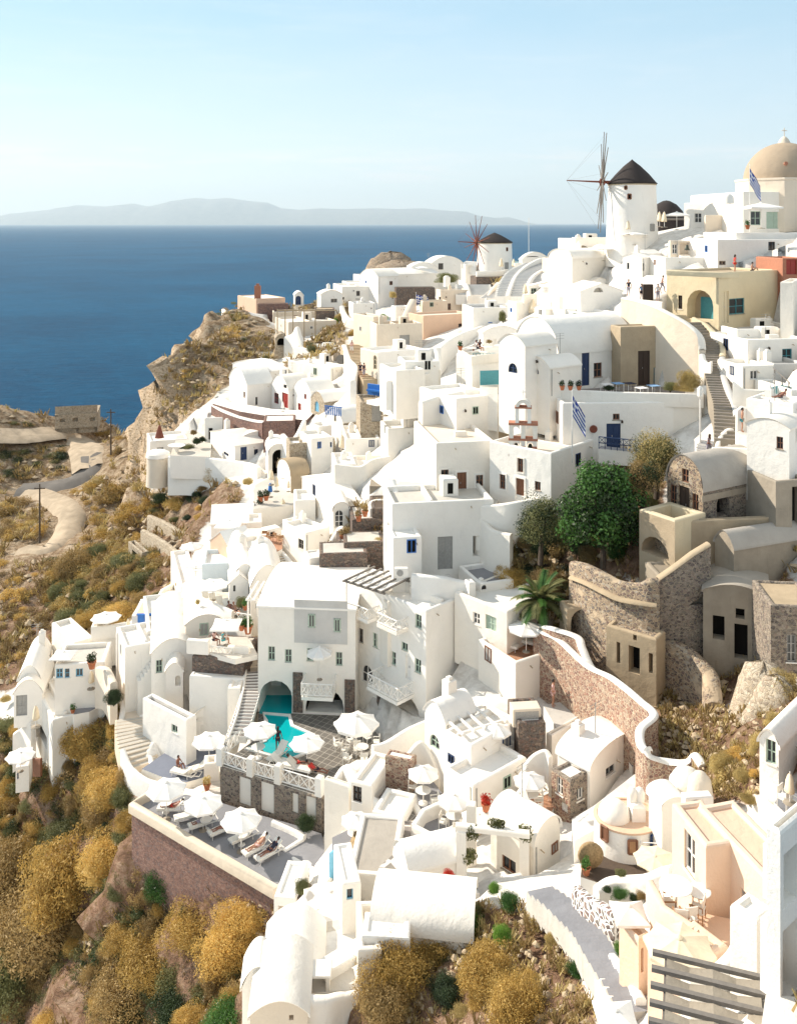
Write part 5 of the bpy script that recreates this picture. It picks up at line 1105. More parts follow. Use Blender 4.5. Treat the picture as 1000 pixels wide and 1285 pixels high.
# terrace with teal tables left of the big vault
T=platform('white roof terrace with tables and two seated people left of the big vault',[(345,655),(400,690),(545,670),(600,650),(560,620),(420,625)],(450,655,97),skirt=5,parapets=[(0,3,.5),(5,0,.4)],top='palefloor')
person('dark clothed woman seated at the edge of the roof terrace left of the vault',437,650,rz=30,pose='chair',top='cloth_dark',bottom='cloth_dark',z=T['z'],s=1.1,long_hair=True)
person('person seated facing the dark clothed woman on the roof terrace',420,648,rz=-60,pose='chair',skin='skin_tan',top='cloth_white',z=T['z'],s=1.0)
for i,(x,y) in enumerate(((400,668),(470,662),(520,655),(550,640))): table(('leftmost','second','third','rightmost')[i]+' round table on the roof terrace left of the vault',x,y,T['z'],1.2)
b=MB(); A_=P(X(405),Yp(688),94); 
for i in range(12): b.bar((i*.35,0,0),(i*.35,0,.8),.025,4)
b.bar((0,0,.8),(3.9,0,.8),.03,4); o=b.build('railing','teal'); o.location=A_; tag(o,'thin teal railing on the roof terrace front',None or 'railing',kind='thing')
H=house('white low cottage behind the roof terrace with pink flowers',430,450,610,560,640,14,Y=104,op=[('u',495,590,510,625,'d','whitewood'),('u',525,590,540,625,'d','whitewood')],roof='arc',axis='v',rise=24)
shrub('small pink flowering plant hanging before the terrace cottage',478,605,14,'leaf_brown',1,Y=100)
pot('orange clay pot on the parapet of the roof terrace',348,640,Y=96,s=1.6)
crop(480,430,.28)
H=house('white house front under the roof terrace with hanging lamp',330,420,520,60,150,40,Y=93,ext=1.5)
wall('white curved bench wall enclosing the small courts',[(30,170,93),(40,120,96),(90,100,97),(150,85,98),(180,105,97),(200,140,95)],h=1.5,th=.6)
H=house('small white court cube with a rounded bench',92,100,250,85,160,10,Y=95,d=4)
H=house('lower white cube court with a pot',28,60,190,125,190,20,Y=92,d=5)
wall('white arched wall above the small courts',[(140,90,99),(160,40,100),(190,28,101),(240,30,101),(250,120,97)],h=2,th=.5)
T=platform('small terrace with blue glass railing and stacked chairs',[(435,195),(515,205),(515,160),(440,152)],(475,180,88),skirt=4,parapets=[],top='palefloor')
b=MB(); b.box((0,-.03,0),(4.2,.03,2.2)); 
o=b.build('railing','teal'); o.location=P(X(437),Yp(190),86.5); o.scale=(.85,1,.62); o.rotation_euler=(0,0,R(12)); tag(o,'patterned teal railing panel on the small terrace',None or 'railing',kind='thing')
H=house('large white wall house rising to a corner pier behind the blue church',165,330,520,250,430,28,Y=84,par=.3,rmat='white')
wall('white curving wall rising to the pier with the teal railing',[(170,262,86),(250,235,87),(350,215,88),(430,205,88.5),(500,218,88),(515,160,88)],h=2.4,th=.8,ext=3,smooth=False)
H=house('cream stone roofed house behind the bell tower church',325,335,700,340,420,4,Y=86,mat='tan',rmat='tan',d=6,par=.15)
wall('worn tan wall curving behind the bell church roof',[(330,345,86),(480,300,92),(545,300,92),(680,345,86),(800,400,82),(960,450,79)],h=3.0,th=.5,mat='tan')
shrub('dry yellow bush beside the bell tower on the stone roof',570,330,40,'leaf_straw',1,Y=84)
# the bell church
H=house('white church front with brown door and framed windows',212,240,500,450,690,11,Y=77.5,op=[('u',262,568,296,620,'w','brownwood'),('u',333,580,376,690,'d','brownwood'),('u',418,592,450,642,'w','brownwood')],d=9,rmat='cream')
def surround(H,f,x0,y0,x1,y1,w=.12,mat='white'):
    b=MB(); dd=H['u'] if f=='u' else H['v']; t0,t1=sorted((solve(H['P0'],dd,X(x0)),solve(H['P0'],dd,X(x1)))); yc=H['P0'].y+dd.y*(t0+t1)/2
    z0=-(Yp(y1)-CY)/F*yc-H['P0'].z; z1=-(Yp(y0)-CY)/F*yc-H['P0'].z
    for a in ((t0-w,z0-w,t0,z1+w),(t1,z0-w,t1+w,z1+w),(t0,z1,t1,z1+w),(t0,z0-w,t1,z0)):
        if f=='u': b.box((a[0],-.07,a[1]),(a[2],.0,a[3]))
        else: b.box((-.07,a[0],a[1]),(.0,a[2],a[3]))
    part(H,'surround',b,mat)
for a in ((262,568,296,620),(333,580,376,690),(418,592,450,642)): surround(H,'u',*a,w=.16)
H2=house('bright white church wing with tall brown door below the bell tower',480,755,965,495,720,47,Y=73,par=.5,rmat='cream',op=[('v',605,518,632,580,'w','brownwood'),('v',598,608,636,708,'d','brownwood'),('v',525,590,552,655,'w','brownwood'),('v',682,622,708,662,'w','brownwood')])
surround(H2,'v',598,608,636,708,w=.14); surround(H2,'v',605,518,632,580,w=.1); surround(H2,'v',525,590,552,655,w=.12)
# belfry: openwork of arches over the church wing
def belfry():
    zt=H2['P0'].z+H2['h']; Yb=H2['Y']+3.2; k=Yb/F
    c=P(X(630),Yp(498),Yb); r=empty('bell_tower',c,R(-8),'white openwork bell tower with orange trim on the church roof','bell tower')
    W_=125*.28*k; hh=(498-360)*.28*k; t=.5
    for i,(z,w_) in enumerate(((0,1),(hh*.50,1.0),(hh,1.0))):
        b=MB(); b.box((-W_/2-.05,-t-.05,z-.08),(W_/2+.05,t+.05,z+.10),bev=.03); b.build('cornice','brick',r)
    def arcade(z0,z1,xs,half):
        b=MB()
        for a in xs:
            b.box((a-half,-t,z0),(a+half,t,z1))
        b.build('piers','white',r)
    z0,z1=.1,hh*.50-.08; arcade(z0,z1,(-W_/2+.18,0,W_/2-.18),.18)
    z0,z1=hh*.50+.1,hh-.08; arcade(z0,z1,(-W_/2+.18,0,W_/2-.18),.18)
    for z0,z1 in ((.1,hh*.5-.08),(hh*.5+.1,hh-.08)):
        for s in (-1,1):
            cx_=s*W_/4; hole=dict(t0=cx_-W_/4+.26,t1=cx_+W_/4-.26,z0=z0,z1=z1-.12,arch=True,dep=t*2)
            b=MB(); n=10; A=[(cx_-(W_/4-.3)*math.cos(PI*i/n),z1-.55+.42*math.sin(PI*i/n)) for i in range(n+1)]
            for i in range(n): b.add([(A[i][0],-t*.98,A[i][1]),(A[i+1][0],-t*.98,A[i+1][1]),(A[i+1][0],-t*.98,z1),(A[i][0],-t*.98,z1),(A[i][0],t*.98,A[i][1]),(A[i+1][0],t*.98,A[i+1][1]),(A[i+1][0],t*.98,z1),(A[i][0],t*.98,z1)],[(0,1,2,3),(7,6,5,4),(4,5,1,0)])
            b.build('arch','white',r)
    for s in (-.95,0,.95):
        b=MB(); b.box((s*(W_/2-.18)-.2,-t-.06,.1),(s*(W_/2-.18)+.2,-t,.75)); b.build('orange_base','brick',r)
    w2=70*.28*k; b=MB(); b.box((-w2/2,-t,hh+.1),(-w2/2+.3,t,hh+1.4)); b.box((w2/2-.3,-t,hh+.1),(w2/2,t,hh+1.4)); b.build('upper_piers','white',r)
    b=MB(); n=12; ro=w2/2; ri=w2/2-.3
    for i in range(n):
        a0,a1=PI*i/n,PI*(i+1)/n; q=[(ro*math.cos(a0),ro*math.sin(a0)),(ro*math.cos(a1),ro*math.sin(a1)),(ri*math.cos(a1),ri*math.sin(a1)),(ri*math.cos(a0),ri*math.sin(a0))]
        b.add([(x,-t,hh+1.4+z) for x,z in q]+[(x,t,hh+1.4+z) for x,z in q],[(0,1,2,3),(7,6,5,4),(0,4,5,1),(2,6,7,3)])
    b.build('upper_arch','white',r)
    b=MB(); b.box((-w2/2-.05,-t-.04,hh+1.3),(w2/2+.05,t+.04,hh+1.42)); b.build('cornice','brick',r)
    b=MB(); b.bar((0,0,hh+1.4+ro),(0,0,hh+2.2+ro),.04); b.bar((-.25,0,hh+1.95+ro),(.25,0,hh+1.95+ro),.04); b.build('cross','white',r)
    for x in (-W_/4,W_/4):
        b=MB(); b.lathe([(0,.5),(.1,.48),(.18,.3),(.28,.02),(0,.05)],(x,0,hh*.5-.9),14); b.build('bell','bronze',r,smooth=True)
belfry()
flag('large blue and white striped flag on a pole at the church roof corner',850,218,510,74.5,2.9,1.7,.85,pole=.06)
# church forecourt
T=platform('paved forecourt with white walls before the bell church',[(75,620),(60,640),(110,720),(330,716),(500,740),(520,700),(300,690),(215,650),(210,630)],(300,705,76.5),skirt=7,top='palefloor',side='white')
crop(440,600,.28)
wall('white curving wall running down left of the church forecourt',[(192,5,78),(200,60,77),(190,100,76),(175,170,75),(165,260,74),(170,330,73.5),(182,380,73)],h=2.2,th=.5,ext=2)
wall('low white wall before the church wing under the olive tree',[(565,120,74),(640,118,73.5),(740,105,73),(850,85,74),(930,68,75)],h=1.6,th=.5,ext=2)
H=house('big white curved wall house with a half open tall door under the forecourt',178,186,640,115,425,9,Y=72.5,op=[('u',390,262,457,425,'d','greydoor'),('u',548,258,598,350,'o')],d=5,par=.4,rmat='palefloor',name='house')
b=MB(); 
H_=H; b.box((0,0,0),(.9,.06,1.1)); 
wall('white wall sloping down right of the forecourt house to the yellow bush',[(560,130,74.5),(600,190,73.5),(640,230,72.5),(720,250,71.5)],h=2.8,th=.5,ext=2)
H=house('small white stepped annex with an air conditioner left of the tall door',178,190,318,268,435,10,Y=70.5,d=3,par=.15,rmat='white',op=[])
def aircon(label,px,py,Y,w=.9,rz=0,hh=.65):
    c=P(X(px),Yp(py),Y); r=empty('air_conditioner',c,R(rz),label,'air conditioner'); b=MB(); b.box((-w/2,-.2,0),(w/2,.25,hh),bev=.04); b.build('casing','whitewood',r); b=MB(); b.lathe([(0,0),(hh*.38,0),(hh*.38,.02),(0,.02)],(0,0,0),20); b.v=[(x-w*.12,-.215-z*.5,y+hh*.5) for x,y,z in b.v]; b.build('fan_grille','greydoor',r); return r
aircon('white air conditioner at the foot of the stepped annex',228,440,69.5,1.0)
wall('low white wall below the big curved wall house',[(275,428,69.5),(400,440,69),(480,455,69),(560,470,68.8)],h=1,th=.6,ext=2)
# ------------------------------------------------------------------ headland and houses at its edge
crop(250,320,.28)
H=house('long cream retaining wall house with patched plaster on the headland edge',105,330,610,255,330,9,Y=172,mat='cream',rmat='palefloor',d=5,par=.3,ext=5)
H=house('pale pink house corner with a white slab roof and brick chimney on the headland',172,255,385,195,245,13,Y=180,mat='pink',rmat='white',par=.15)
H=house('brown stone wall under the slab roofed house',250,262,400,218,250,8,Y=176,mat='redwall',rmat='tan',d=2,par=.1)
b=MB(); b.box((-.6,-.4,0),(.6,.4,2.6),bev=.06); b.box((-.3,-.2,2.6),(.3,.2,3.0)); o=b.build('chimney_stack','brick'); o.location=P(X(262),Yp(195),181); tag(o,'tall brick red chimney at the tip of the headland','chimney')
wall('low white parapet at the extreme tip of the headland',[(108,240,178),(130,262,174),(190,285,172),(250,300,170)],h=1.5,th=.7,ext=4)
H=house('small white shrine house with a blue arched door on the headland',422,428,468,180,225,10,Y=180,roof='arc',axis='v',rise=14,op=[('u',432,182,456,222,'da','navy')],d=4)
H=house('white arched cottage with a bench left of the cream wall end',528,545,640,175,238,16,Y=172,roof='arc',axis='v',rise=16,op=[('u',590,195,618,212,'w','cement')])
H=house('brown stone wall block beside the arched cottage',512,518,608,242,298,6,Y=166,mat='basalt',rmat='tan',d=4,par=.1)
H=house('long white house with dark openings under the skyline boulder',600,640,850,140,200,14,Y=178,op=[('u',704,160,720,182,'w'),('u',700,195,722,215,'o'),('u',636,188,650,222,'o')],rmat='white')
H=house('upper white stepped house with a long low roof on the ridge',690,745,880,95,140,14,Y=190,rmat='white')
H=house('topmost white flat house left of the brown boulder',640,670,960,125,150,10,Y=186,rmat='white')
H=house('white house left of the small green bush with blue chair',670,690,790,215,290,14,Y=160,op=[('u',700,262,745,282,'o')],rmat='greyfloor')
H=house('tiny white house with a lavender roof and parapet right of the blue chair',860,880,945,230,290,20,Y=150,rmat='greyfloor')
wall('white slanting wall below the cream cross walls',[(640,225,165),(650,255,163),(680,285,160),(760,290,158)],h=2.5,th=.8)
shrub('bright green plant beside the cream wavy wall on the ridge',822,288,26,'leaf_bright',1,Y=150)
shrub('green yellow bush behind the stone block on the headland',625,290,22,'leaf_straw',0,Y=164,sz=1.8)
shrub('tall green plant next to the stone block on the headland',612,305,16,'leaf_bright',2,Y=163,sz=1.9)
H=house('white flat roofed works yard with open frames on the headland',340,400,615,300,370,16,Y=158,mat='cream',rmat='white')
for i,x in enumerate((350,385,420,470,520)):
    b=MB(); b.bar((0,0,-.5),(0,0,5.2),.10,5); b.bar((0,0,5),(3.5,.5,5),.10,5); o=b.build('timber_frame','tan'); o.location=P(X(x),Yp(382),152+i*.4); tag(o,('first','second','third','fourth','fifth')[i]+' timber post frame from the left in the headland works yard','frame','timber frames in the works yard')
b=MB()
H=house('low arched cellar of tan stone with a dark round mouth',335,342,392,375,410,10,Y=150,mat='tanstone',roof='arc',axis='v',rise=20,op=[('u',350,372,385,405,'oa')],d=4)
wall('white curved wall with a pointed top beside the arched cellar',[(385,365,150),(420,350,149),(440,320,148),(455,360,147),(480,420,146)],h=3.5,th=.6)
shrub('dark green creeper along the steps above the big white block',510,430,34,'leaf_olive',2,Y=142)
shrub('brown green bush below the headland works yard',560,380,34,'leaf_brown',1,Y=150)
shrub('ochre bush mass right of the creeper above the white block',700,360,52,'leaf_ochre',3,Y=148,sz=.7)
shrub('olive bush beside the upper lane',640,370,34,'leaf_olive',0,Y=152,sz=.8)
H=house('low white roofed cellar with pots left of the big white block',228,300,400,470,500,22,Y=148,rmat='white')
H=house('large plain white block house with a stepped corner',398,590,700,505,590,34,Y=131,rmat='white',par=.2)
H=house('white upper roof slab above the large plain block',420,600,745,440,500,28,Y=138,rmat='white')
b=MB(); b.lathe([(0,-.02),(.7,0),(.7,.15),(0,.2)],(0,0,0),18); b.v=[(x,-z,y) for x,y,z in b.v]; o=b.build('round_vent','greywood'); o.location=P(X(636),Yp(467),131); tag(o,'round rusty vent in the white wall beside the upper lane','vent')
stairs('brown lane of steps curving down with people between white walls',[(790,560,118),(760,520,122),(735,480,126),(700,440,131),(680,400,136)],w=3.2,n=22,mat='tan',tread='tan',skirt=2)
wall('white wall along the left edge of the brown lane',[(690,560,118),(700,500,123),(670,460,128),(650,400,135)],h=1.8,th=.8,ext=3)
H=house('tall cream wall house with a narrow arched window beside the lane',722,800,1010,435,560,30,Y=118,mat='white',fmats={'v':'cream'},op=[('v',780,448,796,512,'wa','ochre')])
H=house('cream tower corner above the lane under the cream group',765,795,1000,310,435,14,Y=127,mat='cream',rmat='tan',op=[('u',898,358,942,430,'d','greydoor')])
person('person in a pale top walking on the brown lane',683,440,rz=20,pose='walk',top='cloth_pink',bottom='cloth_white',Y=131,s=1.1)
person('dark dressed person standing at the bend of the brown lane',722,545,rz=0,top='cloth_dark',bottom='cloth_dark',Y=120,s=1.1)
person('second dark dressed person beside the one at the lane bend',738,548,rz=50,top='cloth_dark',bottom='cloth_grey',Y=119,s=1.1)
# white vaulted houses with red doors
H=house('white cottage with lumpy dome roof at the cliff edge left of the red door',135,215,330,580,690,30,Y=132,roof='arc',axis='u',rise=60,op=[('v',198,612,206,636,'w','brownwood'),('u',252,636,262,672,'w','cement')])
H=house('tall white gable house with large red door and square window',325,400,500,600,690,34,Y=129,roof='arc',axis='u',rise=50,op=[('v',336,618,356,665,'w','redwood'),('v',371,618,400,692,'d','redwood'),('v',378,573,392,596,'w','darkwood')])
H=house('white back vault behind the red door gable',150,320,395,520,600,30,Y=136,roof='arc',axis='u',rise=26)
H=house('white gable house with two small orange openings right of the red door',425,500,605,610,714,34,Y=125,roof='arc',axis='u',rise=42,op=[('v',442,664,456,712,'d','redwood'),('v',470,622,480,645,'w','redwood')])
H=house('small stone faced vault with a light blue arched door',502,560,690,655,714,34,Y=122,mat='tanstone',rmat='white',roof='arc',axis='u',rise=34,op=[('v',518,655,536,702,'da','skyblue')])
T=platform('white forecourt before the red door houses',[(60,665),(180,700),(330,725),(480,740),(520,700),(330,690),(150,660)],(300,700,126),skirt=3,side='redwall',top='white',parapets=[])
umb('white furled parasol beside the red door',374,655,700,Y=126,kind='shut')
umb('large pale blue tinted parasol with wide rim over the lane café',832,640,720,Y=103,wpx=178)
b=MB(); b.box((-1.1,-.1,0),(1.1,.1,1.3),bev=.04); b.box((-.9,-.6,.5),(.9,-.1,.7)); o=b.build('blue_bench','blue'); o.location=P(X(790),Yp(628),108); o.rotation_euler=(0,0,R(-35)); tag(o,'bright blue bench on the café corner beside the lane','bench')
shrub('dark green bush in a white pot court right of the large parasol',922,645,30,'leaf_dark',0,Y=98,sz=1.2)
shrub('dark spreading plant below the dark green bush',950,672,26,'leaf_olive',2,Y=96,sz=.8)
for i,(x,y) in enumerate(((848,628),(972,625))): pot('clay pot '+('with red plant right of the blue bench','beside the dark green bush')[i],x,y,Y=101,s=2,mat=('leaf_brown','leaf_green')[i])
crop(380,420,.18)
H=house('white house with the balcony plants in front of the parasol café',540,592,830,655,778,12,Y=94,rmat='white',par=.5)
H=house('grey shuttered cellar with wooden steps under the large parasol',395,400,560,470,610,8,Y=104,mat='tanstone',rmat='tan',op=[('u',480,490,545,610,'d','greydoor')],d=5)
H=house('white round backed chair shaped wall beside the café cellar',680,700,820,520,640,14,Y=97)
H=house('white cube court house above the dark green bush',660,668,840,320,440,8,Y=99,rmat='white',op=[('u',770,400,830,432,'o')],d=4)
wall('white curved court wall with little window above the dark bush',[(600,300,103),(605,245,105),(640,218,106),(690,225,106),(700,300,103)],h=2,th=.5)
H=house('white vaulted stone cottage with low wall below the blue arched door cottage',160,280,490,610,700,36,Y=113,mat='white',rmat='white',roof='arc',axis='u',rise=78,fmats={'u':'tanstone'},op=[('v',217,555,232,604,'w','cement')])
H=house('stone cottage with blue shutter left of the lane corner',320,385,500,640,720,30,Y=108,mat='tanstone',rmat='white',op=[('v',358,620,384,670,'w','blue')])
b=MB()
for i in range(9): b.box((i*.28,-.03,0),(i*.28+.14,.03,1.1))
b.box((-.05,-.05,1.05),(2.5,.05,1.15)); o=b.build('fence','blue'); o.location=P(X(155),Yp(555),114); o.rotation_euler=(0,0,R(-30)); tag(o,'bright blue picket fence beside the stone faced vault','fence',kind='thing')
H=house('white flat box house with a small blue door below the picket fence',50,110,200,640,720,30,Y=110,op=[('v',190,650,198,685,'w','blue')])
H=house('white roofed porch with blue window frames at the slope café',-20,60,210,725,800,24,Y=106,op=[('u',100,745,130,800,'w','blue'),('u',190,748,212,800,'w','blue')])
umb('cream furled parasol beside the white flat roof',278,700,800,Y=104,kind='shut',mat='canvas_cream')
H=house('white low flat house with a pale lavender roof',285,300,500,735,800,10,Y=103,rmat='white')
crop(180,460,.28)
wall('red stone terrace wall curving below the red door houses',[(315,168,132),(360,195,129),(430,222,126),(500,240,124),(545,245,122)],h=2.8,th=.8,mat='redwall',cap='white')
H=house('red brown stone wall block under the white forecourt',530,538,680,245,305,6,Y=119,mat='redwall',rmat='white',d=4,par=.1)
H=house('long white wall house with a dark doorway and terrace',262,275,510,230,330,-1 if False else 9,Y=128,rmat='white',op=[('u',292,275,310,345,'o')],d=4)
H=house('white gabled cottage with navy doors and a peaked porch',300,410,545,355,425,30,Y=119,roof='gable',axis='u',rise=34,op=[('v',360,385,382,410,'w','navy'),('u',435,360,464,420,'d','navy'),('u',496,370,514,395,'w','navy')])
H=house('white vaulted cottage back roof of the navy door cottage',400,420,610,330,370,14,Y=122,roof='arc',axis='v',rise=34,op=[('u',487,278,500,300,'w')])
H=house('white flat terrace corner with a cream round bastion',15,30,200,335,400,14,Y=128,rmat='white',op=[('u',60,362,90,385,'w','cement')],ext=2)
b=MB(); b.lathe([(1.6,-1.2),(1.5,0),(1.45,2.6),(1.3,2.7),(0,2.7)],(0,0,0),30); o=b.build('bastion','cream',smooth=True,angle=50); o.location=P(X(65),Yp(492),124); tag(o,'round cream bastion with a white cap at the cliff corner','bastion')
b=MB(); b.lathe([(1.47,2.6),(1.6,2.7),(1.55,3.2),(1.0,3.5),(0,3.55)],(0,0,0),30); b.build('cap','white',o,angle=50)
wall('long white garden wall sagging from the round bastion to the arch',[(115,400,122),(200,398,121),(300,408,120),(400,420,118),(480,432,116),(520,450,114)],h=3.2,th=.6,ext=2)
T=platform('cliff terrace crowded with plants behind the long garden wall',[(120,398),(300,405),(305,330),(240,290),(150,310)],(220,370,124),skirt=3,top='palefloor')
b=MB(); b.lathe([(0,1.9),(.2,1.5),(.6,.2),(.7,0)],(0,0,0),8); o=b.build('red_parasol','rust'); o.location=P(X(72),Yp(318),128); tag(o,'small furled red sunshade on the cliff corner terrace','sunshade')
for i,(x,y,m,rr) in enumerate(((165,375,'leaf_dark',34),(205,370,'leaf_olive',30),(240,340,'leaf_dark',28),(225,300,'leaf_brown',20),(265,330,'leaf_dark',20))):
    shrub(('dark','grey green','tall dark','brownish','small dark')[i]+' bush among the plants on the cliff terrace, '+('nearest the white basin','second from the basin','in the middle of the row','highest of the row','next to the doorway')[i],x,y,rr,m,i%4,Y=125-i*.2,sz=1)
b=MB(); b.lathe([(.2,0),(.25,.8),(1.1,1.25),(1.2,1.3),(1.0,1.25),(0,.95)],(0,0,0),20); o=b.build('basin','white',smooth=True); o.location=P(X(150),Yp(395),122.5); tag(o,'white stone basin standing on the cliff terrace','basin')
H=house('tall white arched gateway with a deep blue recess',548,560,650,392,500,12,Y=112,roof='vault',axis='v',rise=42,op=[('u',578,372,636,490,'oa')],d=5)
H=house('tan rubble stone house with navy windows below the café porch',640,655,860,345,470,14,Y=107,mat='tanstone',rmat='white',op=[('u',665,430,680,460,'w','navy'),('u',712,412,728,460,'w','navy'),('u',766,445,776,462,'w','navy'),('u',808,425,832,470,'da','navy')])
H=house('upper tan stone bay above the navy windows',690,700,800,330,400,14,Y=109,mat='tanstone',rmat='white')
H=house('white café house with blue frames on the stone base',752,765,858,325,380,12,Y=111,op=[('u',768,335,786,380,'w','blue'),('u',840,338,858,395,'w','blue'),('u',790,338,820,372,'w','darkwood')])
wall('white slanting wall beside the stone house',[(625,300,113),(660,330,111),(690,300,113),(720,240,116)],h=3,th=.6)
umb('cream furled parasol left of the lavender roof house',890,300,395,Y=104,kind='shut',mat='canvas_cream')
H=house('white lavender roofed low house right of the furled parasol',895,905,1060,325,400,8,Y=102,rmat='white',d=7)
H=house('brown stone round vault in the café garden',600,660,740,485,530,30,Y=104,mat='white',rmat='tan',fmats={'u':'tan'},roof='vault',axis='u',rise=50,op=[('v',615,500,640,530,'wa','whitewood')])
T=platform('cluttered café terrace with benches and furled parasols',[(490,640),(670,620),(700,560),(560,500),(500,530)],(580,590,102),skirt=3,top='palefloor')
for i,(x,y0,y1) in enumerate(((573,458,530),(596,490,560),(494,600,690),(625,590,690),(650,510,560))):
    umb(('first','second','lowest left','tall middle','rightmost')[i]+' cream furled parasol standing in the cluttered café terrace',x,y0,y1,Y=101-i*.3,kind='shut',mat='canvas_cream',group='furled parasols in the café terrace')
umb('bright blue furled parasol in the cluttered café terrace',568,518,585,Y=101,kind='shut',mat='blue')
for i,(x,y) in enumerate(((525,605),(550,600),(520,640))): pot('clay pot in the cluttered café terrace, '+('left','right','lower')[i]+' of three',x,y,Y=100,s=2,mat='leaf_dark')
for i,(x,y,m) in enumerate(((730,590,'leaf_brown'),(770,560,'leaf_olive'),(780,600,'leaf_sage'),(815,530,'leaf_brown'),(470,520,'leaf_straw'))):
    shrub(('brown','olive','grey green','small brown','straw coloured')[i]+' bush '+('left in the planter above the café','behind the grey green one above the café','in front in the planter above the café','at the top of the café planter','beside the garden wall end')[i],x,y,(44,36,34,24,34)[i],m,i%4,Y=98+i*.5 if i<4 else 112)
shrub('big ochre bush against the long garden wall',285,490,72,'leaf_ochre',1,sz=1.1)
crop(300,540,.2)
H=house('tall plain white wall house right of the café planters',592,600,735,215,440,8,Y=92,rmat='white',d=5)
H=house('wide white wall house with a blind round niche beside the grey steps',725,735,950,235,360,6,Y=92.5,rmat='white',d=5,par=.4)
wall('white wavy wall top climbing to the grey steps',[(600,210,92),(740,225,92),(790,210,92),(840,180,92.5),(945,160,93)],h=1.6,th=.5,ext=3)
stairs('grey worn steps between white walls above the dark terraces',[(890,350,88),(895,320,90),(900,285,93)],w=2.2,n=9,mat='cement',tread='cement')
H=house('white stepped sloping house roof over the blind arched window',395,600,760,455,570,24,Y=88,rmat='white',roof='gable',axis='u',rise=70,op=[])
H=house('white arched front with a grey blind window',580,590,690,500,640,10,Y=85,roof='vault',axis='v',rise=44,op=[('u',600,500,655,610,'wa','whitewood')],d=4)
H=house('white house front with one small dark window beside the curved ramp',272,430,540,650,800,34,Y=87,rmat='white',op=[('v',373,685,400,745,'w','greywood')])
wall('white crescent wall sweeping down beside the cacti',[(520,800,80),(560,720,82),(600,650,83.5),(640,600,84.5),(655,640,83)],h=2.4,th=.4)
H=house('white wall corner under the wavy wall left of the dark terraces',345,350,480,440,540,8,Y=92,rmat='white',d=4)
wall('white rim of the round planter above the dark terraces',[(830,490,83),(820,460,84),(850,435,85),(950,430,85)],h=1,th=.3)
H=house('upper dark stone terrace wall under the round planter',825,835,950,490,660,5,Y=82.5,mat='basalt',rmat='soil',d=4,par=.05)
H=house('middle dark stone terrace wall with cacti on top',690,710,930,560,680,8,Y=82,mat='basalt',rmat='palefloor',d=4,par=.05)
H=house('lower dark stone terrace wall with yellow grass on top',600,625,915,700,800,8,Y=80,mat='basalt',rmat='palefloor',d=3,par=.05)
shrub('yellow grass tuft on the middle dark terrace',870,700,44,'leaf_straw',2,Y=79.5,sz=.7)
shrub('yellow grass tuft at the top by the round planter',930,430,30,'leaf_straw',1,Y=86)
for i,(x,y) in enumerate(((650,690),(675,685),(565,770),(790,540),(750,570))): pot('clay pot on the dark terraces, '+('left beside the crescent wall','right beside the crescent wall','lowest by the crescent wall foot','high under the round planter','left under the round planter')[i],x,y,Y=81+i*.2,s=1.8,mat='leaf_brown')
crop(440,600,.28)
H=house('lowest dark stone terrace wall above the hotel roof',-150,-140,75,340,440,5,Y=77,mat='basalt',rmat='palefloor',d=3,par=.05)
H=house('lower dark retaining wall left of the stepped annex',-40,-30,150,290,420,5,Y=78.5,mat='basalt',rmat='palefloor',d=3,par=.05)
crop(250,320,.28)
crop(720,500,.28)
for i,(x,y,s_,m) in enumerate(((30,640,70,'leaf_dark'),(250,600,70,'leaf_dark'),(330,470,60,'leaf_olive'),(-40,620,60,'leaf_olive'),(200,700,60,'leaf_green'),(60,720,50,'leaf_brown'))): shrub(('dark','second dark','olive','pale olive','green','brown')[i]+' bush crowding the fig tree, '+('on its left','on its right','under the olive tree','at the far left','in front','lowest in front')[i],x,y,s_,m,i%4,sz=1.3)
# ------------------------------------------------------------------ the pool hotel in the middle
ZD=P(276,960,63.5).z; ZL=P(276,1000,63.5).z
def stoneclad(H,f,x0,y0,x1,y1,mat='basalt',proud=.09,name='stone_pier'):
    dd=H['u'] if f=='u' else H['v']; t0,t1=sorted((solve(H['P0'],dd,X(x0)),solve(H['P0'],dd,X(x1)))); yc=H['P0'].y+dd.y*(t0+t1)/2
    z0=-(Yp(y1)-CY)/F*yc-H['P0'].z; z1=-(Yp(y0)-CY)/F*yc-H['P0'].z; b=MB()
    if f=='u': b.box((t0,-proud,z0),(t1,-.001,z1))
    else: b.box((-proud,t0,z0),(-.001,t1,z1))
    return part(H,name,b,mat)
crop(240,780,.28)
HA=house('white three storey hotel front over the pool with a grey raised panel',298,299,736,-72,405,-5,Y=70.4,d=9,roof='arc',axis='u',rise=30,op=[
 ('u',345,112,375,175,'w','sage'),('u',420,125,450,185,'w','sage'),('u',518,120,548,178,'w','sage'),('u',648,138,677,198,'w','sage'),('u',525,-44,556,16,'w','sage'),('u',640,-28,670,32,'w','sage'),
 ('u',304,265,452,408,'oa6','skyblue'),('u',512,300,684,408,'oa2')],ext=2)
stoneclad(HA,'u',462,-95,700,98,'grey',.05,'raised_panel'); 
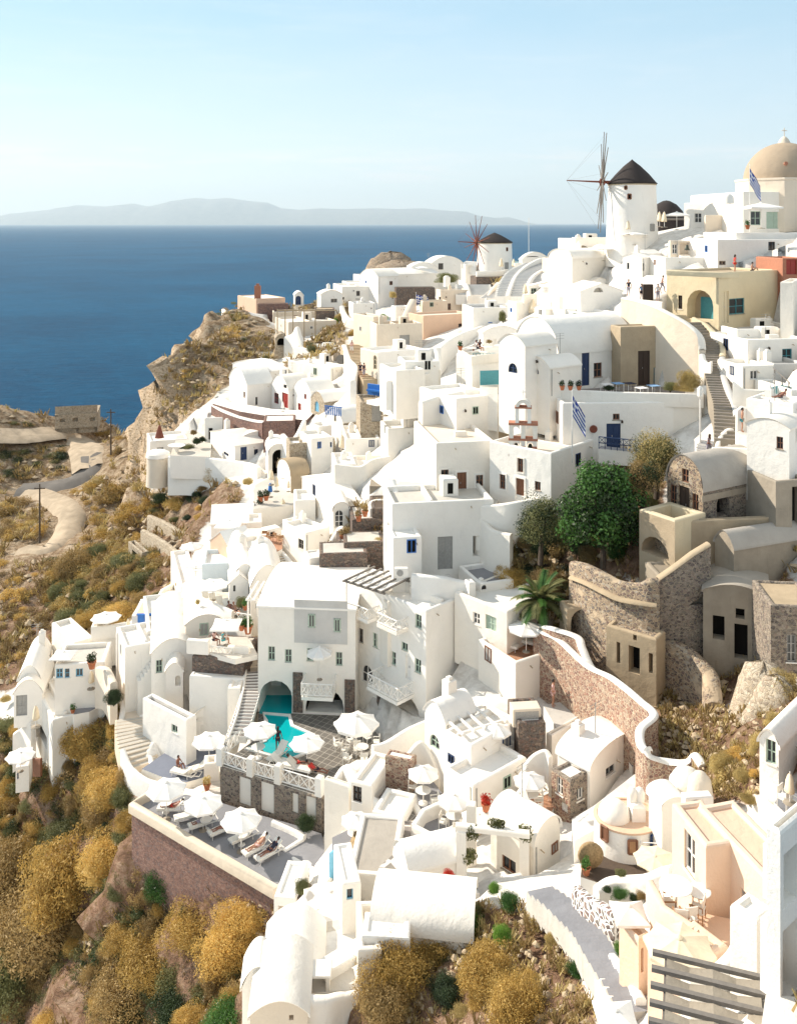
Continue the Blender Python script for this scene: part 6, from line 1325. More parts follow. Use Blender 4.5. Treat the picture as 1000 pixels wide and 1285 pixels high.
# windows of the raised panel stand on it
for a in ((525,-44,556,16),(640,-28,670,32)):
    t0,t1=[solve(HA['P0'],HA['u'],X(v)) for v in (a[0],a[2])]; yc=HA['P0'].y; z0=-(Yp(a[3])-CY)/F*yc-HA['P0'].z; z1=-(Yp(a[1])-CY)/F*yc-HA['P0'].z
    b=MB(); 
    for q in ((t0,z0,t0+.09,z1),(t1-.09,z0,t1,z1),(t0,z1-.09,t1,z1),(t0,z0,t1,z0+.09),((t0+t1)/2-.03,z0,(t0+t1)/2+.03,z1)): b.box((q[0],-.10,q[1]),(q[2],-.052,q[3]))
    o=b.build('window','sage',HA['root']); b=MB(); b.box((t0+.02,-.075,z0+.02),(t1-.02,-.055,z1-.02)); b.build('pane','glass',o)
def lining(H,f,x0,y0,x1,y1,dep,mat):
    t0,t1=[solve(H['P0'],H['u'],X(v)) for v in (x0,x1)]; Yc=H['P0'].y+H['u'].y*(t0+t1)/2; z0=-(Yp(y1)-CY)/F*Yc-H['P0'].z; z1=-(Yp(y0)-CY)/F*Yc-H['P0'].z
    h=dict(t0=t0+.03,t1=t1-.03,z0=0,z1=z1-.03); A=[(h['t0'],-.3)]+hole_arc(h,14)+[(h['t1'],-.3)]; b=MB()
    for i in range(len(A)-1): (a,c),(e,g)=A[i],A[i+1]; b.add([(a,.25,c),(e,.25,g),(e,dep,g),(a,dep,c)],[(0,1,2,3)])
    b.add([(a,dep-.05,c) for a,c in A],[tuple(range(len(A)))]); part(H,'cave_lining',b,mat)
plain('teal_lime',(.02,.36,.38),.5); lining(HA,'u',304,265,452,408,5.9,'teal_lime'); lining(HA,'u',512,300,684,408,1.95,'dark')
stoneclad(HA,'u',456,228,500,407); stoneclad(HA,'u',688,260,734,407)
def balustrade(label,A_,B_,n,h=.95,posts=True,parent=None,mat='whitewood'):
    """white timber balustrade of crossed panels between two points"""
    d=B_-A_; L=d.length; r=empty('balustrade',A_,0,label,'balustrade') if parent is None else parent; o0=Vector((0,0,0)) if parent is None else A_
    b=MB()
    for z in (.12,h): b.bar(o0+Vector((0,0,z)),o0+d+Vector((0,0,z)),.05,4)
    b.build('rail',mat,r)
    for i in range(n):
        p=o0+d*(i/n); q=o0+d*((i+1)/n); b=MB(); b.bar(p+Vector((0,0,.12)),q+Vector((0,0,h)),.032,4); b.bar(p+Vector((0,0,h)),q+Vector((0,0,.12)),.032,4); b.bar(q+Vector((0,0,.12)),q+Vector((0,0,h)),.035,4)
        m=(p+q)/2; b.build('crossed_panel',mat,r)
    return r
def balcony(H,f,x0,x1,yfloor,out=1.5,h=.95,thick=.25,n=5,mat='white'):
    dd=H['u'] if f=='u' else H['v']; t0,t1=sorted((solve(H['P0'],dd,X(x0)),solve(H['P0'],dd,X(x1)))); yc=H['P0'].y+dd.y*(t0+t1)/2; z=-(Yp(yfloor)-CY)/F*yc-H['P0'].z
    def L(t,e,zz): return Vector((t,-e,zz)) if f=='u' else Vector((-e,t,zz))
    b=MB(); a,c=L(t0,0,z-thick),L(t1,out,z); b.box((min(a.x,c.x),min(a.y,c.y),z-thick),(max(a.x,c.x),max(a.y,c.y),z)); o=b.build('balcony',mat,H['root'])
    for p,q,k in ((L(t0,out-.06,z),L(t1,out-.06,z),n),(L(t0,0,z),L(t0,out-.06,z),2),(L(t1,0,z),L(t1,out-.06,z),2)): balustrade('',p,q,k,h,parent=o)
    return z,t0,t1,L
balcony(HA,'u',512,650,290,1.7)
b=MB(); v=leaves(700,(1.0,.8,.6),.18,6,3)
umb('white parasol on the hotel balcony above the cave mouth',575,108,262,Y=69.2,wpx=120)
crop(400,760,.28)
HB=house('tall cream lit hotel wing with balconies and fan windows',165,480,622,25,518,38,Y=66.5,par=.3,rmat='white',op=[
 ('v',180,103,198,166,'w','greywood'),('v',242,125,268,190,'w','sage'),('v',316,205,345,265,'w','sage'),('v',430,240,458,303,'w','sage'),('v',432,40,460,102,'w','sage'),('v',370,166,398,203,'w','sage'),('v',388,226,412,330,'d','whitewood'),
 ('v',193,268,240,350,'wa','whitewood'),('v',180,418,252,505,'wa','whitewood'),('v',320,395,450,515,'oa1.5','cream')],lipm=0)
stoneclad(HB,'v',264,385,297,610,'basalt')
balcony(HB,'v',290,425,362,1.7)
pz=balcony(HB,'v',185,270,28,1.2,.8,n=3)
pz=balcony(HB,'v',312,400,78,1.2,.8,n=3)
# the pergola terrace at the head of the wing
crop(440,600,.28)
H=house('white roof porch with wooden louvre shade beside the hotel wing',20,165,275,560,640,30,Y=69,par=.2,rmat='palefloor',op=[('v',60,575,125,628,'o'),('u',218,560,246,622,'w','sage')])
def pergola(label,c,w,d,h,rz,n=6,mat='greywood',cloth=None,post='whitewood'):
    r=empty('pergola',c,R(rz),label,'pergola')
    for x in (-w/2,w/2):
        for y in (-d/2,d/2): b=MB(); b.bar((x,y,0),(x,y,h),.07,6); b.build('post',post,r)
    for y in (-d/2,d/2): b=MB(); b.box((-w/2-.2,y-.06,h),(w/2+.2,y+.06,h+.14)); b.build('beam',mat,r)
    for i in range(n): x=-w/2+w*i/(n-1); b=MB(); b.box((x-.07,-d/2-.4,h+.15),(x+.07,d/2+.4,h+.27)); b.build('rafter',mat,r)
    if cloth:
        for i in range(n-1):
            x0=-w/2+w*i/(n-1)+.10; x1=-w/2+w*(i+1)/(n-1)-.10; b=MB()
            for j in range(9): t=j/8; z=h+.20-.10*math.sin(PI*t*2)**2; b.v+=[(x0,-d/2+d*t,z),(x1,-d/2+d*t,z)]
            b.f=[(2*j,2*j+1,2*j+3,2*j+2) for j in range(8)]; b.m=[0]*8; b.build('shade_cloth',cloth,r)
    return r
pergola('louvred timber pergola with pale cloth over the hotel roof porch',P(X(118),Yp(600),70.5)+Vector((0,0,0)),3.6,3.0,2.3,-38,6,cloth='canvas')
H=house('white chimney pier on the hotel wing roof',522,530,560,470,520,20,Y=68,d=.8,par=.1,ext=1)
H=house('white house with a panelled door and small window right of the hotel wing',538,700,950,600,714,44,Y=64.8,rmat='white',op=[('v',548,604,578,665,'w','whitewood'),('v',604,618,652,714,'d','sage')],d=5)
H=house('white low cottage with rounded window above the sage door house',575,580,730,475,560,20,Y=69,rmat='greyfloor',op=[('u',585,455,608,500,'wa','darkwood')],d=4)
crop(240,780,.28)
# deck, pool, furniture
T=platform('tiled pool deck of dark slabs with pale joints before the hotel',[(130,643),(575,782),(640,760),(700,700),(790,690),(860,640),(870,560),(830,500),(735,400),(300,395),(300,520)],ZD,skirt=2.2,top='slabs',side='white')
def pool():
    o2=[(322,415),(440,425),(452,470),(548,512),(500,600),(432,626),(246,572),(330,540),(336,450)]
    Q=[on_plane(X(a),Yp(b_),ZD) for a,b_ in o2]; c=sum(Q,Vector())/len(Q); c.z=ZD; r=empty('swimming_pool',c,0,'turquoise swimming pool running from the arch onto the tiled deck','pool')
    L=[q-c for q in Q]; ar=sum(L[i].x*L[(i+1)%9].y-L[(i+1)%9].x*L[i].y for i in range(9)); Lo=L if ar>0 else L[::-1]
    b=MB(); b.add([(p.x,p.y,.03) for p in Lo],[tuple(range(9))]); b.build('water','pool_water',r)
    b=MB(); vs,fs=sweep([p+Vector((0,0,.10)) for p in L],[(-.14,-.1),(-.14,0),(.14,0),(.14,-.1)],closed=True); b.add(vs,fs); b.build('coping','white',r)
    b=MB(); zc=lambda a,b_:on_plane(X(a),Yp(b_),ZD)-c
pool()
T2=platform('turquoise water inside the arched cave under the hotel',[(306,414),(450,414),(450,330),(306,330)],ZD+.02,skirt=.3,top='pool_water',name='cave_pool',cat='pool')
for (x,y,py_,Y,w_,lb) in ((308,462,585,None,156,'white parasol by the pool corner above the stone doors'),(518,517,650,None,160,'white parasol over red sunbathers on the pool deck'),(740,412,620,None,206,'largest white parasol over chairs on the pool deck'),(80,505,640,None,155,'white parasol beside the blue floored court below the wooden stair')):
    z=ZD if x>200 else None; Y=(-z*F/(Yp(py_)-CY)) if z is not None else 66.5; umb(lb,x,y,py_,Y=Y,wpx=w_,rz=random.random())
for i,(x,y,rz) in enumerate(((350,645,60),(470,668,165),(540,690,160))): lounger(('white lounger with raised back by the pool rim','white lounger under the parasol with a red sunbather','lounger at the deck corner carrying a sunbather')[i],x,y,rz,ZD)
person('sunbather in red lying at the front rail of the pool deck',475,660,rz=75,pose='lie',skin='skin_tan',bottom='red',z=ZD,lift=-.12)
person('dark clothed sunbather lying in the pool deck corner',560,690,rz=70,pose='lie',skin='skin_tan',bottom='cloth_dark',top='red',z=ZD,lift=-.12)
person('swimmer in a dark swimsuit standing at the near pool rim',388,582,rz=180,skin='skin_tan',top='cloth_dark',bottom='cloth_dark',z=ZD,s=1,long_hair=True)
table('low white table on the deck under the pool corner parasol',300,612,ZD,1.1)
table('square set white table among the chairs under the largest parasol',765,612,ZD,1.1)
for i,(x,y,rz) in enumerate(((655,578,110),(690,600,80),(715,560,40),(790,545,-50),(745,600,10),(775,640,180),(830,565,-90),(700,640,150),(820,610,-110))):
    chair('white folding chair on the pool deck, '+('leftmost','second from the left','behind the parasol pole','beside the right back corner','near the pole foot','nearest the steps','far right behind','nearest the dark slabs','right beside the wall')[i],x,y,rz,ZD)
P4=[on_plane(X(x),Yp(y),ZD) for x,y in ((132,640),(268,688),(392,722),(575,778))]
for i in range(3): 
    a,b_=P4[i],P4[i+1]; balustrade(('left','middle','right')[i]+' crossed white balustrade along the pool deck front',a,b_,4)
for i,p in enumerate(P4):
    b=MB(); b.box((-.24,-.24,-.05),(.24,.24,1.2),bev=.05); o=b.build('gate_post','white'); o.location=p+Vector((0,.05,0)); o.rotation_euler=(0,0,R(-26)); tag(o,('leftmost','second','third','rightmost')[i]+' square white pier of the pool deck balustrade','pier',kind='thing')
balustrade('short white balustrade beside the wooden stair at the pool end',on_plane(X(150),Yp(600),ZD),on_plane(X(222),Yp(545),ZD),3)
umb('white parasol in the hotel cave niche behind the loungers',935,405,470,Y=66,r=1) if False else None
stairs('long wooden stair with white treads beside the hotel arch',[(200,520,66),(235,420,68),(270,300,71),(280,225,73)],w=1.5,n=20,mat='white',tread='tread',skirt=.4)
wall('white thin stair railing wall left of the long wooden stair',[(165,520,65.8),(205,415,67.8),(235,290,71),(245,215,73)],h=1.2,th=.15)
crop(150,940,.28)
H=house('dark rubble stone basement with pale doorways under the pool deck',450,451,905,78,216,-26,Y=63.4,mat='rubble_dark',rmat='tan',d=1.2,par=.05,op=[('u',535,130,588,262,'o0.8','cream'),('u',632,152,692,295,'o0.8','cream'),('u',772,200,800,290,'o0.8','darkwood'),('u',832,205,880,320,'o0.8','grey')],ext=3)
T=platform('long grey sun terrace with a red stone wall over the slope',[(55,275),(700,655),(760,600),(880,520),(930,490),(905,380),(780,340),(640,300),(450,240),(300,205),(190,215),(130,230)],ZL,skirt=7.5,top='greyfloor',side='redwall')
Q=[on_plane(X(x),Yp(y),ZL) for x,y in ((128,228),(55,272),(370,460),(700,655),(730,640))]; b=MB(); vs,fs=sweep([q-Q[0]+Vector((0,0,.5)) for q in Q],wprof(.5,.62)); b.add(vs,fs); o=b.build('boundary_wall','cream',angle=50); o.location=Q[0]; tag(o,'cream coping wall along the outer edge of the long sun terrace','wall',kind='thing')
wall('short cream end wall of the sun terrace with a round hole',[(130,225,65.5),(200,215,65.5),(290,212,65),(345,215,64.5)],h=.9,th=.3)
UMBS=((210,142,318,180,'leftmost white parasol on the long sun terrace'),(375,212,365,180,'middle white parasol on the long sun terrace'),(545,280,462,185,'rightmost white parasol on the long sun terrace'))
for i,(x,y,y2,w_,lb) in enumerate(UMBS): umb(lb,x,y,y2,Y=-ZL*F/(Yp(y2)-CY),wpx=w_,rz=i*.3)
LG=((170,285,-8,'skin_tan','red','lounger under the leftmost parasol'),(245,335,15,None,None,'empty lounger left of the middle parasol'),(310,372,22,'skin_tan','cloth_grey','lounger left of the middle parasol pole'),(400,405,28,'skin_tan','cloth_dark','lounger right of the middle parasol pole'),(495,440,30,None,None,'empty lounger left of the rightmost parasol'),(555,495,32,'skin','cloth_pink','lounger right of the rightmost parasol pole'),(612,520,35,'skin_tan','cloth_dark','last lounger at the right end of the sun terrace'))
for i,(x,y,a,sk,bt,lb) in enumerate(LG):
    l=lounger('white '+lb,x,y,a+8,ZL); 
    if sk:
        p=l.location; d=Vector((math.cos(R(a+8)),math.sin(R(a+8)),0)); r=person('sunbather lying on the '+lb,0,100,rz=a+8-90,pose='lie',skin=sk,bottom=bt,top=None if i!=6 else 'cloth_dark',z=-1); r.location=p+d*1.05+Vector((0,0,-.05)); r.scale=(.95,)*3
for i,(x,y) in enumerate(((208,285),(388,362),(547,430))): table('small round table under the '+('leftmost','middle','rightmost')[i]+' sun terrace parasol',x,y,ZL,.9)
lounger('lounger with a reader on the blue floored court',255,120,-10,P(X(255),Yp(120),69).z)
bs=MB()
def stool(label,x,y,z):
    p=on_plane(X(x),Yp(y),z); r=empty('folding_table',p,.3,label,'table'); b=MB(); b.lathe([(0,.74),(.42,.74),(.42,.70),(0,.70)],(0,0,0),8); b.build('tabletop','whitewood',r)
    for s in (-1,1):
        for t in (-1,1): b=MB(); b.bar((s*.3,t*.25,0),(-s*.3,t*.25,.7),.025,5); b.build('leg','whitewood',r)
stool('white octagonal folding table at the right end of the sun terrace',830,575,ZL)
T3=platform('blue floored court with loungers below the white steps',[(100,90),(200,20),(330,-60),(420,-30),(440,60),(440,110),(300,150),(200,130)],(250,110,69),skirt=4,top='bluefloor',parapets=[])
lounger('striped lounger with a raised back in the blue floored court',300,118,30,T3['z']); lounger('lounger facing the sea in the blue floored court',235,112,-20,T3['z'])
person('person in dark clothes sitting on the blue court lounger',262,100,rz=60,pose='sit',skin='skin_tan',bottom='cloth_dark',z=T3['z'],lift=.3)
wall('white curved parapet sweeping below the blue floored court',[(15,0,71),(55,85,69.5),(150,150,68),(250,175,67),(370,190,65.5)],h=1.6,th=.4,ext=3)
stairs('white narrow steps climbing between the blue court and the stone basement',[(420,210,64.5),(425,150,66),(430,70,68.5)],w=1.4,n=10,tread='palefloor')
pot('clay pot on the white pier beside the narrow steps',392,185,Y=65,s=1.6,mat='leaf_straw'); 
H=house('white pier wall holding a planter beside the narrow steps',372,378,445,70,180,10,Y=66,d=1.2,par=.3)
shrub('dark green bush against the stone basement doors',835,350,52,'leaf_dark',2,Y=59.5,sz=1.1)
wall('low white planter wall in front of the basement door',[(685,320,60.5),(760,352,59.8),(830,385,59)],h=.6,th=.3)
wall('white bench wall at the right end of the sun terrace',[(700,420,58.5),(740,450,58),(820,400,59)],h=.5,th=.3,smooth=False)
wall('white sloped parapet between the sun terrace and the lower lane',[(560,350,61),(640,390,60),(720,450,58.5),(800,500,57),(870,535,56)],h=.7,th=.3)
# curved court at left with stairs
crop(0,820,.28)
stairs('cream curved steps inside the tall white sweeping wall',[(640,510,70.5),(610,420,72),(590,340,74),(590,290,75.5)],w=2.6,n=13,mat='cream',tread='palefloor')
wall('tall white sweeping wall above the ochre slope',[(575,140,79),(560,200,78),(545,290,76),(550,380,74),(580,450,72),(600,520,70),(660,565,68.5),(760,590,67.5)],h=1.6,th=.45,ext=5,cat='wall')
wall('white inner wall right of the cream curved steps',[(635,275,76),(630,330,75),(640,400,73),(670,450,71.5),(680,500,70.5)],h=1.2,th=.35,ext=2)
T4=platform('pale landing with wooden armchairs above the cream steps',[(560,300),(650,290),(720,270),(800,200),(620,100),(565,130)],(620,240,78),skirt=3,top='cream',side='white')
def armchair(label,x,y,rz,z,mat='orange_wood'):
    p=on_plane(X(x),Yp(y),z); r=empty('deck_chair',p,R(rz),label,'chair')
    for s in (-.3,.3):
        b=MB(); b.bar((s,-.6,0),(s,.5,.75),.035,5); b.build('rail',mat,r); b=MB(); b.bar((s,.35,0),(s,-.4,.55),.035,5); b.build('leg',mat,r)
    b=MB(); b.add([(-.28,-.5,.35),(.28,-.5,.35),(.28,.15,.30),(-.28,.15,.30),(.28,.75,1.05),(-.28,.75,1.05)],[(0,1,2,3),(3,2,4,5)]); b.build('sling',mat,r)
armchair('left orange wooden deck chair on the pale landing',625,225,30,T4['z']); armchair('right brown deck chair facing the low table on the pale landing',695,185,-60,T4['z'],'brownwood')
b=MB(); b.box((-.6,-.35,.38),(.6,.35,.44)); 
for s in (-.5,.5):
    for t in (-.28,.28): b.bar((s,t,0),(s,t,.38),.03,4)
o=b.build('low_table','sage'); o.location=on_plane(X(650),Yp(180),T4['z']); tag(o,'low green topped table between the two deck chairs','table')
umb('tall cream furled parasol on the landing beside the deck chairs',638,30,150,Y=79,kind='shut',mat='canvas_cream')
H=house('white house with a deep recessed green pane left of the deck chairs cube',740,745,870,85,190,20,Y=77,rmat='white',op=[],d=3)
H=house('white block house with one square window above the blue court',640,835,880,300,455,52,Y=70,rmat='greyfloor',op=[('v',768,322,795,356,'w','sage')],par=.3)
H=house('white vaulted room with a fan window and dark door above the blue court',845,858,1060,330,440,10,Y=72,roof='vault',axis='v',rise=90,op=[('u',898,320,930,375,'d','darkwood'),('u',875,275,930,305,'wa','whitewood')],d=7)
wall('low white wall with a niche between steps and the square window block',[(680,430,72),(720,400,73),(770,380,74)],h=1.2,th=.3)
# ------------------------------------------------------------------ the western cluster above the slope
crop(200,620,.28)
H=house('lavender roofed white cottage with two navy windows and a curved dormer',222,232,420,135,200,9,Y=96,rmat='white',roof='gable',axis='u',rise=45,op=[('u',280,168,305,190,'w','navy')],d=6)
H=house('white balcony box above the lavender roof cottage end',380,390,460,128,165,9,Y=94,d=3)
umb('cream square parasol with lifted corners before the lavender roof',312,115,200,Y=92,wpx=152,kind='square',mat='canvas')
umb('white parasol standing alone at the terrace edge above the slope',145,214,310,Y=93,wpx=108)
umb('white tented parasol half hidden below the lone terrace parasol',165,300,370,Y=90,wpx=110,kind='square')
umb('wide cream parasol beside the brick parapet terrace',400,155,230,Y=91,wpx=140,kind='square')
H=house('cream tented pyramid roofed pavilion with brown side',228,320,430,255,340,40,Y=88,roof='gable',axis='u',rise=60,mat='pink',rmat='canvas',op=[('u',350,222,375,245,'o')])
H=house('pale blue grey washed house under the pyramid pavilion',172,190,345,315,420,8,Y=86,mat='pale_blue',rmat='white',op=[('u',178,388,198,408,'w','sage')],d=4)
H=house('bright white slanting roof house right of the pyramid pavilion',325,400,620,250,420,36,Y=86,rmat='white',d=None)
stairs('white stair with tan treads descending beside the rounded white wall',[(600,415,80.5),(570,370,82),(540,310,84),(515,270,85.5)],w=1.7,n=13,mat='white',tread='tan')
wall('white smooth wall curling round the tan treaded stair',[(640,385,80.5),(610,330,82),(580,290,84),(550,255,86)],h=1.4,th=.35,ext=3)
wall('white straight parapet left of the tan treaded stair',[(560,410,80.5),(520,340,82.5),(490,270,84.5),(440,215,87)],h=1.2,th=.35,ext=3)
T=platform('upper terrace with orange cane chairs behind a white parapet',[(440,215),(500,275),(552,245),(550,190),(460,185)],(500,240,86),skirt=3,parapets=[],top='terracotta')
for i,(x,y) in enumerate(((470,210),(495,215),(525,212),(540,225))): chair('orange cane chair on the upper terrace, '+('leftmost','second from the left','third from the left','rightmost')[i],x,y,i*70,T['z'],'teak','teak')
H=house('white house with one small dark window beside the tan treaded stair',552,655,760,175,400,40,Y=84,rmat='white',op=[('v',622,203,646,246,'w','greywood')])
wall('white pier and low wall above the stair with a small gate frame',[(655,180,85),(700,165,85.5),(760,140,86)],h=1,th=.3)
H=house('white pier with a rounded cap beside the lowest dark terrace',655,672,745,290,420,20,Y=78,rmat='white',d=2,par=.1)
H=house('white vaulted house bulk above the sunbathing deck',400,410,560,415,600,12,Y=78,op=[('u',432,490,455,520,'o')],rmat='white',roof='arc',axis='v',rise=90,d=7)
pergola('small white slatted pergola left of the hotel roof',P(X(515),Yp(590),75)+Vector((0,0,.0)),3.6,3.0,2.6,-5,8,mat='whitewood')
T=platform('little white terrace with a wicker chair beside the hotel roof',[(445,600),(545,605),(545,560),(470,560)],(500,600,74.5),skirt=5,parapets=[(0,1,.3)],side='white')
chair('cream wicker chair on the little terrace beside the hotel roof',500,580,20,T['z'],'straw','cushion')
H=house('big white plain house with a sweeping curved top left of the small dark opening',300,330,430,380,560,14,Y=81,roof='arc',axis='v',rise=60,rmat='white',op=[('u',398,415,410,440,'o')],d=9)
H=house('white gabled dormer house with two thin slits',308,315,400,400,500,12,Y=80,roof='gable',axis='v',rise=36,op=[('u',330,410,342,440,'w','whitewood')],d=3)
T=platform('sunbathing deck with a row of white loungers above the white wall',[(150,480),(330,560),(410,600),(430,540),(390,440),(300,440),(180,440)],(300,540,79),skirt=5,parapets=[(0,1,.7)],top='palefloor')
umb('white parasol at the left end of the sunbathing deck',238,388,475,Y=81,wpx=150)
for i,(x,y) in enumerate(((230,510),(262,520),(295,535),(325,545),(352,555))): lounger('white lounger on the sunbathing deck, '+('first','second','third','fourth','last')[i]+' from the parasol',x,y,120,T['z'])
person('tanned sunbather on the fourth lounger of the sunbathing deck',322,540,rz=30,pose='lie',skin='skin_tan',bottom='cloth_blue',z=T['z'],lift=-.1); person('red haired sunbather on the last lounger of the sunbathing deck',345,545,rz=30,pose='lie',skin='skin',hair='brick',bottom='cloth_dark',z=T['z'],lift=-.1)
shrub('potted green shrub at the right end of the sunbathing deck',370,500,28,'leaf_olive',1,Y=78.5,sz=1.3); shrub('small yellow shrub at the left end of the sunbathing deck',172,490,16,'leaf_straw',1,Y=80,sz=1.3)
pot('clay pot below the potted green shrub of the sunbathing deck',385,520,Y=77,s=1.5)
balustrade('short white ring patterned balustrade right of the sunbathers',P(X(345),Yp(575),76.5),P(X(410),Yp(585),76),3,.8)
T=platform('shaded lunch terrace on a brown stone wall below the sunbathing deck',[(148,690),(340,742),(440,720),(400,640),(250,640),(180,650)],P(X(200),Yp(712),73).z,skirt=.4,top='palefloor',side='white')
umb('white square parasol over the shaded lunch terrace',300,560,680,Y=74,wpx=165,kind='square')
crop(180,720,.16)
H=house('dark brown stone terrace wall with white piers under the lunch parasol',375,382,785,640,820,-9,Y=73,mat='basalt',rmat='palefloor',d=4,par=.02,ext=4)
H=house('white pebble dotted wall below the dark brown stone terrace',320,360,790,800,950,-7,Y=72.3,mat='white',rmat='white',d=1,par=.05)
balustrade('white crossed balustrade of the lunch terrace over brown stone',P(X(480),Yp(640),73.2),P(X(705),Yp(665),72.8),4,.8)
for i,(x,y) in enumerate(((430,615),(745,668))): b=MB(); b.box((-.9,-.2,-.1),(.9,.2,1.0),bev=.05); o=b.build('parapet_block','white'); o.location=P(X(x),Yp(y),73.1); o.rotation_euler=(0,0,R(-9)); tag(o,('left','right')[i]+' white parapet block of the lunch terrace over brown stone','wall',kind='thing')
person('woman with dark hair lying at the lunch terrace railing',560,560,rz=60,pose='chair',skin='skin_tan',top='cloth_pink',bottom='cloth_dark',Y=74.5,long_hair=True); person('person in turquoise seated beside the lunch terrace parasol pole',630,560,rz=100,pose='chair',top='cloth_teal',bottom='cloth_teal',Y=74.2)
for i,(x,y) in enumerate(((770,445),(820,470))): pot(('small','large')[i]+' clay pot with a green plant at the stair above the lunch terrace',x,y,Y=76,s=1.7+i*.6,mat='leaf_green')
for i,(x,y,s) in enumerate(((550,845,.25),(695,880,.3),(445,885,.18),(545,905,.18),(590,930,.14),(500,895,.12),(610,855,.10))): pass
H=house('small white cube with a black bowl on top beside the wooden stair',650,660,760,900,1000,0,Y=70.5,d=1.5,par=.1)
stairs('cream upper flight of steps with a rope rail above the wooden stair',[(850,745,74),(870,640,75.5),(880,520,77.5),(890,420,79.5)],w=1.6,n=18,mat='cream',tread='cream')
b=MB(); A_=P(X(775),Yp(800),73); B_=P(X(870),Yp(400),80); b.bar((0,0,.9),B_-A_+Vector((0,0,.9)),.035,4)
for i in range(6): q=(B_-A_)*(i/5); b.bar(q,q+Vector((0,0,.9)),.03,4)
o=b.build('handrail','whitewood'); o.location=A_; tag(o,'thin white handrail beside the cream upper flight of steps','handrail',kind='thing')
H=house('white barrel vault with a sage green window left of the dark brown wall',45,60,400,630,880,14,Y=76,roof='arc',axis='v',rise=100,op=[('u',98,678,148,778,'w','sage'),('u',200,705,250,740,'w','sage')],d=10,rmat='white')
H=house('white front block with a half arch and a recess below the vault',172,175,310,770,960,10,Y=74.5,roof='arc',axis='v',rise=60,rmat='white',d=4,op=[('u',250,800,290,880,'na','white','white')])
H=house('broad flat white roofed house above the sage window vault',-100,30,600,450,640,18,Y=80,rmat='white',d=8,op=[('u',230,445,250,495,'w','pink')])
H=house('smooth white ridge roof house under the sunbathing deck wall',250,330,640,400,600,14,Y=78,roof='arc',axis='v',rise=60,rmat='white',d=9)
stairs('very broad white stair with pink edged treads climbing between white walls',[(190,320,85),(215,270,87),(245,190,90)],w=6.5,n=7,mat='white',tread='pink')
wall('white pierced wall running up the left of the broad pink edged stair',[(0,340,86),(70,260,88),(150,120,92),(260,60,95),(330,20,98)],h=1.5,th=.4,ext=4,smooth=False)
H=house('white cube landing right of the broad pink edged stair',215,290,440,100,240,16,Y=88,rmat='white')
b=MB(); b.box((-.8,-.1,0),(.8,.1,1.4)); b.box((-.9,-.14,1.35),(.9,.14,1.45)); o=b.build('shutter_gate','blue'); o.location=P(X(25),Yp(440),84); tag(o,'bright blue shutter gate at the foot of the broad pink edged stair','gate')
b=MB(); b.bar((0,0,-.3),(0,0,2.6),.05)
shrub('small yellow bush on the white wall above the broad stair',265,90,24,'leaf_straw',1,Y=92)
for i in range(8): pass
crop(0,660,.28)
T=platform('top café deck with pierced white wall and a lone parasol',[(415,490),(570,475),(600,440),(560,430),(430,455)],P(X(480),Yp(495),84).z,skirt=3,top='palefloor',side='white',parapets=[(0,1,.8),(4,0,.8)])
umb('white parasol over the top café deck beside the brown slope',475,392,478,Y=85,wpx=135)
umb('cream furled parasol right of the top café deck',574,415,480,Y=83,kind='shut',mat='canvas_cream')
H=house('white cottage with a tall navy blue door facing the sea',232,330,420,525,600,40,Y=84,rmat='white',op=[('u',355,538,392,596,'d','blue')])
H=house('small white hut with a narrow blue door slit left of the flat roof house',520,522,560,480,620,30,Y=80,rmat='white',op=[('u',540,560,553,605,'d','blue')])
H=house('large white flat roofed house with a bare side below the blue gate',522,560,800,545,700,26,Y=77,rmat='white')
umb('cream square parasol with finials over the slate windows terrace',285,560,650,Y=80,wpx=130,kind='square',mat='canvas')
H=house('white terrace house with three slate blue windows',236,245,470,625,700,9,Y=79,rmat='palefloor',op=[('u',250,640,282,682,'w','skyblue'),('u',290,640,312,682,'w','skyblue'),('u',340,640,372,675,'w','skyblue')],d=4)
H=house('low white vault at the far left edge of the cluster',65,80,180,690,780,12,Y=82,roof='arc',axis='v',rise=60,rmat='white',d=6)
wall('cream thick wall curving down beside the brown arched niche',[(440,630,79),(480,640,78),(510,700,76)],h=2,th=.6,mat='cream')
pot('clay pot with a small tree beside the slate windows',412,640,Y=78,s=2.2,mat='leaf_dark')
crop(0,820,.28)
H=house('white hut with a tall slate grey double door at the left end',55,62,190,180,285,10,Y=81,roof='arc',axis='v',rise=55,rmat='white',op=[('u',72,188,122,284,'d','greydoor')],d=5,ext=1)
H=house('large bright white terrace block on the western tip',150,235,410,300,490,30,Y=78,rmat='white',d=None,op=[('v',165,330,210,385,'o')],par=.15)
T=platform('dining terrace with row of clay pots on the western tip',[(330,275),(400,262),(560,180),(520,110),(330,120),(300,150)],(350,270,78.5),skirt=3,top='greyfloor',side='white')
for i,(x,y) in enumerate(((312,150),(315,180),(318,210),(322,240),(326,268))): pot('clay pot in the row on the western terrace edge, '+('topmost','second from the top','middle','fourth from the top','lowest')[i],x,y,T['z'],s=1.3,mat=('leaf_brown','leaf_brown','leaf_straw','leaf_brown','leaf_green')[i])
for i,(x,y) in enumerate(((360,180),(400,170),(450,190))): 
    r=empty('dining_table',on_plane(X(x),Yp(y),T['z']),.3,('white clothed','cream clothed','small white')[i]+' dining table on the western terrace','table'); b=MB(); b.box((-.5,-.5,.70),(.5,.5,.76)); b.build('tabletop',('cloth_white','pink','white')[i],r); b=MB(); b.bar((0,0,0),(0,0,.7),.06); b.build('pedestal','whitewood',r)
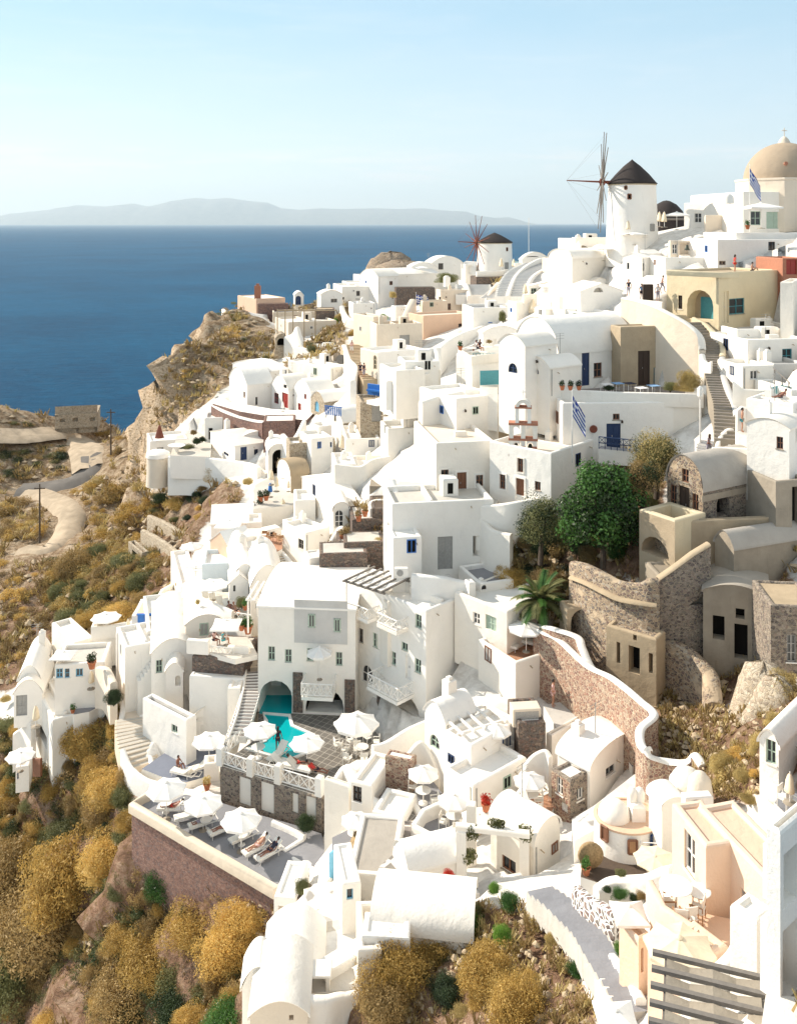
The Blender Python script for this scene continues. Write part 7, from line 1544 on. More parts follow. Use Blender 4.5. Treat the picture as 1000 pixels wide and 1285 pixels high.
for i,(x,y,rz) in enumerate(((340,190,90),(385,205,-40),(425,185,-90),(380,225,20),(440,210,160))): chair('blue white chair on the western terrace, '+('leftmost by the pots','below the tables','between the tables','lowest','rightmost')[i],x,y,rz,T['z'],'whitewood','cloth_blue')
umb('cream furled parasol on the western terrace beside the brown doors',408,75,160,Y=79,kind='shut',mat='canvas_cream')
umb('cream furled parasol at the left side of the western block',160,230,330,Y=79,kind='shut',mat='canvas_cream')
H=house('brown arched niche with a dark door behind the western terrace',362,370,470,88,180,12,Y=82,mat='white',op=[('u',372,95,405,150,'oa'),('u',418,80,462,162,'o')],d=3)
umb('white parasol at the lowest left terrace of the cluster',92,440,530,Y=76,wpx=132)
H=house('low white cube with a blue slit under the lowest left parasol',58,70,130,512,585,14,Y=77,rmat='white',op=[('u',72,530,80,565,'w','blue')],d=3,ext=.8)
wall('white leaning wall fragment left of the western block',[(60,360,82),(100,330,82),(150,300,81)],h=1.4,th=.5,ext=2)
wall('brown timber prop wall beside the lowest left parasol',[(150,470,76),(185,470,75.5)],h=1.2,th=.2,mat='brownwood',ext=.3)
shrub('dark green bush behind the white sweeping wall',510,215,46,'leaf_dark',1,Y=75,sz=1.2); 
# headland below: ruin, roads, poles
crop(0,480,.28)
def ruin():
    r=empty('ruined_shed',P(X(245),Yp(190),186),R(14),'long roofless tan stone ruin beside the sea road','building'); u=solve(P(X(245),Yp(190),186),Vector((math.cos(R(14)),math.sin(R(14)),0)),X(436)); 
    b=MB(); wallface(b,(0,0,0),(1,0,0),(0,-1,0),u,-.8,lambda t:1.9,[dict(t0=u*f,t1=u*f+1.0,z0=.5,z1=1.2,arch=False,dep=.6) for f in(.12,.42,.82)]); b.box((0,.6,-2),(u,.61,3.6)); b.box((0,0,1.89),(u,.6,2.05)); b.build('front_wall','tanstone',r)
    b=MB(); wallface(b,(0,0,0),(0,1,0),(-1,0,0),8,-.8,lambda t:1.9,[dict(t0=1.6,t1=6,z0=.0,z1=1.6,arch=False,dep=.6)]); b.box((0,0,1.7),(.6,8,2.0)); b.build('end_wall','tanstone',r)
    b=MB(); b.box((0,8,-2),(u,8.6,2.0)); b.box((u-.6,.6,-2),(u,8,2.0)); b.box((u*.5,.6,-2),(u*.5+.5,8,1.8)); b.build('rear_wall','tanstone',r)
    b=MB(); b.box((1,4,1.4),(u*.48,8,1.6)); b.build('roof','palefloor',r)
ruin()
for i,(x,yt,yb,Y_) in enumerate(((178,455,690,135),(497,118,300,168),(22,0,0,0),(664,20,70,230))):
    if Y_==0: continue
    x=X(x); c=P(x,Yp(yb),Y_); h=(Yp(yb)-Yp(yt))/F*Y_; b=MB(); b.bar((0,0,-1),(0,0,h),.16,6,r2=.10); r=empty('utility_pole',c,0,('tall leaning wooden utility pole beside the lower sandy track','wooden utility pole on the headland road before the ruin','','thin far pole at the cliff foot')[i],'utility pole','wooden poles along the sandy tracks'); b.build('pole','bark',r); b=MB(); b.box((-.8,-.06,h-.7),(.8,.06,h-.55)); b.build('crossarm','bark',r)
plain('dirt',(.46,.37,.27),1,var=.25,spec=.1,scale=.6); plain('roadgrey',(.17,.155,.14),1,var=.2,spec=.1,scale=.5)
ribbon('dirt_road','wide sandy road before the roofless ruin',[(-20,548),(30,549),(80,545),(105,560),(112,590)],(7,6),'dirt')
ribbon('dirt_road','dark asphalt bend in shade below the ruin',[(112,575),(108,592),(85,606),(50,612),(25,614)],(5.5,6),'roadgrey')
ribbon('dirt_road','pale sandy track dropping behind the cottage ruin',[(40,616),(70,628),(88,645),(84,668),(60,690),(30,690)],(5,4),'dirt')
crop(0,660,.28)
H=house('small roofless tan cottage ruin among ochre bushes',575,635,668,120,190,35,Y=112,mat='tanstone',rmat='soil',op=[('v',592,115,616,160,'w','darkwood')],par=1.4,th=.5)
H=house('low ruined tan wall house with two dark windows right of the cottage ruin',700,712,800,100,165,-14,Y=112,mat='tanstone',rmat='soil',d=3,op=[('u',712,102,732,135,'o'),('u',738,150,755,172,'o')],par=1,th=.4)
wall('tan dry stone terrace wall under the stepped field',[(640,15,118),(700,45,114),(760,85,110),(815,130,106)],h=1.6,th=.6,mat='tanstone',ext=2)
wall('pale rubble field wall along the stepped field',[(670,-50,124),(740,-20,119),(810,20,114),(890,45,110)],h=1.1,th=.7,mat='tanstone')
# ------------------------------------------------------------------ the ruins and the red stone walls on the right
crop(720,500,.28)
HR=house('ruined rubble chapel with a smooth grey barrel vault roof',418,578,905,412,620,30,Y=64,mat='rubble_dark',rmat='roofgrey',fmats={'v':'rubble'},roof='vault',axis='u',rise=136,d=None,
  op=[('u',640,432,698,530,'oa0.9'),('u',786,430,838,522,'oa0.9'),('v',432,388,460,490,'w','brownwood'),('v',530,428,558,530,'w','brownwood'),('v',470,395,518,560,'d','darkwood'),('v',484,316,514,376,'w','brownwood')],ext=6)
stoneclad(HR,'u',572,400,905,428,'cement',.06,'plaster_band'); 
H=house('grey cement wing joining the vaulted chapel ruin on its right',895,905,1060,372,660,14,Y=63,mat='cement',rmat='roofgrey',op=[('u',978,395,1010,650,'o')],d=5)
H=house('low square rubble porch with a big round arch under the chapel ruin',293,452,590,548,740,34,Y=62,mat='ochre',rmat='cement',fmats={'v':'tan'},par=.9,th=.5,op=[('v',302,622,425,760,'oa2.5')],d=None)
wall('thick rubble parapet on top of the arched porch',[(296,498,67.5),(330,500,66.5),(400,520,64.5),(455,560,62.8),(520,575,63.5),(590,600,64.5)],h=1.3,th=.5,mat='rubble',smooth=False)
crop(680,680,.28)
H=house('tall brown shaded wall under the chapel ruin',590,600,1100,-90,330,8,Y=62.8,mat='tan',rmat='roofgrey',d=.5,par=.1)
H=house('rubble gallery block with an open window and sloping coping',515,520,770,150,430,4,Y=60.5,mat='cement',rmat='cement',d=2.5,par=.1,op=[('u',588,92,745,250,'o')])
wall('sloping rubble coping climbing to the chapel ruin',[(518,160,60.3),(590,110,60.4),(670,50,60.5),(745,5,60.8)],h=1.6,th=.6,mat='rubble_dark',smooth=False,cap='tan')
H=house('dark rubble wall panel below the open gallery window',508,512,725,290,440,4,Y=60,mat='rubble_dark',rmat='cement',d=1,par=.1)
wall('curved red and tan rubble tower wall with a plaster band',[(140,85,65),(200,100,63.5),(280,140,62),(350,175,61),(430,185,60.2),(480,165,59.8),(518,170,59.8)],h=8.5,th=.7,mat='rubble',ext=3)
wall('pale plaster string course round the rubble tower wall',[(138,150,64.7),(200,172,63.1),(280,212,61.6),(350,245,60.6),(440,262,59.8),(515,272,59.4)],h=.2,th=.78,mat='tan',ext=0)
H=house('dark arched cave mouth in the rock under the rubble tower',100,112,240,300,450,10,Y=63.3,mat='tan',rmat='tan',op=[('u',130,300,232,450,'oa')],d=1.5,par=.1)
HW=house('lower tan ruin front with a tall doorway and two slit windows',286,288,512,372,600,-38,Y=60.2,mat='tan',rmat='rubble',d=1.5,par=.1,op=[('u',388,470,438,590,'o0.8'),('u',334,450,350,545,'o0.6'),('u',478,500,496,590,'o0.6'),('u',408,412,424,442,'o0.5')],ext=4)
wall('curved pale rubble wall bending towards the dry pit',[(505,432,61),(560,440,60),(640,470,59),(700,520,58),(750,575,57),(765,640,56),(775,720,55)],h=7,th=1.0,mat='rubble',ext=5)
HS=house('grey ruined house with deep doorway white board and square vent',720,722,1018,214,500,-20,Y=59.5,mat='cement',rmat='roofgrey',roof='arc',axis='v',rise=34,op=[('u',862,370,922,532,'o1'),('u',868,300,908,345,'o0.6'),('u',765,332,818,438,'o0.8')],d=6)
part(HS,'white_board',MB().box((3.25,-.07,1.0),(4.1,-.001,1.6)),'whitewood')
crop(860,540,.14*0+.2647)
H=house('shaded stone house with a slit window at the right edge of the ruins',400,405,640,830,1180,-6,Y=54.5,mat='rubble_dark',rmat='tan',d=4,par=.1,op=[('u',480,970,525,1100,'w','greydoor')])
H=house('grey curved concrete apron roof behind the ruined house',140,230,600,560,760,22,Y=61,mat='cement',rmat='roofgrey',roof='arc',axis='u',rise=60)
# red stone boundary wall with white coping
crop(720,840,.28)
wall('long red stone wall with a thick white coping curving down beside the stair',[(-170,-190,64.5),(-130,-165,63.5),(-60,-130,62.5),(60,-20,59.5),(160,30,57),(230,80,55),(300,140,53.5),(360,200,52),(300,262,51),(300,330,50),(330,370,49)],h=2.2,th=.45,mat='redstone',cap='white',ext=3)
wall('lower red stone wall closing the dry pit with a scalloped white top',[(330,352,49),(350,390,48.8),(420,410,49),(500,412,48.5),(540,380,48.3),(580,430,47.5)],h=3,th=.5,mat='redstone',cap='white',ext=4)
crop(680,680,.28)
wall('red stone wall beside the rooftop steps with a white rim',[(0,375,64),(60,390,63),(160,425,62),(180,470,61),(230,570,59.5),(330,640,58),(420,700,56.5)],h=1.8,th=.5,mat='redstone',cap='white',ext=3)
# big trees, palms
def tree(label,px,pyb,w,h,Y,mats,leaf=.26,n=15000,seed=1,cat='tree',tr=.22,name='tree',lumps=22,aspect=.55,big=.3):
    c=P(X(px),Yp(pyb),Y); k=Y/F*CT[2]; rw=w/2*k; hh=h*k; r=empty(name,c,0,label,cat); b=MB(); rn=random.Random(seed)
    b.bar((0,0,-1),(.1,0,hh*.35),tr,8,r2=tr*.7)
    for i in range(9): a=i*.7; b.bar((.1,0,hh*.3),(math.cos(a)*rw*.6,math.sin(a)*rw*.6,hh*(.5+.3*rn.random())),tr*.45,6,r2=.03)
    b.build('trunk','bark',r)
    for i,m in enumerate(mats): v=leaves(n//len(mats),(rw,rw*.9,hh*.86),leaf,lumps,seed*3+i,up=.2,aspect=aspect,shell=.45,big=big,full=1); v[:,2]+=hh*.08; o=bpy.data.objects.new('crown' if i==0 else 'crown_foliage',quadmesh('crown',v,m)); COL.objects.link(o); o.parent=r
    return r
crop(720,500,.28)
tree('large glossy green fig tree filling the gap left of the chapel ruin',130,700,420,400,67,['leaf_green','leaf_dark','leaf_green'],leaf=.23,n=27000,seed=2,lumps=44,aspect=.7,big=.26)
tree('airy olive tree leaning over the balcony behind the fig tree',370,390,270,250,69,['leaf_olive','leaf_straw'],leaf=.16,n=15000,seed=5,aspect=.3,lumps=26)
tree('brown green tamarisk at the chapel corner below the olive tree',310,440,200,170,67,['leaf_brown','leaf_dark'],leaf=.15,n=9000,seed=8,aspect=.3)
crop(440,600,.28)
tree('dark feathery tree before the church wing',850,330,260,260,70,['leaf_dark','leaf_olive'],leaf=.16,n=12000,seed=11,aspect=.35,lumps=24)
shrub('ochre tamarisk bush beside the low church wall',680,330,60,'leaf_brown',1,sz=1.1)
shrub('golden tamarisk above the palm tree',740,480,110,'leaf_ochre',2,sz=1.2); shrub('golden brown tamarisk right of the one above the palm',880,500,95,'leaf_brown',3,sz=1.0); shrub('low golden bush at the white wall foot left of the palm',690,400,40,'leaf_ochre',0)
for i,(x,y,s_,m) in enumerate(((780,300,50,'leaf_brown'),(860,330,55,'leaf_dark'),(920,280,50,'leaf_olive'),(800,250,50,'leaf_dark'))): shrub(('low brown','dark','olive','small dark')[i]+' undergrowth bush beneath the feathery tree, '+('left','middle','right','highest')[i],x,y,s_,m,i)
def palm(label,px,pyb,h,Y,rp,n=34,seed=1,lean=0):
    c=P(X(px),Yp(pyb),Y); k=Y/F*CT[2]; hh=h*k; rr=rp*k; r=empty('palm_tree',c,0,label,'palm tree'); b=MB(); b.lathe([(.28,-1),(.24,0),(.20,hh*.5),(.24,hh),(.1,hh+.1)],(0,0,0),12); b.build('trunk','bark',r,smooth=True)
    rn=random.Random(seed)
    for i in range(n):
        a=i*2.399+rn.random()*.4; el=R(75-85*(i/n)); b=MB(); L=rr*(.85+.3*rn.random()); pts=[]; p=Vector((0,0,hh)); d=Vector((math.cos(a)*math.cos(el),math.sin(a)*math.cos(el),math.sin(el)))
        for j in range(11): pts.append(p.copy()); p=p+d*L/10; d=(d+Vector((0,0,-.13))).normalized()
        for j in range(10):
            q=pts[j]; dd=(pts[j+1]-q); b.bar(q,pts[j+1],.022,3)
            if j<1: continue
            sd=dd.cross(Vector((0,0,1))).normalized()
            for t in (0,.25,.5,.75):
                for s in (-1,1):
                    m=q+dd*t; w_=L*.20*(1-((j-3)/9)**2*.7); e=m+sd*s*w_+dd.normalized()*w_*.7+Vector((0,0,-.06)); nn=dd.normalized()*.045; b.add([m-nn,m+nn,e],[(0,1,2)])
        b.build('frond','leaf_olive' if i%3 else 'leaf_green',r)
    return r
palm('spreading date palm growing beside the red stone wall',850,640,90,65.5,135,n=40)
crop(720,840,.28)
for i,(x,y,s_,m,Y_) in enumerate(((730,560,130,'leaf_straw',45),(690,470,80,'leaf_straw',47),(780,420,90,'leaf_ochre',46.5),(620,500,60,'leaf_straw',48),(880,260,70,'leaf_straw',49),(950,120,95,'leaf_straw',50),(820,190,55,'leaf_ochre',51),(960,330,60,'leaf_straw',48),(660,580,60,'leaf_straw',46.5),(850,520,70,'leaf_ochre',45.5))):
    shrub(('largest pale','second pale','golden','small pale','upper pale','highest big pale','small golden','right pale','lower pale','rightmost golden')[i]+' dry bush on the slope between the ruins and the white vault',x,y,s_,m,i%4,Y=Y_,sz=1.1)
for i,(x,y,rr,Y_) in enumerate(((850,190,3.0,52),(910,210,2.4,50),(830,260,1.6,50))):
    b=MB(); b.lathe([(0,1.0),(.5,.9),(.85,.5),(1,0),(1,-1)],(0,0,0),14); r=random.Random(i); b.v=[(x_*rr*.6*(1+r.uniform(-.18,.18)),y_*rr*.6*(1+r.uniform(-.18,.18)),z_*rr*.9*(1+r.uniform(-.1,.1))) for x_,y_,z_ in b.v]
    o=b.build('boulder','tanstone',smooth=True); o.location=P(X(x),Yp(y),Y_); tag(o,('large upright pale','flat pale','small round pale')[i]+' boulder between the ruined house and the dry bushes','boulder')
for i,(x,y) in enumerate(((755,480),(790,490))): b=MB(); b.bar((0,0,-.3),(0,0,1.7),.22,10,r2=.2)
H=house('small bright white vault with a framed window at the right edge',832,918,1100,345,500,46,Y=41,roof='arc',axis='u',rise=64,rmat='white',op=[('v',860,318,905,424,'w','sage')])
# ------------------------------------------------------------------ lower terraces between the pool and the foreground
crop(400,920,.28)
H=house('tall cream gable wall with a pointed curved top below the pool deck',25,135,150,240,445,62,Y=57,rmat='white',d=None,par=.1)
H=house('white house with navy brown window and door below the curved gable',140,145,238,215,470,-22,Y=56.5,d=3.5,rmat='white',op=[('u',150,240,192,310,'w','darkwood'),('u',143,310,205,440,'d','darkwood')],par=.2)
H=house('white house with a divided brown window beside the brown edged stair',232,238,378,350,560,-20,Y=54.5,d=2.5,rmat='white',op=[('u',285,418,342,510,'w','brownwood')],par=.2)
wall('white scalloped wall top sweeping from the pool deck over the two houses',[(30,235,58),(70,205,58),(110,150,58.5),(140,150,58),(200,230,57),(260,300,56),(380,355,54.5)],h=1.6,th=.35)
stairs('dark slab stair with white risers dropping from the pool deck',[(345,285,57),(290,245,58.5),(255,215,59.5)],w=2.2,n=5,mat='white',tread='tread')
T=platform('steep tiled landing of dark slabs beside the curved white wall',[(300,300),(360,260),(445,385),(380,400)],(370,345,55.5),skirt=2,top='slabs')
stairs('white stair with brown edges descending to the crazy paved lane',[(370,545,50.5),(390,470,52.5),(400,395,54)],w=1.7,n=8,mat='white',tread='tread')
wall('white low curved wall sweeping beside the tiled landing',[(355,250,57.5),(400,290,56.5),(440,330,55.5),(465,390,54.5)],h=1.0,th=.35)
H=house('pebble faced planter wall with pots right of the slab stair',290,297,420,100,225,-20,Y=58,mat='redstone',rmat='white',d=.8,par=.05)
wall('white peaked wall like a wave behind the planter wall',[(362,120,59),(400,90,59),(440,45,59.3),(465,42,59.3),(500,90,59),(545,185,58.5)],h=4,th=.35)
wall('white curved wall dropping from the hotel corner to the deck steps',[(480,-55,62.5),(400,-20,61.5),(300,40,60.5),(240,55,60)],h=1.8,th=.35)
T=platform('grey floored patio with a parasol below the wave wall',[(370,300),(480,370),(560,370),(560,280),(500,200),(400,220)],(450,310,56.5),skirt=3,top='greyfloor')
umb('white parasol on the grey patio below the wave wall',468,145,312,Y=57,wpx=145)
table('round table under the parasol on the grey patio',468,315,T['z'],1.1); chair('white chair right of the grey patio table',520,335,-80,T['z']); chair('white chair left of the grey patio table',420,270,80,T['z'])
H=house('white vaulted room with a small paned window behind the grey patio',520,530,690,190,270,12,Y=59,op=[('u',526,175,552,225,'w','sage'),('u',600,185,645,250,'d','whitewood')],rmat='white',d=4)
T=platform('small court with white armchairs before the brown wicker',[(60,550),(110,590),(280,560),(270,500),(140,430),(60,470)],(150,520,54),skirt=3,top='greyfloor')
umb('white parasol over the small shaded court below the houses',165,360,510,Y=54.5,wpx=135)
table('round table under the small shaded court parasol',165,505,T['z'],1.1)
b=MB(); b.lathe([(.9,0),(1.0,.5),(.8,.9),(.4,1.0),(0,.9)],(0,0,0),16); o=b.build('covered_stack','straw',smooth=True); o.location=on_plane(X(215),Yp(530),T['z']); tag(o,'brown covered heap of wicker seats beside the small court','cover')
T=platform('white walled patio with a parasol and chairs right of the brown edged stair',[(425,470),(560,540),(620,480),(640,400),(560,360),(470,400)],(530,470,52.5),skirt=4,top='greyfloor',parapets=[(0,1,.75),(4,0,.75)],pth=.35)
umb('white parasol over the walled patio right of the brown edged stair',607,270,425,Y=53.5,wpx=155)
table('round table on the walled patio right of the brown edged stair',607,430,T['z'],1.1)
for i,(x,y,rz) in enumerate(((560,430,70),(640,400,-60),(620,460,180))): chair('white chair on the walled patio, '+('left of the table','right of the table','below the table')[i],x,y,rz,T['z'])
umb('low white parasol beside the flower trellis',715,360,450,Y=51.5,wpx=160)
H=house('white pointed niche wall behind the walled patio',640,660,720,300,400,20,Y=55,roof='arc',axis='v',rise=50,rmat='white',d=2)
H=house('tall white house front with a red dressed figure in its doorway',560,690,930,240,440,40,Y=53,rmat='white',op=[('v',700,240,720,330,'w','sage'),('v',745,200,775,255,'w','sage'),('v',728,265,778,370,'da','darkwood')],fmats={},d=None)
pot('clay red figure shaped jar with flowers in the doorway',748,350,Y=51.8,s=1.6,mat='flower_red')
H=house('white vaulted roof house with an arched blind window right of the hotel',475,568,700,-45,120,36,Y=58,roof='arc',axis='u',rise=60,rmat='white',op=[('v',498,10,540,70,'wa','sage')])
H=house('long bright white sloping house right of the vaulted roof house',560,682,900,60,330,42,Y=55.5,rmat='white',op=[],d=None)
T=platform('terracotta terrace with a parasol above the long white house',[(740,90),(900,200),(950,130),(860,30),(760,60)],(830,110,57.5),skirt=3,top='terracotta',parapets=[(0,1,.6)])
umb('white parasol on the terracotta terrace beside the brown block',800,-45,110,Y=57.5,wpx=130)
table('round table under the terracotta terrace parasol',798,95,T['z'],1.1); chair('slatted white chair right of the terracotta terrace parasol',850,95,-70,T['z'])
pergola('white slatted pergola jutting from the vaulted roof house',P(X(690),Yp(50),58.5),3.2,2.0,1.5,28,5,mat='whitewood')
T=platform('lower terracotta patio with white chairs and a parasol',[(870,350),(960,420),(1020,400),(1060,320),(1000,240),(930,260)],(960,350,52.5),skirt=3,top='terracotta',parapets=[(0,1,.6),(5,0,.6)])
umb('white parasol over the lower terracotta patio beside the rubble cube',945,180,340,Y=53,wpx=150)
table('round table on the lower terracotta patio',945,338,T['z'],1.2)
for i,(x,y,rz) in enumerate(((985,330,-90),(975,380,200),(1005,300,-60))): chair('white chair on the lower terracotta patio, '+('right of the table','below the table','behind the table')[i],x,y,rz,T['z'])
H=house('long low white barrel vault with a brown framed window',770,965,1080,500,700,44,Y=47.5,roof='vault',axis='v',rise=70,rmat='white',op=[('v',820,562,882,650,'w','brownwood')])
def trellis():
    r=empty('trellis_gate',P(X(640),Yp(690),47.5),R(-10),'white garden gateway overgrown with leaves before the brown window vault','gateway')
    for i,(x,y) in enumerate(((0,0),(3.2,.6),(.3,2.2),(3.3,2.6))): b=MB(); b.box((x-.25,y-.25,-1),(x+.25,y+.25,3.0),bev=.05); b.build('pier','white',r)
    b=MB(); b.box((-.3,-.2,3.0),(3.5,.2,3.25),bev=.05); b.build('lintel','white',r)
    for i,(x,y,z) in enumerate(((.5,0,2.6),(1.8,.2,3.0),(3.2,.5,2.6),(.3,0,1.4))): v=leaves(380,(.6,.5,.6),.16,5,i); v+=np.array([x,y,z]); o=bpy.data.objects.new('climber',quadmesh('climber',v,'leaf_olive')); COL.objects.link(o); o.parent=r
trellis()
shrub('bright red bougainvillea on the white vault roof',580,650,34,'flower_red',1,Y=45.5,sz=.9)
shrub('bright green bush at the foot of the brown window vault',785,705,36,'leaf_bright',2,Y=44.5,sz=.8)
T=platform('crazy paved lane between the stair and the trellis gateway',[(270,600),(380,620),(560,600),(640,660),(640,720),(720,720),(600,560),(480,510),(340,540)],(480,580,48.8),skirt=3,top='crazy')
stairs('short dark edged steps at the lane corner below the terracotta pot',[(300,590,50),(350,555,51)],w=2.0,n=4,tread='tread')
wall('pebbled retaining wall beside the brown edged stair foot',[(425,500,51),(470,520,50.5),(520,550,50)],h=1.4,th=.4,mat='redstone')
b=MB(); b.lathe([(.3,0),(.4,.4),(.45,.7),(.3,.85),(0,.9)],(0,0,0),14); o=b.build('clay_urn','terracotta_pot',smooth=True); o.location=P(X(390),Yp(610),48.5); tag(o,'squat clay urn on the white wall above the long white vault','urn')
crop(600,860,.28)
T=platform('upper white landing where the woman in pink stands',[(290,90),(400,70),(530,90),(600,130),(560,190),(440,160),(350,190)],(400,100,61.5),skirt=4,top='grey',side='white')
H=house('white lit house with a grey double door above the landing',0,168,440,-100,70,32,Y=62.5,rmat='terracotta',op=[('u',335,-60,352,60,'d','greydoor')],par=.5)
umb('white parasol on the terracotta roof deck right of the hotel wing',215,-285,-150,Y=64.5,wpx=170)
for i,(x,y) in enumerate(((180,-150),(270,-165))): lounger(('left','right')[i]+' white lounger on the terracotta roof deck',x,y,150,H['P0'].z+H['h']-.45)
H=house('white recess house with a big grey door behind the landing',350,365,505,-30,70,6,Y=63,rmat='white',op=[('u',372,-20,418,65,'d','greydoor')],d=3)
person('woman in a pale dress standing on the landing near the grey door',335,95,rz=70,top='cloth_pink',bottom='cloth_pink',z=T['z'],s=1.05)
person('shirtless boy sitting on the steps with his hands at his face',520,125,rz=-60,pose='sit',skin='skin',bottom='navy',z=T['z'],lift=.15)
stairs('white and tan stair climbing beside the red stone wall',[(590,205,58.5),(560,130,60),(530,30,62),(480,-60,64.5)],w=1.9,n=17,mat='white',tread='tan')
H=house('large white barrel vault with a small grated window in its front',355,500,710,375,560,42,Y=52.5,roof='vault',axis='v',rise=60,rmat='white',d=None,op=[('u',572,362,614,402,'w','greydoor')])
b=MB()
H=house('lower white wall below the large barrel vault with a niche',305,330,520,225,340,40,Y=58,rmat='white',op=[('v',330,305,350,350,'w','whitewood')],d=None)
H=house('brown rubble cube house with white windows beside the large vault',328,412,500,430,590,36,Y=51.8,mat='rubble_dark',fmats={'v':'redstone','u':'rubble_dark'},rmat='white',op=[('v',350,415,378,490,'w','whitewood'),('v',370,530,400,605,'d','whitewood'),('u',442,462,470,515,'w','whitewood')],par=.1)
H=house('dark brown stone block under a grey skylight box',165,180,302,170,335,6,Y=57,mat='basalt',rmat='white',par=.1,d=3)
r_=empty('skylight_box',P(X(212),Yp(150),58),R(6),'cream framed skylight box on the dark brown stone block','skylight'); b=MB(); b.box((-.9,-.4,-.3),(.9,.6,.8),bev=.03); b.build('casing','cream',r_); b=MB(); b.box((-.75,-.43,-.1),(.75,-.401,.65)); b.build('screen','grating',r_)
wall('white scalloped screen wall right of the dark brown block',[(205,390,54.5),(215,350,54.8),(250,310,55),(300,290,55),(325,320,54.6)],h=2.2,th=.3)
T=platform('grey triangular yard between the large vault and the red stone wall',[(585,225),(700,225),(745,350),(690,365)],(660,290,55.5),skirt=3,top='bluefloor')
T=platform('pale pebbled garden strip curving below the large vault',[(420,600),(520,540),(700,400),(760,380),(770,460),(640,560),(540,640),(430,700)],(600,520,50),skirt=3,top='crazywhite',parapets=[])
wall('white curved wall along the pebbled strip under the red stone wall',[(640,560,50),(720,490,50.5),(770,440,51),(770,400,51.5)],h=1.2,th=.35)
# domed chimney cottage
crop(720,1000,.28)
def cottage():
    c=P(X(240),Yp(230),44); k=44/F*.28; r=empty('round_cottage',c,0,'round white cottage with a small dome red coping and twin chimneys','house'); rr=145*k
    b=MB(); b.lathe([(rr*1.05,-3),(rr*1.03,0),(rr,130*k),(rr*.97,140*k)],(0,0,0),40,sy=.85); b.build('wall','white',r,smooth=True,angle=50)
    b=MB(); b.lathe([(rr*1.02,138*k),(rr*1.04,148*k),(rr*.93,150*k),(rr*.93,144*k)],(0,0,0),40,sy=.85); b.build('coping','pink',r,angle=50)
    b=MB(); b.lathe([(rr*.94,144*k),(0,145*k)],(0,0,0),40,sy=.85); b.build('roof','pink',r)
    b=MB(); dr=72*k; b.lathe([(dr*math.cos(i*PI/2/12),145*k+dr*.95*math.sin(i*PI/2/12)) for i in range(13)],(-60*k,0,0),28); b.build('dome','white',r,smooth=True)
    b=MB(); b.box((10*k,-.5,144*k),(70*k,.5,215*k),bev=.12); b.build('chimney_block','white',r)
    for x in (22,55): b=MB(); b.lathe([(.22,0),(.25,.35),(.16,.55),(0,.6)],(x*k,0,214*k),12); b.build('chimney','white',r,smooth=True)
    for (x,y,w_,h_,mt) in ((-118,90,34,60,'brownwood'),(-10,65,36,60,'teak'),(90,70,42,72,'navy')):
        s=x*k/rr; an=math.asin(s); p=Vector((math.sin(an)*rr*1.0,-math.cos(an)*rr*.85-.06,y*k-h_*k/2+.3)); d=Vector((math.cos(an),math.sin(an)*.85,0)).normalized(); f=MB(); q=[p-d*w_*k/2,p+d*w_*k/2]; n=Vector((d.y,-d.x,0))*.05
        f.add([q[0]+n,q[1]+n,q[1]+n+Vector((0,0,h_*k)),q[0]+n+Vector((0,0,h_*k))],[(0,1,2,3)]); o=f.build('window',mt,r); f=MB()
        for a_,b_ in ((q[0],q[1]),(q[1],q[1]+Vector((0,0,h_*k))),(q[1]+Vector((0,0,h_*k)),q[0]+Vector((0,0,h_*k))),(q[0]+Vector((0,0,h_*k)),q[0])): f.bar(a_+n,b_+n,.06,4)
        f.build('frame','brownwood' if mt!='navy' else 'navy',o)
cottage()
b=MB(); A_=P(X(300),Yp(205),42.5); B_=P(X(385),Yp(210),42); b.bar((0,0,0),B_-A_,.02,4); b.bar((0,0,-1.2),(0,0,.1),.04); r_=empty('washing_line',A_,0,'short washing line with red clothes beside the round cottage','washing line'); b.build('line','whitewood',r_)
b=MB(); b.add([(.7,-.05,0),(1.6,-.05,-.02),(1.65,-.1,-.95),(1.3,-.02,-1.15),(.8,-.08,-1.0)],[(0,1,2,3,4)]); b.build('red_cloth','red',r_)
umb('cream parasol beside the round cottage yard',362,262,345,Y=41,wpx=190,mat='canvas_cream')
wall('white pebble wall with a wavy top under the cream parasol',[(100,410,40),(160,370,40.2),(240,360,40),(330,350,39.5),(400,320,39.3),(438,305,39)],h=2.2,th=.5,mat='white')
wall('cream and black pebbled garden wall at the lane head',[(15,400,40),(60,440,39),(130,480,38),(200,520,37)],h=1.6,th=.5,mat='pebbled')
T=platform('shaded yard with a big basket and pots beside the round cottage',[(30,360),(150,400),(330,340),(260,240),(100,220),(40,260)],(150,350,42),skirt=2,top='soil')
b=MB(); b.lathe([(0,-.12),(.55,-.12),(.6,0),(.55,.12),(0,.1)],(0,0,0),24); b.v=[(x,-z,y+.6) for x,y,z in b.v]; o=b.build('basket','straw',smooth=True); o.location=on_plane(X(75),Yp(320),T['z']); tag(o,'big round straw basket leaning in the shaded yard','basket')
pot('orange clay pot in the shaded yard below the basket',55,350,T['z'],s=1.3); pot('green pot with agave against the cottage wall',240,270,T['z'],s=1.3,pm='teal',mat='leaf_green')
for i,(x,y,s_,m) in enumerate(((210,345,34,'leaf_olive'),(205,440,40,'leaf_green'),(310,440,40,'leaf_brown'),(270,455,32,'leaf_dark'),(380,415,28,'leaf_brown'),(150,420,26,'leaf_dark'))): shrub(('grey','green','brown','dark','small brown','small dark')[i]+' plant around the wavy pebble wall, '+('in the yard','below its left half','below its middle','lowest','at its right end','at its left end')[i],x,y,s_,m,i%4,Y=39.5,sz=.9)
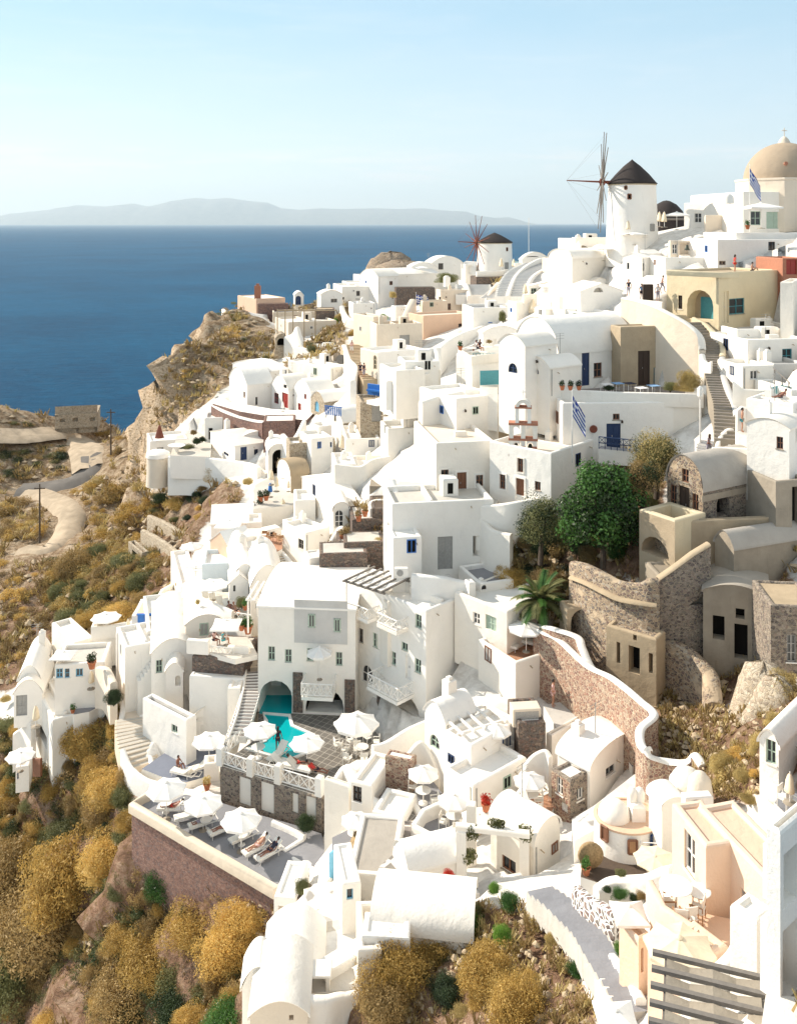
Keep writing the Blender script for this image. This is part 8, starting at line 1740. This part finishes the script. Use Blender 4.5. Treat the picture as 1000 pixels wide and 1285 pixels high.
H=house('white pillar chimney with an arched vent and round head',388,395,500,45,320,14,Y=42,d=1.2,rmat='white',roof='vault',axis='v',rise=30,op=[('u',400,-60,430,-5,'oa')])
b=MB(); b.lathe([(.85,0),(.8,.35),(.55,.75),(.3,.9),(0,.95)],(0,0,0),24); b.lathe([(.85,0),(1.0,-3)],(0,0,0),24); o=b.build('chimney_dome','white',smooth=True); o.location=P(X(505),Yp(-40),44); tag(o,'rounded white dome chimney behind the pillar chimney','chimney')
b=MB(); b.lathe([(.6,0),(.5,.7),(.25,1.0),(0,1.05)],(0,0,0),20); b.lathe([(.6,0),(.8,-3)],(0,0,0),20); o=b.build('chimney_dome','cream',smooth=True); o.location=P(X(565),Yp(-10),43); tag(o,'small cream cone chimney beside the dry bush','chimney')
HP=house('peach flat roofed house with a box cooler and long window on the right',440,592,735,222,500,11,Y=33.5,mat='peach',rmat='pink',op=[('v',495,170,542,345,'w','whitewood')],par=.12,d=None,th=.3)

aircon('white box cooler on the peach flat roof casting a long shadow',553,70,38.5,1.2,6,.75)
H=house('peach tall house side with a shaded door behind the terrace',732,900,1080,411,690,15,Y=31.3,mat='peach',rmat='pink',d=4.6,op=[('v',745,420,775,600,'d','greydoor'),('v',830,480,852,545,'w','greydoor')],par=.12)
T=platform('peach floored terrace with white tables and chairs',[(400,590),(560,700),(690,700),(755,560),(590,525),(440,520),(340,470)],(600,600,32.5),skirt=5,top='pink',side='peach',parapets=[(6,1,.8)],pmat='peach')
table('large round white table on the peach terrace',458,520,T['z'],1.35); table('small white table on the peach terrace with an ochre chair',560,510,T['z'],1.0)
for i,(x,y,rz) in enumerate(((420,530,90),(515,590,190),(555,555,-120),(480,600,170))): chair('ochre timber chair on the peach terrace, '+('left of the large table','below the large table','beside the small table','nearest the parapet')[i],x,y,rz,T['z'],'teak','cushion')
H=house('low peach house with a doorway under the peach terrace',203,290,345,640,800,30,Y=33,mat='peach',rmat='peach',op=[('u',262,680,288,790,'d','teak')],par=.2)
H=house('peach wall block under the big foreground parasol',330,480,690,810,960,34,Y=29.5,mat='peach',rmat='palefloor',par=.15,op=[])
umb('big cream parasol with visible ribs above the foreground pergola',472,620,880,Y=30.5,wpx=320,mat='canvas_cream')
umb('white square parasol above the green hedge beside the steps',250,480,690,Y=34,wpx=200,kind='square')
shrub('bright green hedge beside the long paved steps',215,700,44,'leaf_bright',0,Y=35.6,sz=1.0)
stairs('long shallow paved steps running down between white walls',[(270,960,32.3),(200,840,34),(110,700,36),(40,600,38),(-60,500,40),(-150,440,42)],w=1.4,n=17,mat='palefloor',tread='greyfloor',skirt=.8)
wall('long white rounded wall left of the long paved steps',[(180,930,32.6),(120,800,34.5),(52,675,36.5),(-12,575,38.5),(-80,475,41)],h=1.2,th=.45,ext=3)
wall('low white wall right of the long paved steps',[(300,900,32.5),(250,800,34),(200,740,35),(160,690,36)],h=1.1,th=.4,ext=3)
pergola('dark timber pergola hung with pale canvas squares at the bottom edge',P(895,1385,25),2.4,2.5,2.6,72,5,mat='greywood',cloth='cement',post='greywood')
umb('white parasol cut by the bottom edge left of the pergola',190,950,1150,Y=27,wpx=240,kind='square')
H=house('tall white tower corner with blue tinted recesses at the right edge',865,925,1100,158,1100,40,Y=24,rmat='white',op=[('u',940,235,1000,480,'o1','pale_blue'),('u',915,575,1000,900,'o1','pale_blue')],par=.3)
H=house('white stepped wall base between the tower and the pergola',700,820,900,560,870,36,Y=26.5,rmat='white',par=.1)
wall('white swooping wall from the peach terrace down to the pergola',[(740,590,30),(730,660,29.5),(690,720,29),(600,790,28.5),(500,800,28)],h=1.4,th=.4,ext=3)
T=platform('white roof ledge at the very bottom right corner',[(830,1100),(1040,1100),(1040,900),(860,890)],(900,900,24),skirt=4,top='white',side='white')
crop(720,840,.28)
wall('white diagonal wall at the right edge with chairs behind',[(820,560,42),(880,610,40.5),(950,680,38.5),(1010,720,37)],h=2.0,th=.5,ext=3)
umb('cream furled parasol standing by the white chairs at the right edge',968,460,600,Y=38.5,kind='shut',mat='canvas_cream')
T=platform('small floor with white metal chairs at the right edge',[(900,600),(1040,740),(1060,560),(930,545)],(960,600,40),skirt=2,top='greyfloor')
for i,(x,y) in enumerate(((945,620),(985,650))): chair(('left','right')[i]+' white metal chair beside the furled parasol at the right edge',x,y,40,T['z'])
# long vault and boat shaped roofs at bottom centre
crop(280,1060,.26)
H=house('long white barrel vault roof over the bottom slope with a light blue window below',665,715,1200,405,440,-8,Y=42.5,roof='vault',axis='u',rise=95,rmat='white',d=3.4)
H=house('white apsed room with a light blue window left of the long vault',560,575,665,190,330,12,Y=45.5,rmat='white',op=[('u',596,215,627,268,'w','skyblue')],d=3,par=.1)
H=house('hexagonal grey roofed white room above the long vault',590,600,830,135,200,-6,Y=48.5,rmat='roofgrey',d=5,par=.15)
H=house('white rear vault joining the brown window house',830,900,1150,130,250,20,Y=46.5,roof='arc',axis='u',rise=60,rmat='white')
H=house('white roof slope below the long vault with a post and chain',660,668,900,440,480,-4,Y=41.5,rmat='white',d=1.5,par=.1,ext=.8)
T=platform('white ground of broad flagstones between the lane walls',[(440,190),(560,180),(640,360),(690,560),(640,700),(500,690),(480,420),(370,400),(330,300)],(560,400,46),skirt=4,top='crazywhite')
stairs('pale flagstone steps climbing to the small blue door',[(600,400,46),(560,300,48),(520,210,50.5)],w=3.0,n=8,mat='white',tread='palefloor')
wall('long white rounded wall curving along the left of the flagstone lane',[(275,560,44),(310,460,45.5),(350,360,47),(400,270,49),(470,200,51),(525,130,53)],h=1.2,th=.5,ext=4)
b=MB(); b.box((-.4,-.05,0),(.4,.05,1.6)); o=b.build('wooden_door','skyblue'); o.location=P(X(538),Yp(160),52.5); o.rotation_euler=(0,0,R(50)); tag(o,'light blue wooden gate at the top of the flagstone steps','gate')
H=house('big white boat shaped vault at the bottom left corner',128,130,410,828,900,3,Y=39,roof='arc',axis='v',rise=62,rmat='white',d=3.6,fmats={'u':'cream'},op=[('u',318,825,340,850,'o')])
H=house('white lobed roof rising behind the boat shaped vault',180,190,480,640,760,3,Y=42.8,roof='arc',axis='v',rise=90,rmat='white',d=3.2)
H=house('white tall shed with shaded sloping side at the left corner',85,92,240,690,900,4,Y=41.2,roof='arc',axis='v',rise=110,rmat='white',d=1.6)
H=house('white low slab wall beside the round chimney hole',435,440,475,360,480,4,Y=46,d=.8,rmat='white',par=.05)
b=MB(); b.lathe([(.42,0),(.42,.18),(.30,.18),(.28,.02),(0,.02)],(0,0,0),18); o=b.build('chimney_pot','terracotta_pot'); o.location=P(X(408),Yp(412),45.5); tag(o,'low round clay chimney hole in the white roof','chimney')
wall('red brown rimmed white wall around the stone bench patio',[(350,600,42.5),(345,680,41),(380,730,40),(480,740,40),(560,725,40.5),(650,715,41)],h=1.3,th=.55,mat='white',ext=2)
T=platform('stone bench patio enclosed by the rounded white wall',[(360,690),(390,720),(650,700),(630,600),(500,580),(370,600)],(500,680,41.5),skirt=3,top='palefloor')
H=house('small stone niche wall with a purple rim behind the bench table',385,390,500,600,640,2,Y=43,d=.5,mat='basalt',rmat='basalt',par=.05)
b=MB(); b.box((-.6,-.5,.65),(.6,.5,.75),bev=.03)
for s in (-.45,.45): b.box((s-.08,-.4,0),(s+.08,.4,.65))
o=b.build('stone_table','white'); o.location=on_plane(X(460),Yp(675),T['z']); tag(o,'chunky white table in the stone bench patio','table')
b=MB(); b.box((0,0,0),(2.6,.9,.45),bev=.05); o=b.build('stone_bench','white'); o.location=on_plane(X(500),Yp(670),T['z']); o.rotation_euler=(0,0,R(38)); tag(o,'long white bench slab beside the chunky table','bench')
H=house('white walled cistern with a grey inside on the bottom slope',640,650,765,510,640,4,Y=41,d=3,rmat='grey',par=.8,th=.3)
T=platform('small planted ledge with steps left of the flagstone lane',[(270,205),(300,240),(380,270),(450,210),(370,160)],(350,240,52),skirt=2.5,top='soil',side='redstone')
shrub('round olive yellow bush on the planted ledge',385,215,62,'leaf_olive',1,Y=51.5,sz=.7)
H=house('white open cubby house under the planted ledge',235,245,350,250,400,-8,Y=51.5,rmat='white',d=3,par=.1,op=[('u',265,300,335,360,'o0.5','cream')])
# ------------------------------------------------------------------ scrub of the slopes
CT[:]=[0,0,1.0]
def zone(poly,n,r0,r1,mats,where,seed,sz=.9,gap=.62,grp=None,excl=()):
    rn=random.Random(seed); xs=[p[0] for p in poly]; ys=[p[1] for p in poly]; got=[]
    for _ in range(n*40):
        x,y=rn.uniform(min(xs),max(xs)),rn.uniform(min(ys),max(ys)); r=rn.uniform(0,1)**1.6*(r1-r0)+r0
        if not inpoly(np.array([x]),np.array([y]),poly)[0] or any(inpoly(np.array([x]),np.array([y]),e)[0] for e in excl): continue
        if onroad(x,y): continue
        if any((x-a)**2+((y-b)*1.3)**2<((r+c)*gap)**2 for a,b,c in got): continue
        got.append((x,y,r)); m=rn.choice(mats); col={'leaf_ochre':'ochre','leaf_brown':'brown','leaf_straw':'straw coloured','leaf_dark':'dark green','leaf_olive':'olive green','leaf_green':'green','leaf_bright':'bright green','leaf_sage':'grey green'}[m]
        s_='big' if r>(r0+r1)*.55 else ('medium' if r>r0+(r1-r0)*.2 else 'small')
        shrub(f'{s_} {col} domed bush {where}',x,y+r*.45,r,m,rn.randrange(4),sz=sz,group=f'{s_} {col} bushes {where}')
        if len(got)>=n: break
O,B_,S,D,L_,G_='leaf_ochre','leaf_brown','leaf_straw','leaf_dark','leaf_olive','leaf_green'
def mass(poly,n,r0,r1,mats,where,seed,sz=.8,name='scrub_mass'):
    rn=np.random.default_rng(seed); a=np.array(poly,float); x=rn.uniform(a[:,0].min(),a[:,0].max(),n*3); y=rn.uniform(a[:,1].min(),a[:,1].max(),n*3); k=np.where(inpoly(x,y,poly))[0][:n]
    PR=[leaves(900,(1,1,.9),.14,6,s,up=1,aspect=.4,shell=.3,big=.42) for s in range(4)]; out={m:[] for m in mats}
    for i in k:
        if onroad(x[i],y[i]): continue
        Y=march(x[i],y[i]); r=(r0+(r1-r0)*rn.random()**1.5)/F*Y; p=P(x[i],y[i],Y); c,s=math.cos(i),math.sin(i); v=PR[i%4]; q=np.stack([v[:,0]*c-v[:,1]*s,v[:,0]*s+v[:,1]*c,v[:,2]*sz],1)*r+np.array([p.x,p.y,p.z-.15*r]); out[mats[i%len(mats)]].append(q)
    for m,v in out.items():
        if v: o=bpy.data.objects.new(name,quadmesh(name,np.concatenate(v),m)); COL.objects.link(o); tag(o,'low scrub growing '+where,kind='stuff')
HERO=[(205,1112,34,G_,'green bush at the foot of the red terrace wall'),(135,1090,48,O,'golden mound left of the red terrace wall foot'),(95,1110,62,O,'broad golden mound in the middle of the lower left slope'),(55,1180,66,B_,'brown gold mound below the broad golden one'),
(250,1172,52,O,'rounded golden mound under the red terrace wall end'),(305,1165,44,O,'golden mound against the right end of the red terrace wall'),(195,1205,56,O,'straw gold mound in the centre of the lower slope'),(290,1205,55,O,'tall golden mound left of the boat shaped vault'),(160,1255,44,B_,'brown mound above the dark glossy bush'),
(225,1275,46,D,'dark glossy bush at the bottom edge of the slope'),(285,1290,50,G_,'fresh green bush at the bottom beside the boat shaped vault'),(10,1120,50,B_,'brown mound at the left edge of the lower slope'),(20,1230,55,L_,'olive mound at the lower left edge'),(140,1000,34,O,'golden bush right under the white sweeping wall'),(110,940,34,O,'golden bush beneath the western dining terrace'),
(500,1225,40,O,'ochre bush left of the garden mound'),(545,1195,30,O,'golden brush beside the white vault edge'),(480,1265,40,B_,'brown ochre bush at the bottom centre'),(610,1235,48,O,'broad ochre brush across the garden mound'),(650,1275,50,O,'long ochre brush at the bottom of the garden mound'),(560,1250,26,D,'white flecked dark bush on the garden mound'),
(590,1165,22,'leaf_bright','bright green patch near the top of the garden mound'),(632,1180,18,'leaf_bright','second bright green patch on the garden mound'),(640,1135,18,G_,'green bush on top of the garden mound'),(595,1145,16,L_,'olive bush at the top left of the garden mound'),(725,1220,18,G_,'low green patch by the long white rounded wall'),(600,1205,14,'leaf_sage','blue green sprig in the middle of the garden mound'),
(485,1205,26,'leaf_sage','tall grey green bush beside the white cistern'),(435,1255,22,'leaf_sage','grey green bush under the stone bench patio'),(705,1165,16,S,'yellow grass tuft by the wall top of the garden mound')]
for i,(x,y,r,m,lb) in enumerate(HERO): shrub(lb,x,y,r*(1.22 if r>32 and not 190<x<310 else .95),m,i%4,sz=1.0)
zone([(0,960),(60,985),(110,930),(150,900),(165,1010),(170,1060),(0,1090)],44,12,34,[O,B_,O,L_],'on the steep slope left of the sun terrace',3)
zone([(0,1100),(160,1100),(300,1160),(300,1285),(0,1285)],64,14,38,[O,B_,O,B_,L_],'on the lower slope under the red terrace wall',4)
zone([(60,700),(110,680),(200,700),(205,755),(150,772),(100,790),(70,760)],22,12,32,[O,B_,O,L_],'on the slope above the lone deck parasol',5)
mass([(0,620),(45,640),(90,690),(60,700),(0,700)],66,6,16,[B_,O,B_,S],'left of the lower sandy track',6,.7)
mass([(95,600),(180,610),(205,640),(165,700),(90,690),(85,650)],102,6,17,[O,S,B_,O],'between the sandy track and the round bastion',7,.7)
mass([(100,545),(150,540),(150,590),(115,590)],30,6,13,[B_,O],'beside the sea road under the cliff',8,.6)
mass([(0,555),(80,560),(98,585),(70,600),(0,600)],48,6,14,[D,B_,L_],'in the shaded hollow inside the road bend',9,.5)
mass([(0,530),(50,530),(40,545),(0,545)],24,4,9,[B_,L_],'at the sea edge left of the roofless ruin',10,.5)
zone([(195,620),(255,600),(265,650),(190,650)],14,8,18,[D,B_,L_,O],'below the round bastion and garden wall',11,.7)
mass([(225,440),(300,410),(340,430),(330,460),(250,490),(215,470)],26,5,12,[B_,L_,O,B_],'on the headland cliff top',12,.6)
mass([(270,385),(300,375),(300,400),(265,410)],15,4,8,[B_,L_],'at the rocky tip of the headland',13,.6)
zone([(0,865),(30,890),(70,920),(30,960),(0,960)],10,8,20,[S,O,L_],'under the western tip of the cluster',14,.8)
mass([(0,700),(60,720),(70,800),(40,840),(0,840)],54,7,18,[B_,B_,O],'on the red brown scree at the left edge',15,.6)
zone([(400,1285),(470,1230),(560,1170),(700,1160),(760,1280)],26,7,17,[O,B_,S,L_],'on the garden mound at the bottom centre',16,.6)
mass([(640,690),(720,700),(715,770),(650,745)],36,10,20,[B_,D,L_],'behind the palm tree',17,.7)
mass([(650,620),(720,640),(790,680),(720,705),(650,690)],30,10,20,[D,B_,L_],'under the fig tree',18,.7)
zone([(900,940),(1000,880),(1000,930),(950,1000),(900,1000)],12,10,22,[S,O,S],'on the dry slope beside the small bright vault',19,.8)
mass([(345,400),(400,380),(440,400),(380,440)],24,5,10,[L_,B_],'below the headland works yard',20,.6)
# ground cover: one mass of tufts and one of stones over the wild slopes
def cover(name,label,n,size,mats,seed,stone=False):
    r=np.random.default_rng(seed); Xs=[];Ys=[]
    for pl in WILD:
        a=np.array(pl,float); a[:,0]=np.clip(a[:,0],-40,1040); a[:,1]=np.clip(a[:,1],0,1330); m=int(n*(np.ptp(a[:,0])*np.ptp(a[:,1]))/9e5)+40
        x=r.uniform(a[:,0].min(),a[:,0].max(),m); y=r.uniform(a[:,1].min(),a[:,1].max(),m); k=inpoly(x,y,pl); 
        for px,py in zip(x[k],y[k]):
            if onroad(px,py): continue
            Y=march(px,py); Xs.append((px-CX)/F*Y); Ys.append(Y)
    Xs,Ys=np.array(Xs),np.array(Ys); Z=terr(Xs,Ys)-.2; k=len(Xs); s=size*(.5+r.random(k))*np.clip(Ys/60,.7,2.2)
    if stone:
        b=MB(); ico=[(0,0,1),(.9,0,.3),(.28,.85,.3),(-.72,.53,.3),(-.72,-.53,.3),(.28,-.85,.3),(0,0,-.6)]; fi=[(0,1,2),(0,2,3),(0,3,4),(0,4,5),(0,5,1),(6,2,1),(6,3,2),(6,4,3),(6,5,4),(6,1,5)]
        for i in range(k): a=r.random()*6.28; c_,s_=math.cos(a),math.sin(a); j=.7+.6*r.random(7); b.add([(Xs[i]+s[i]*(x*c_-y*s_)*q,Ys[i]+s[i]*(x*s_+y*c_)*q,Z[i]+s[i]*z*.8*q) for (x,y,z),q in zip(ico,j)],fi)
        o=b.build(name,mats)
    else:
        bl=14; v=[]; 
        for i in range(bl):
            a=r.random(k)*6.28; L=s*(.6+.6*r.random(k)); dx,dy=np.cos(a)*L*.7,np.sin(a)*L*.7; ox,oy=r.normal(size=k)*s*.3,r.normal(size=k)*s*.3; w=s*.10; px_,py_=-np.sin(a)*w,np.cos(a)*w
            q=np.stack([np.stack([Xs+ox-px_,Ys+oy-py_,Z],1),np.stack([Xs+ox+px_,Ys+oy+py_,Z],1),np.stack([Xs+ox+dx+px_*.5,Ys+oy+dy+py_*.5,Z+L*.9],1),np.stack([Xs+ox+dx-px_*.5,Ys+oy+dy-py_*.5,Z+L*.9],1)],1); v.append(q.reshape(-1,3))
        o=bpy.data.objects.new(name,quadmesh(name,np.concatenate(v),mats)); COL.objects.link(o)
    tag(o,label,kind='stuff')
cover('dry_grass','dry tan grass tufts scattered over the slopes',5200,.34,'leaf_straw',31); cover('low_scrub','low brown scrub scattered over the slopes',4200,.42,'leaf_brown',32)
cover('loose_stones','loose pale stones and rubble lying on the slopes',5200,.24,'tan',33,True)
mass([(0,900),(60,960),(150,880),(165,1010),(300,1110),(300,1285),(0,1285)],420,9,20,[B_,D,L_,B_],'between the golden mounds of the lower left slope',41,.7)  # darker leaf colours stand in for the shaded gaps between mounds
mass([(60,700),(205,690),(205,755),(150,772),(100,790),(60,760)],200,7,17,[O,B_,S,L_],'between the bushes above the lone deck parasol',42,.7)
build_terrain()
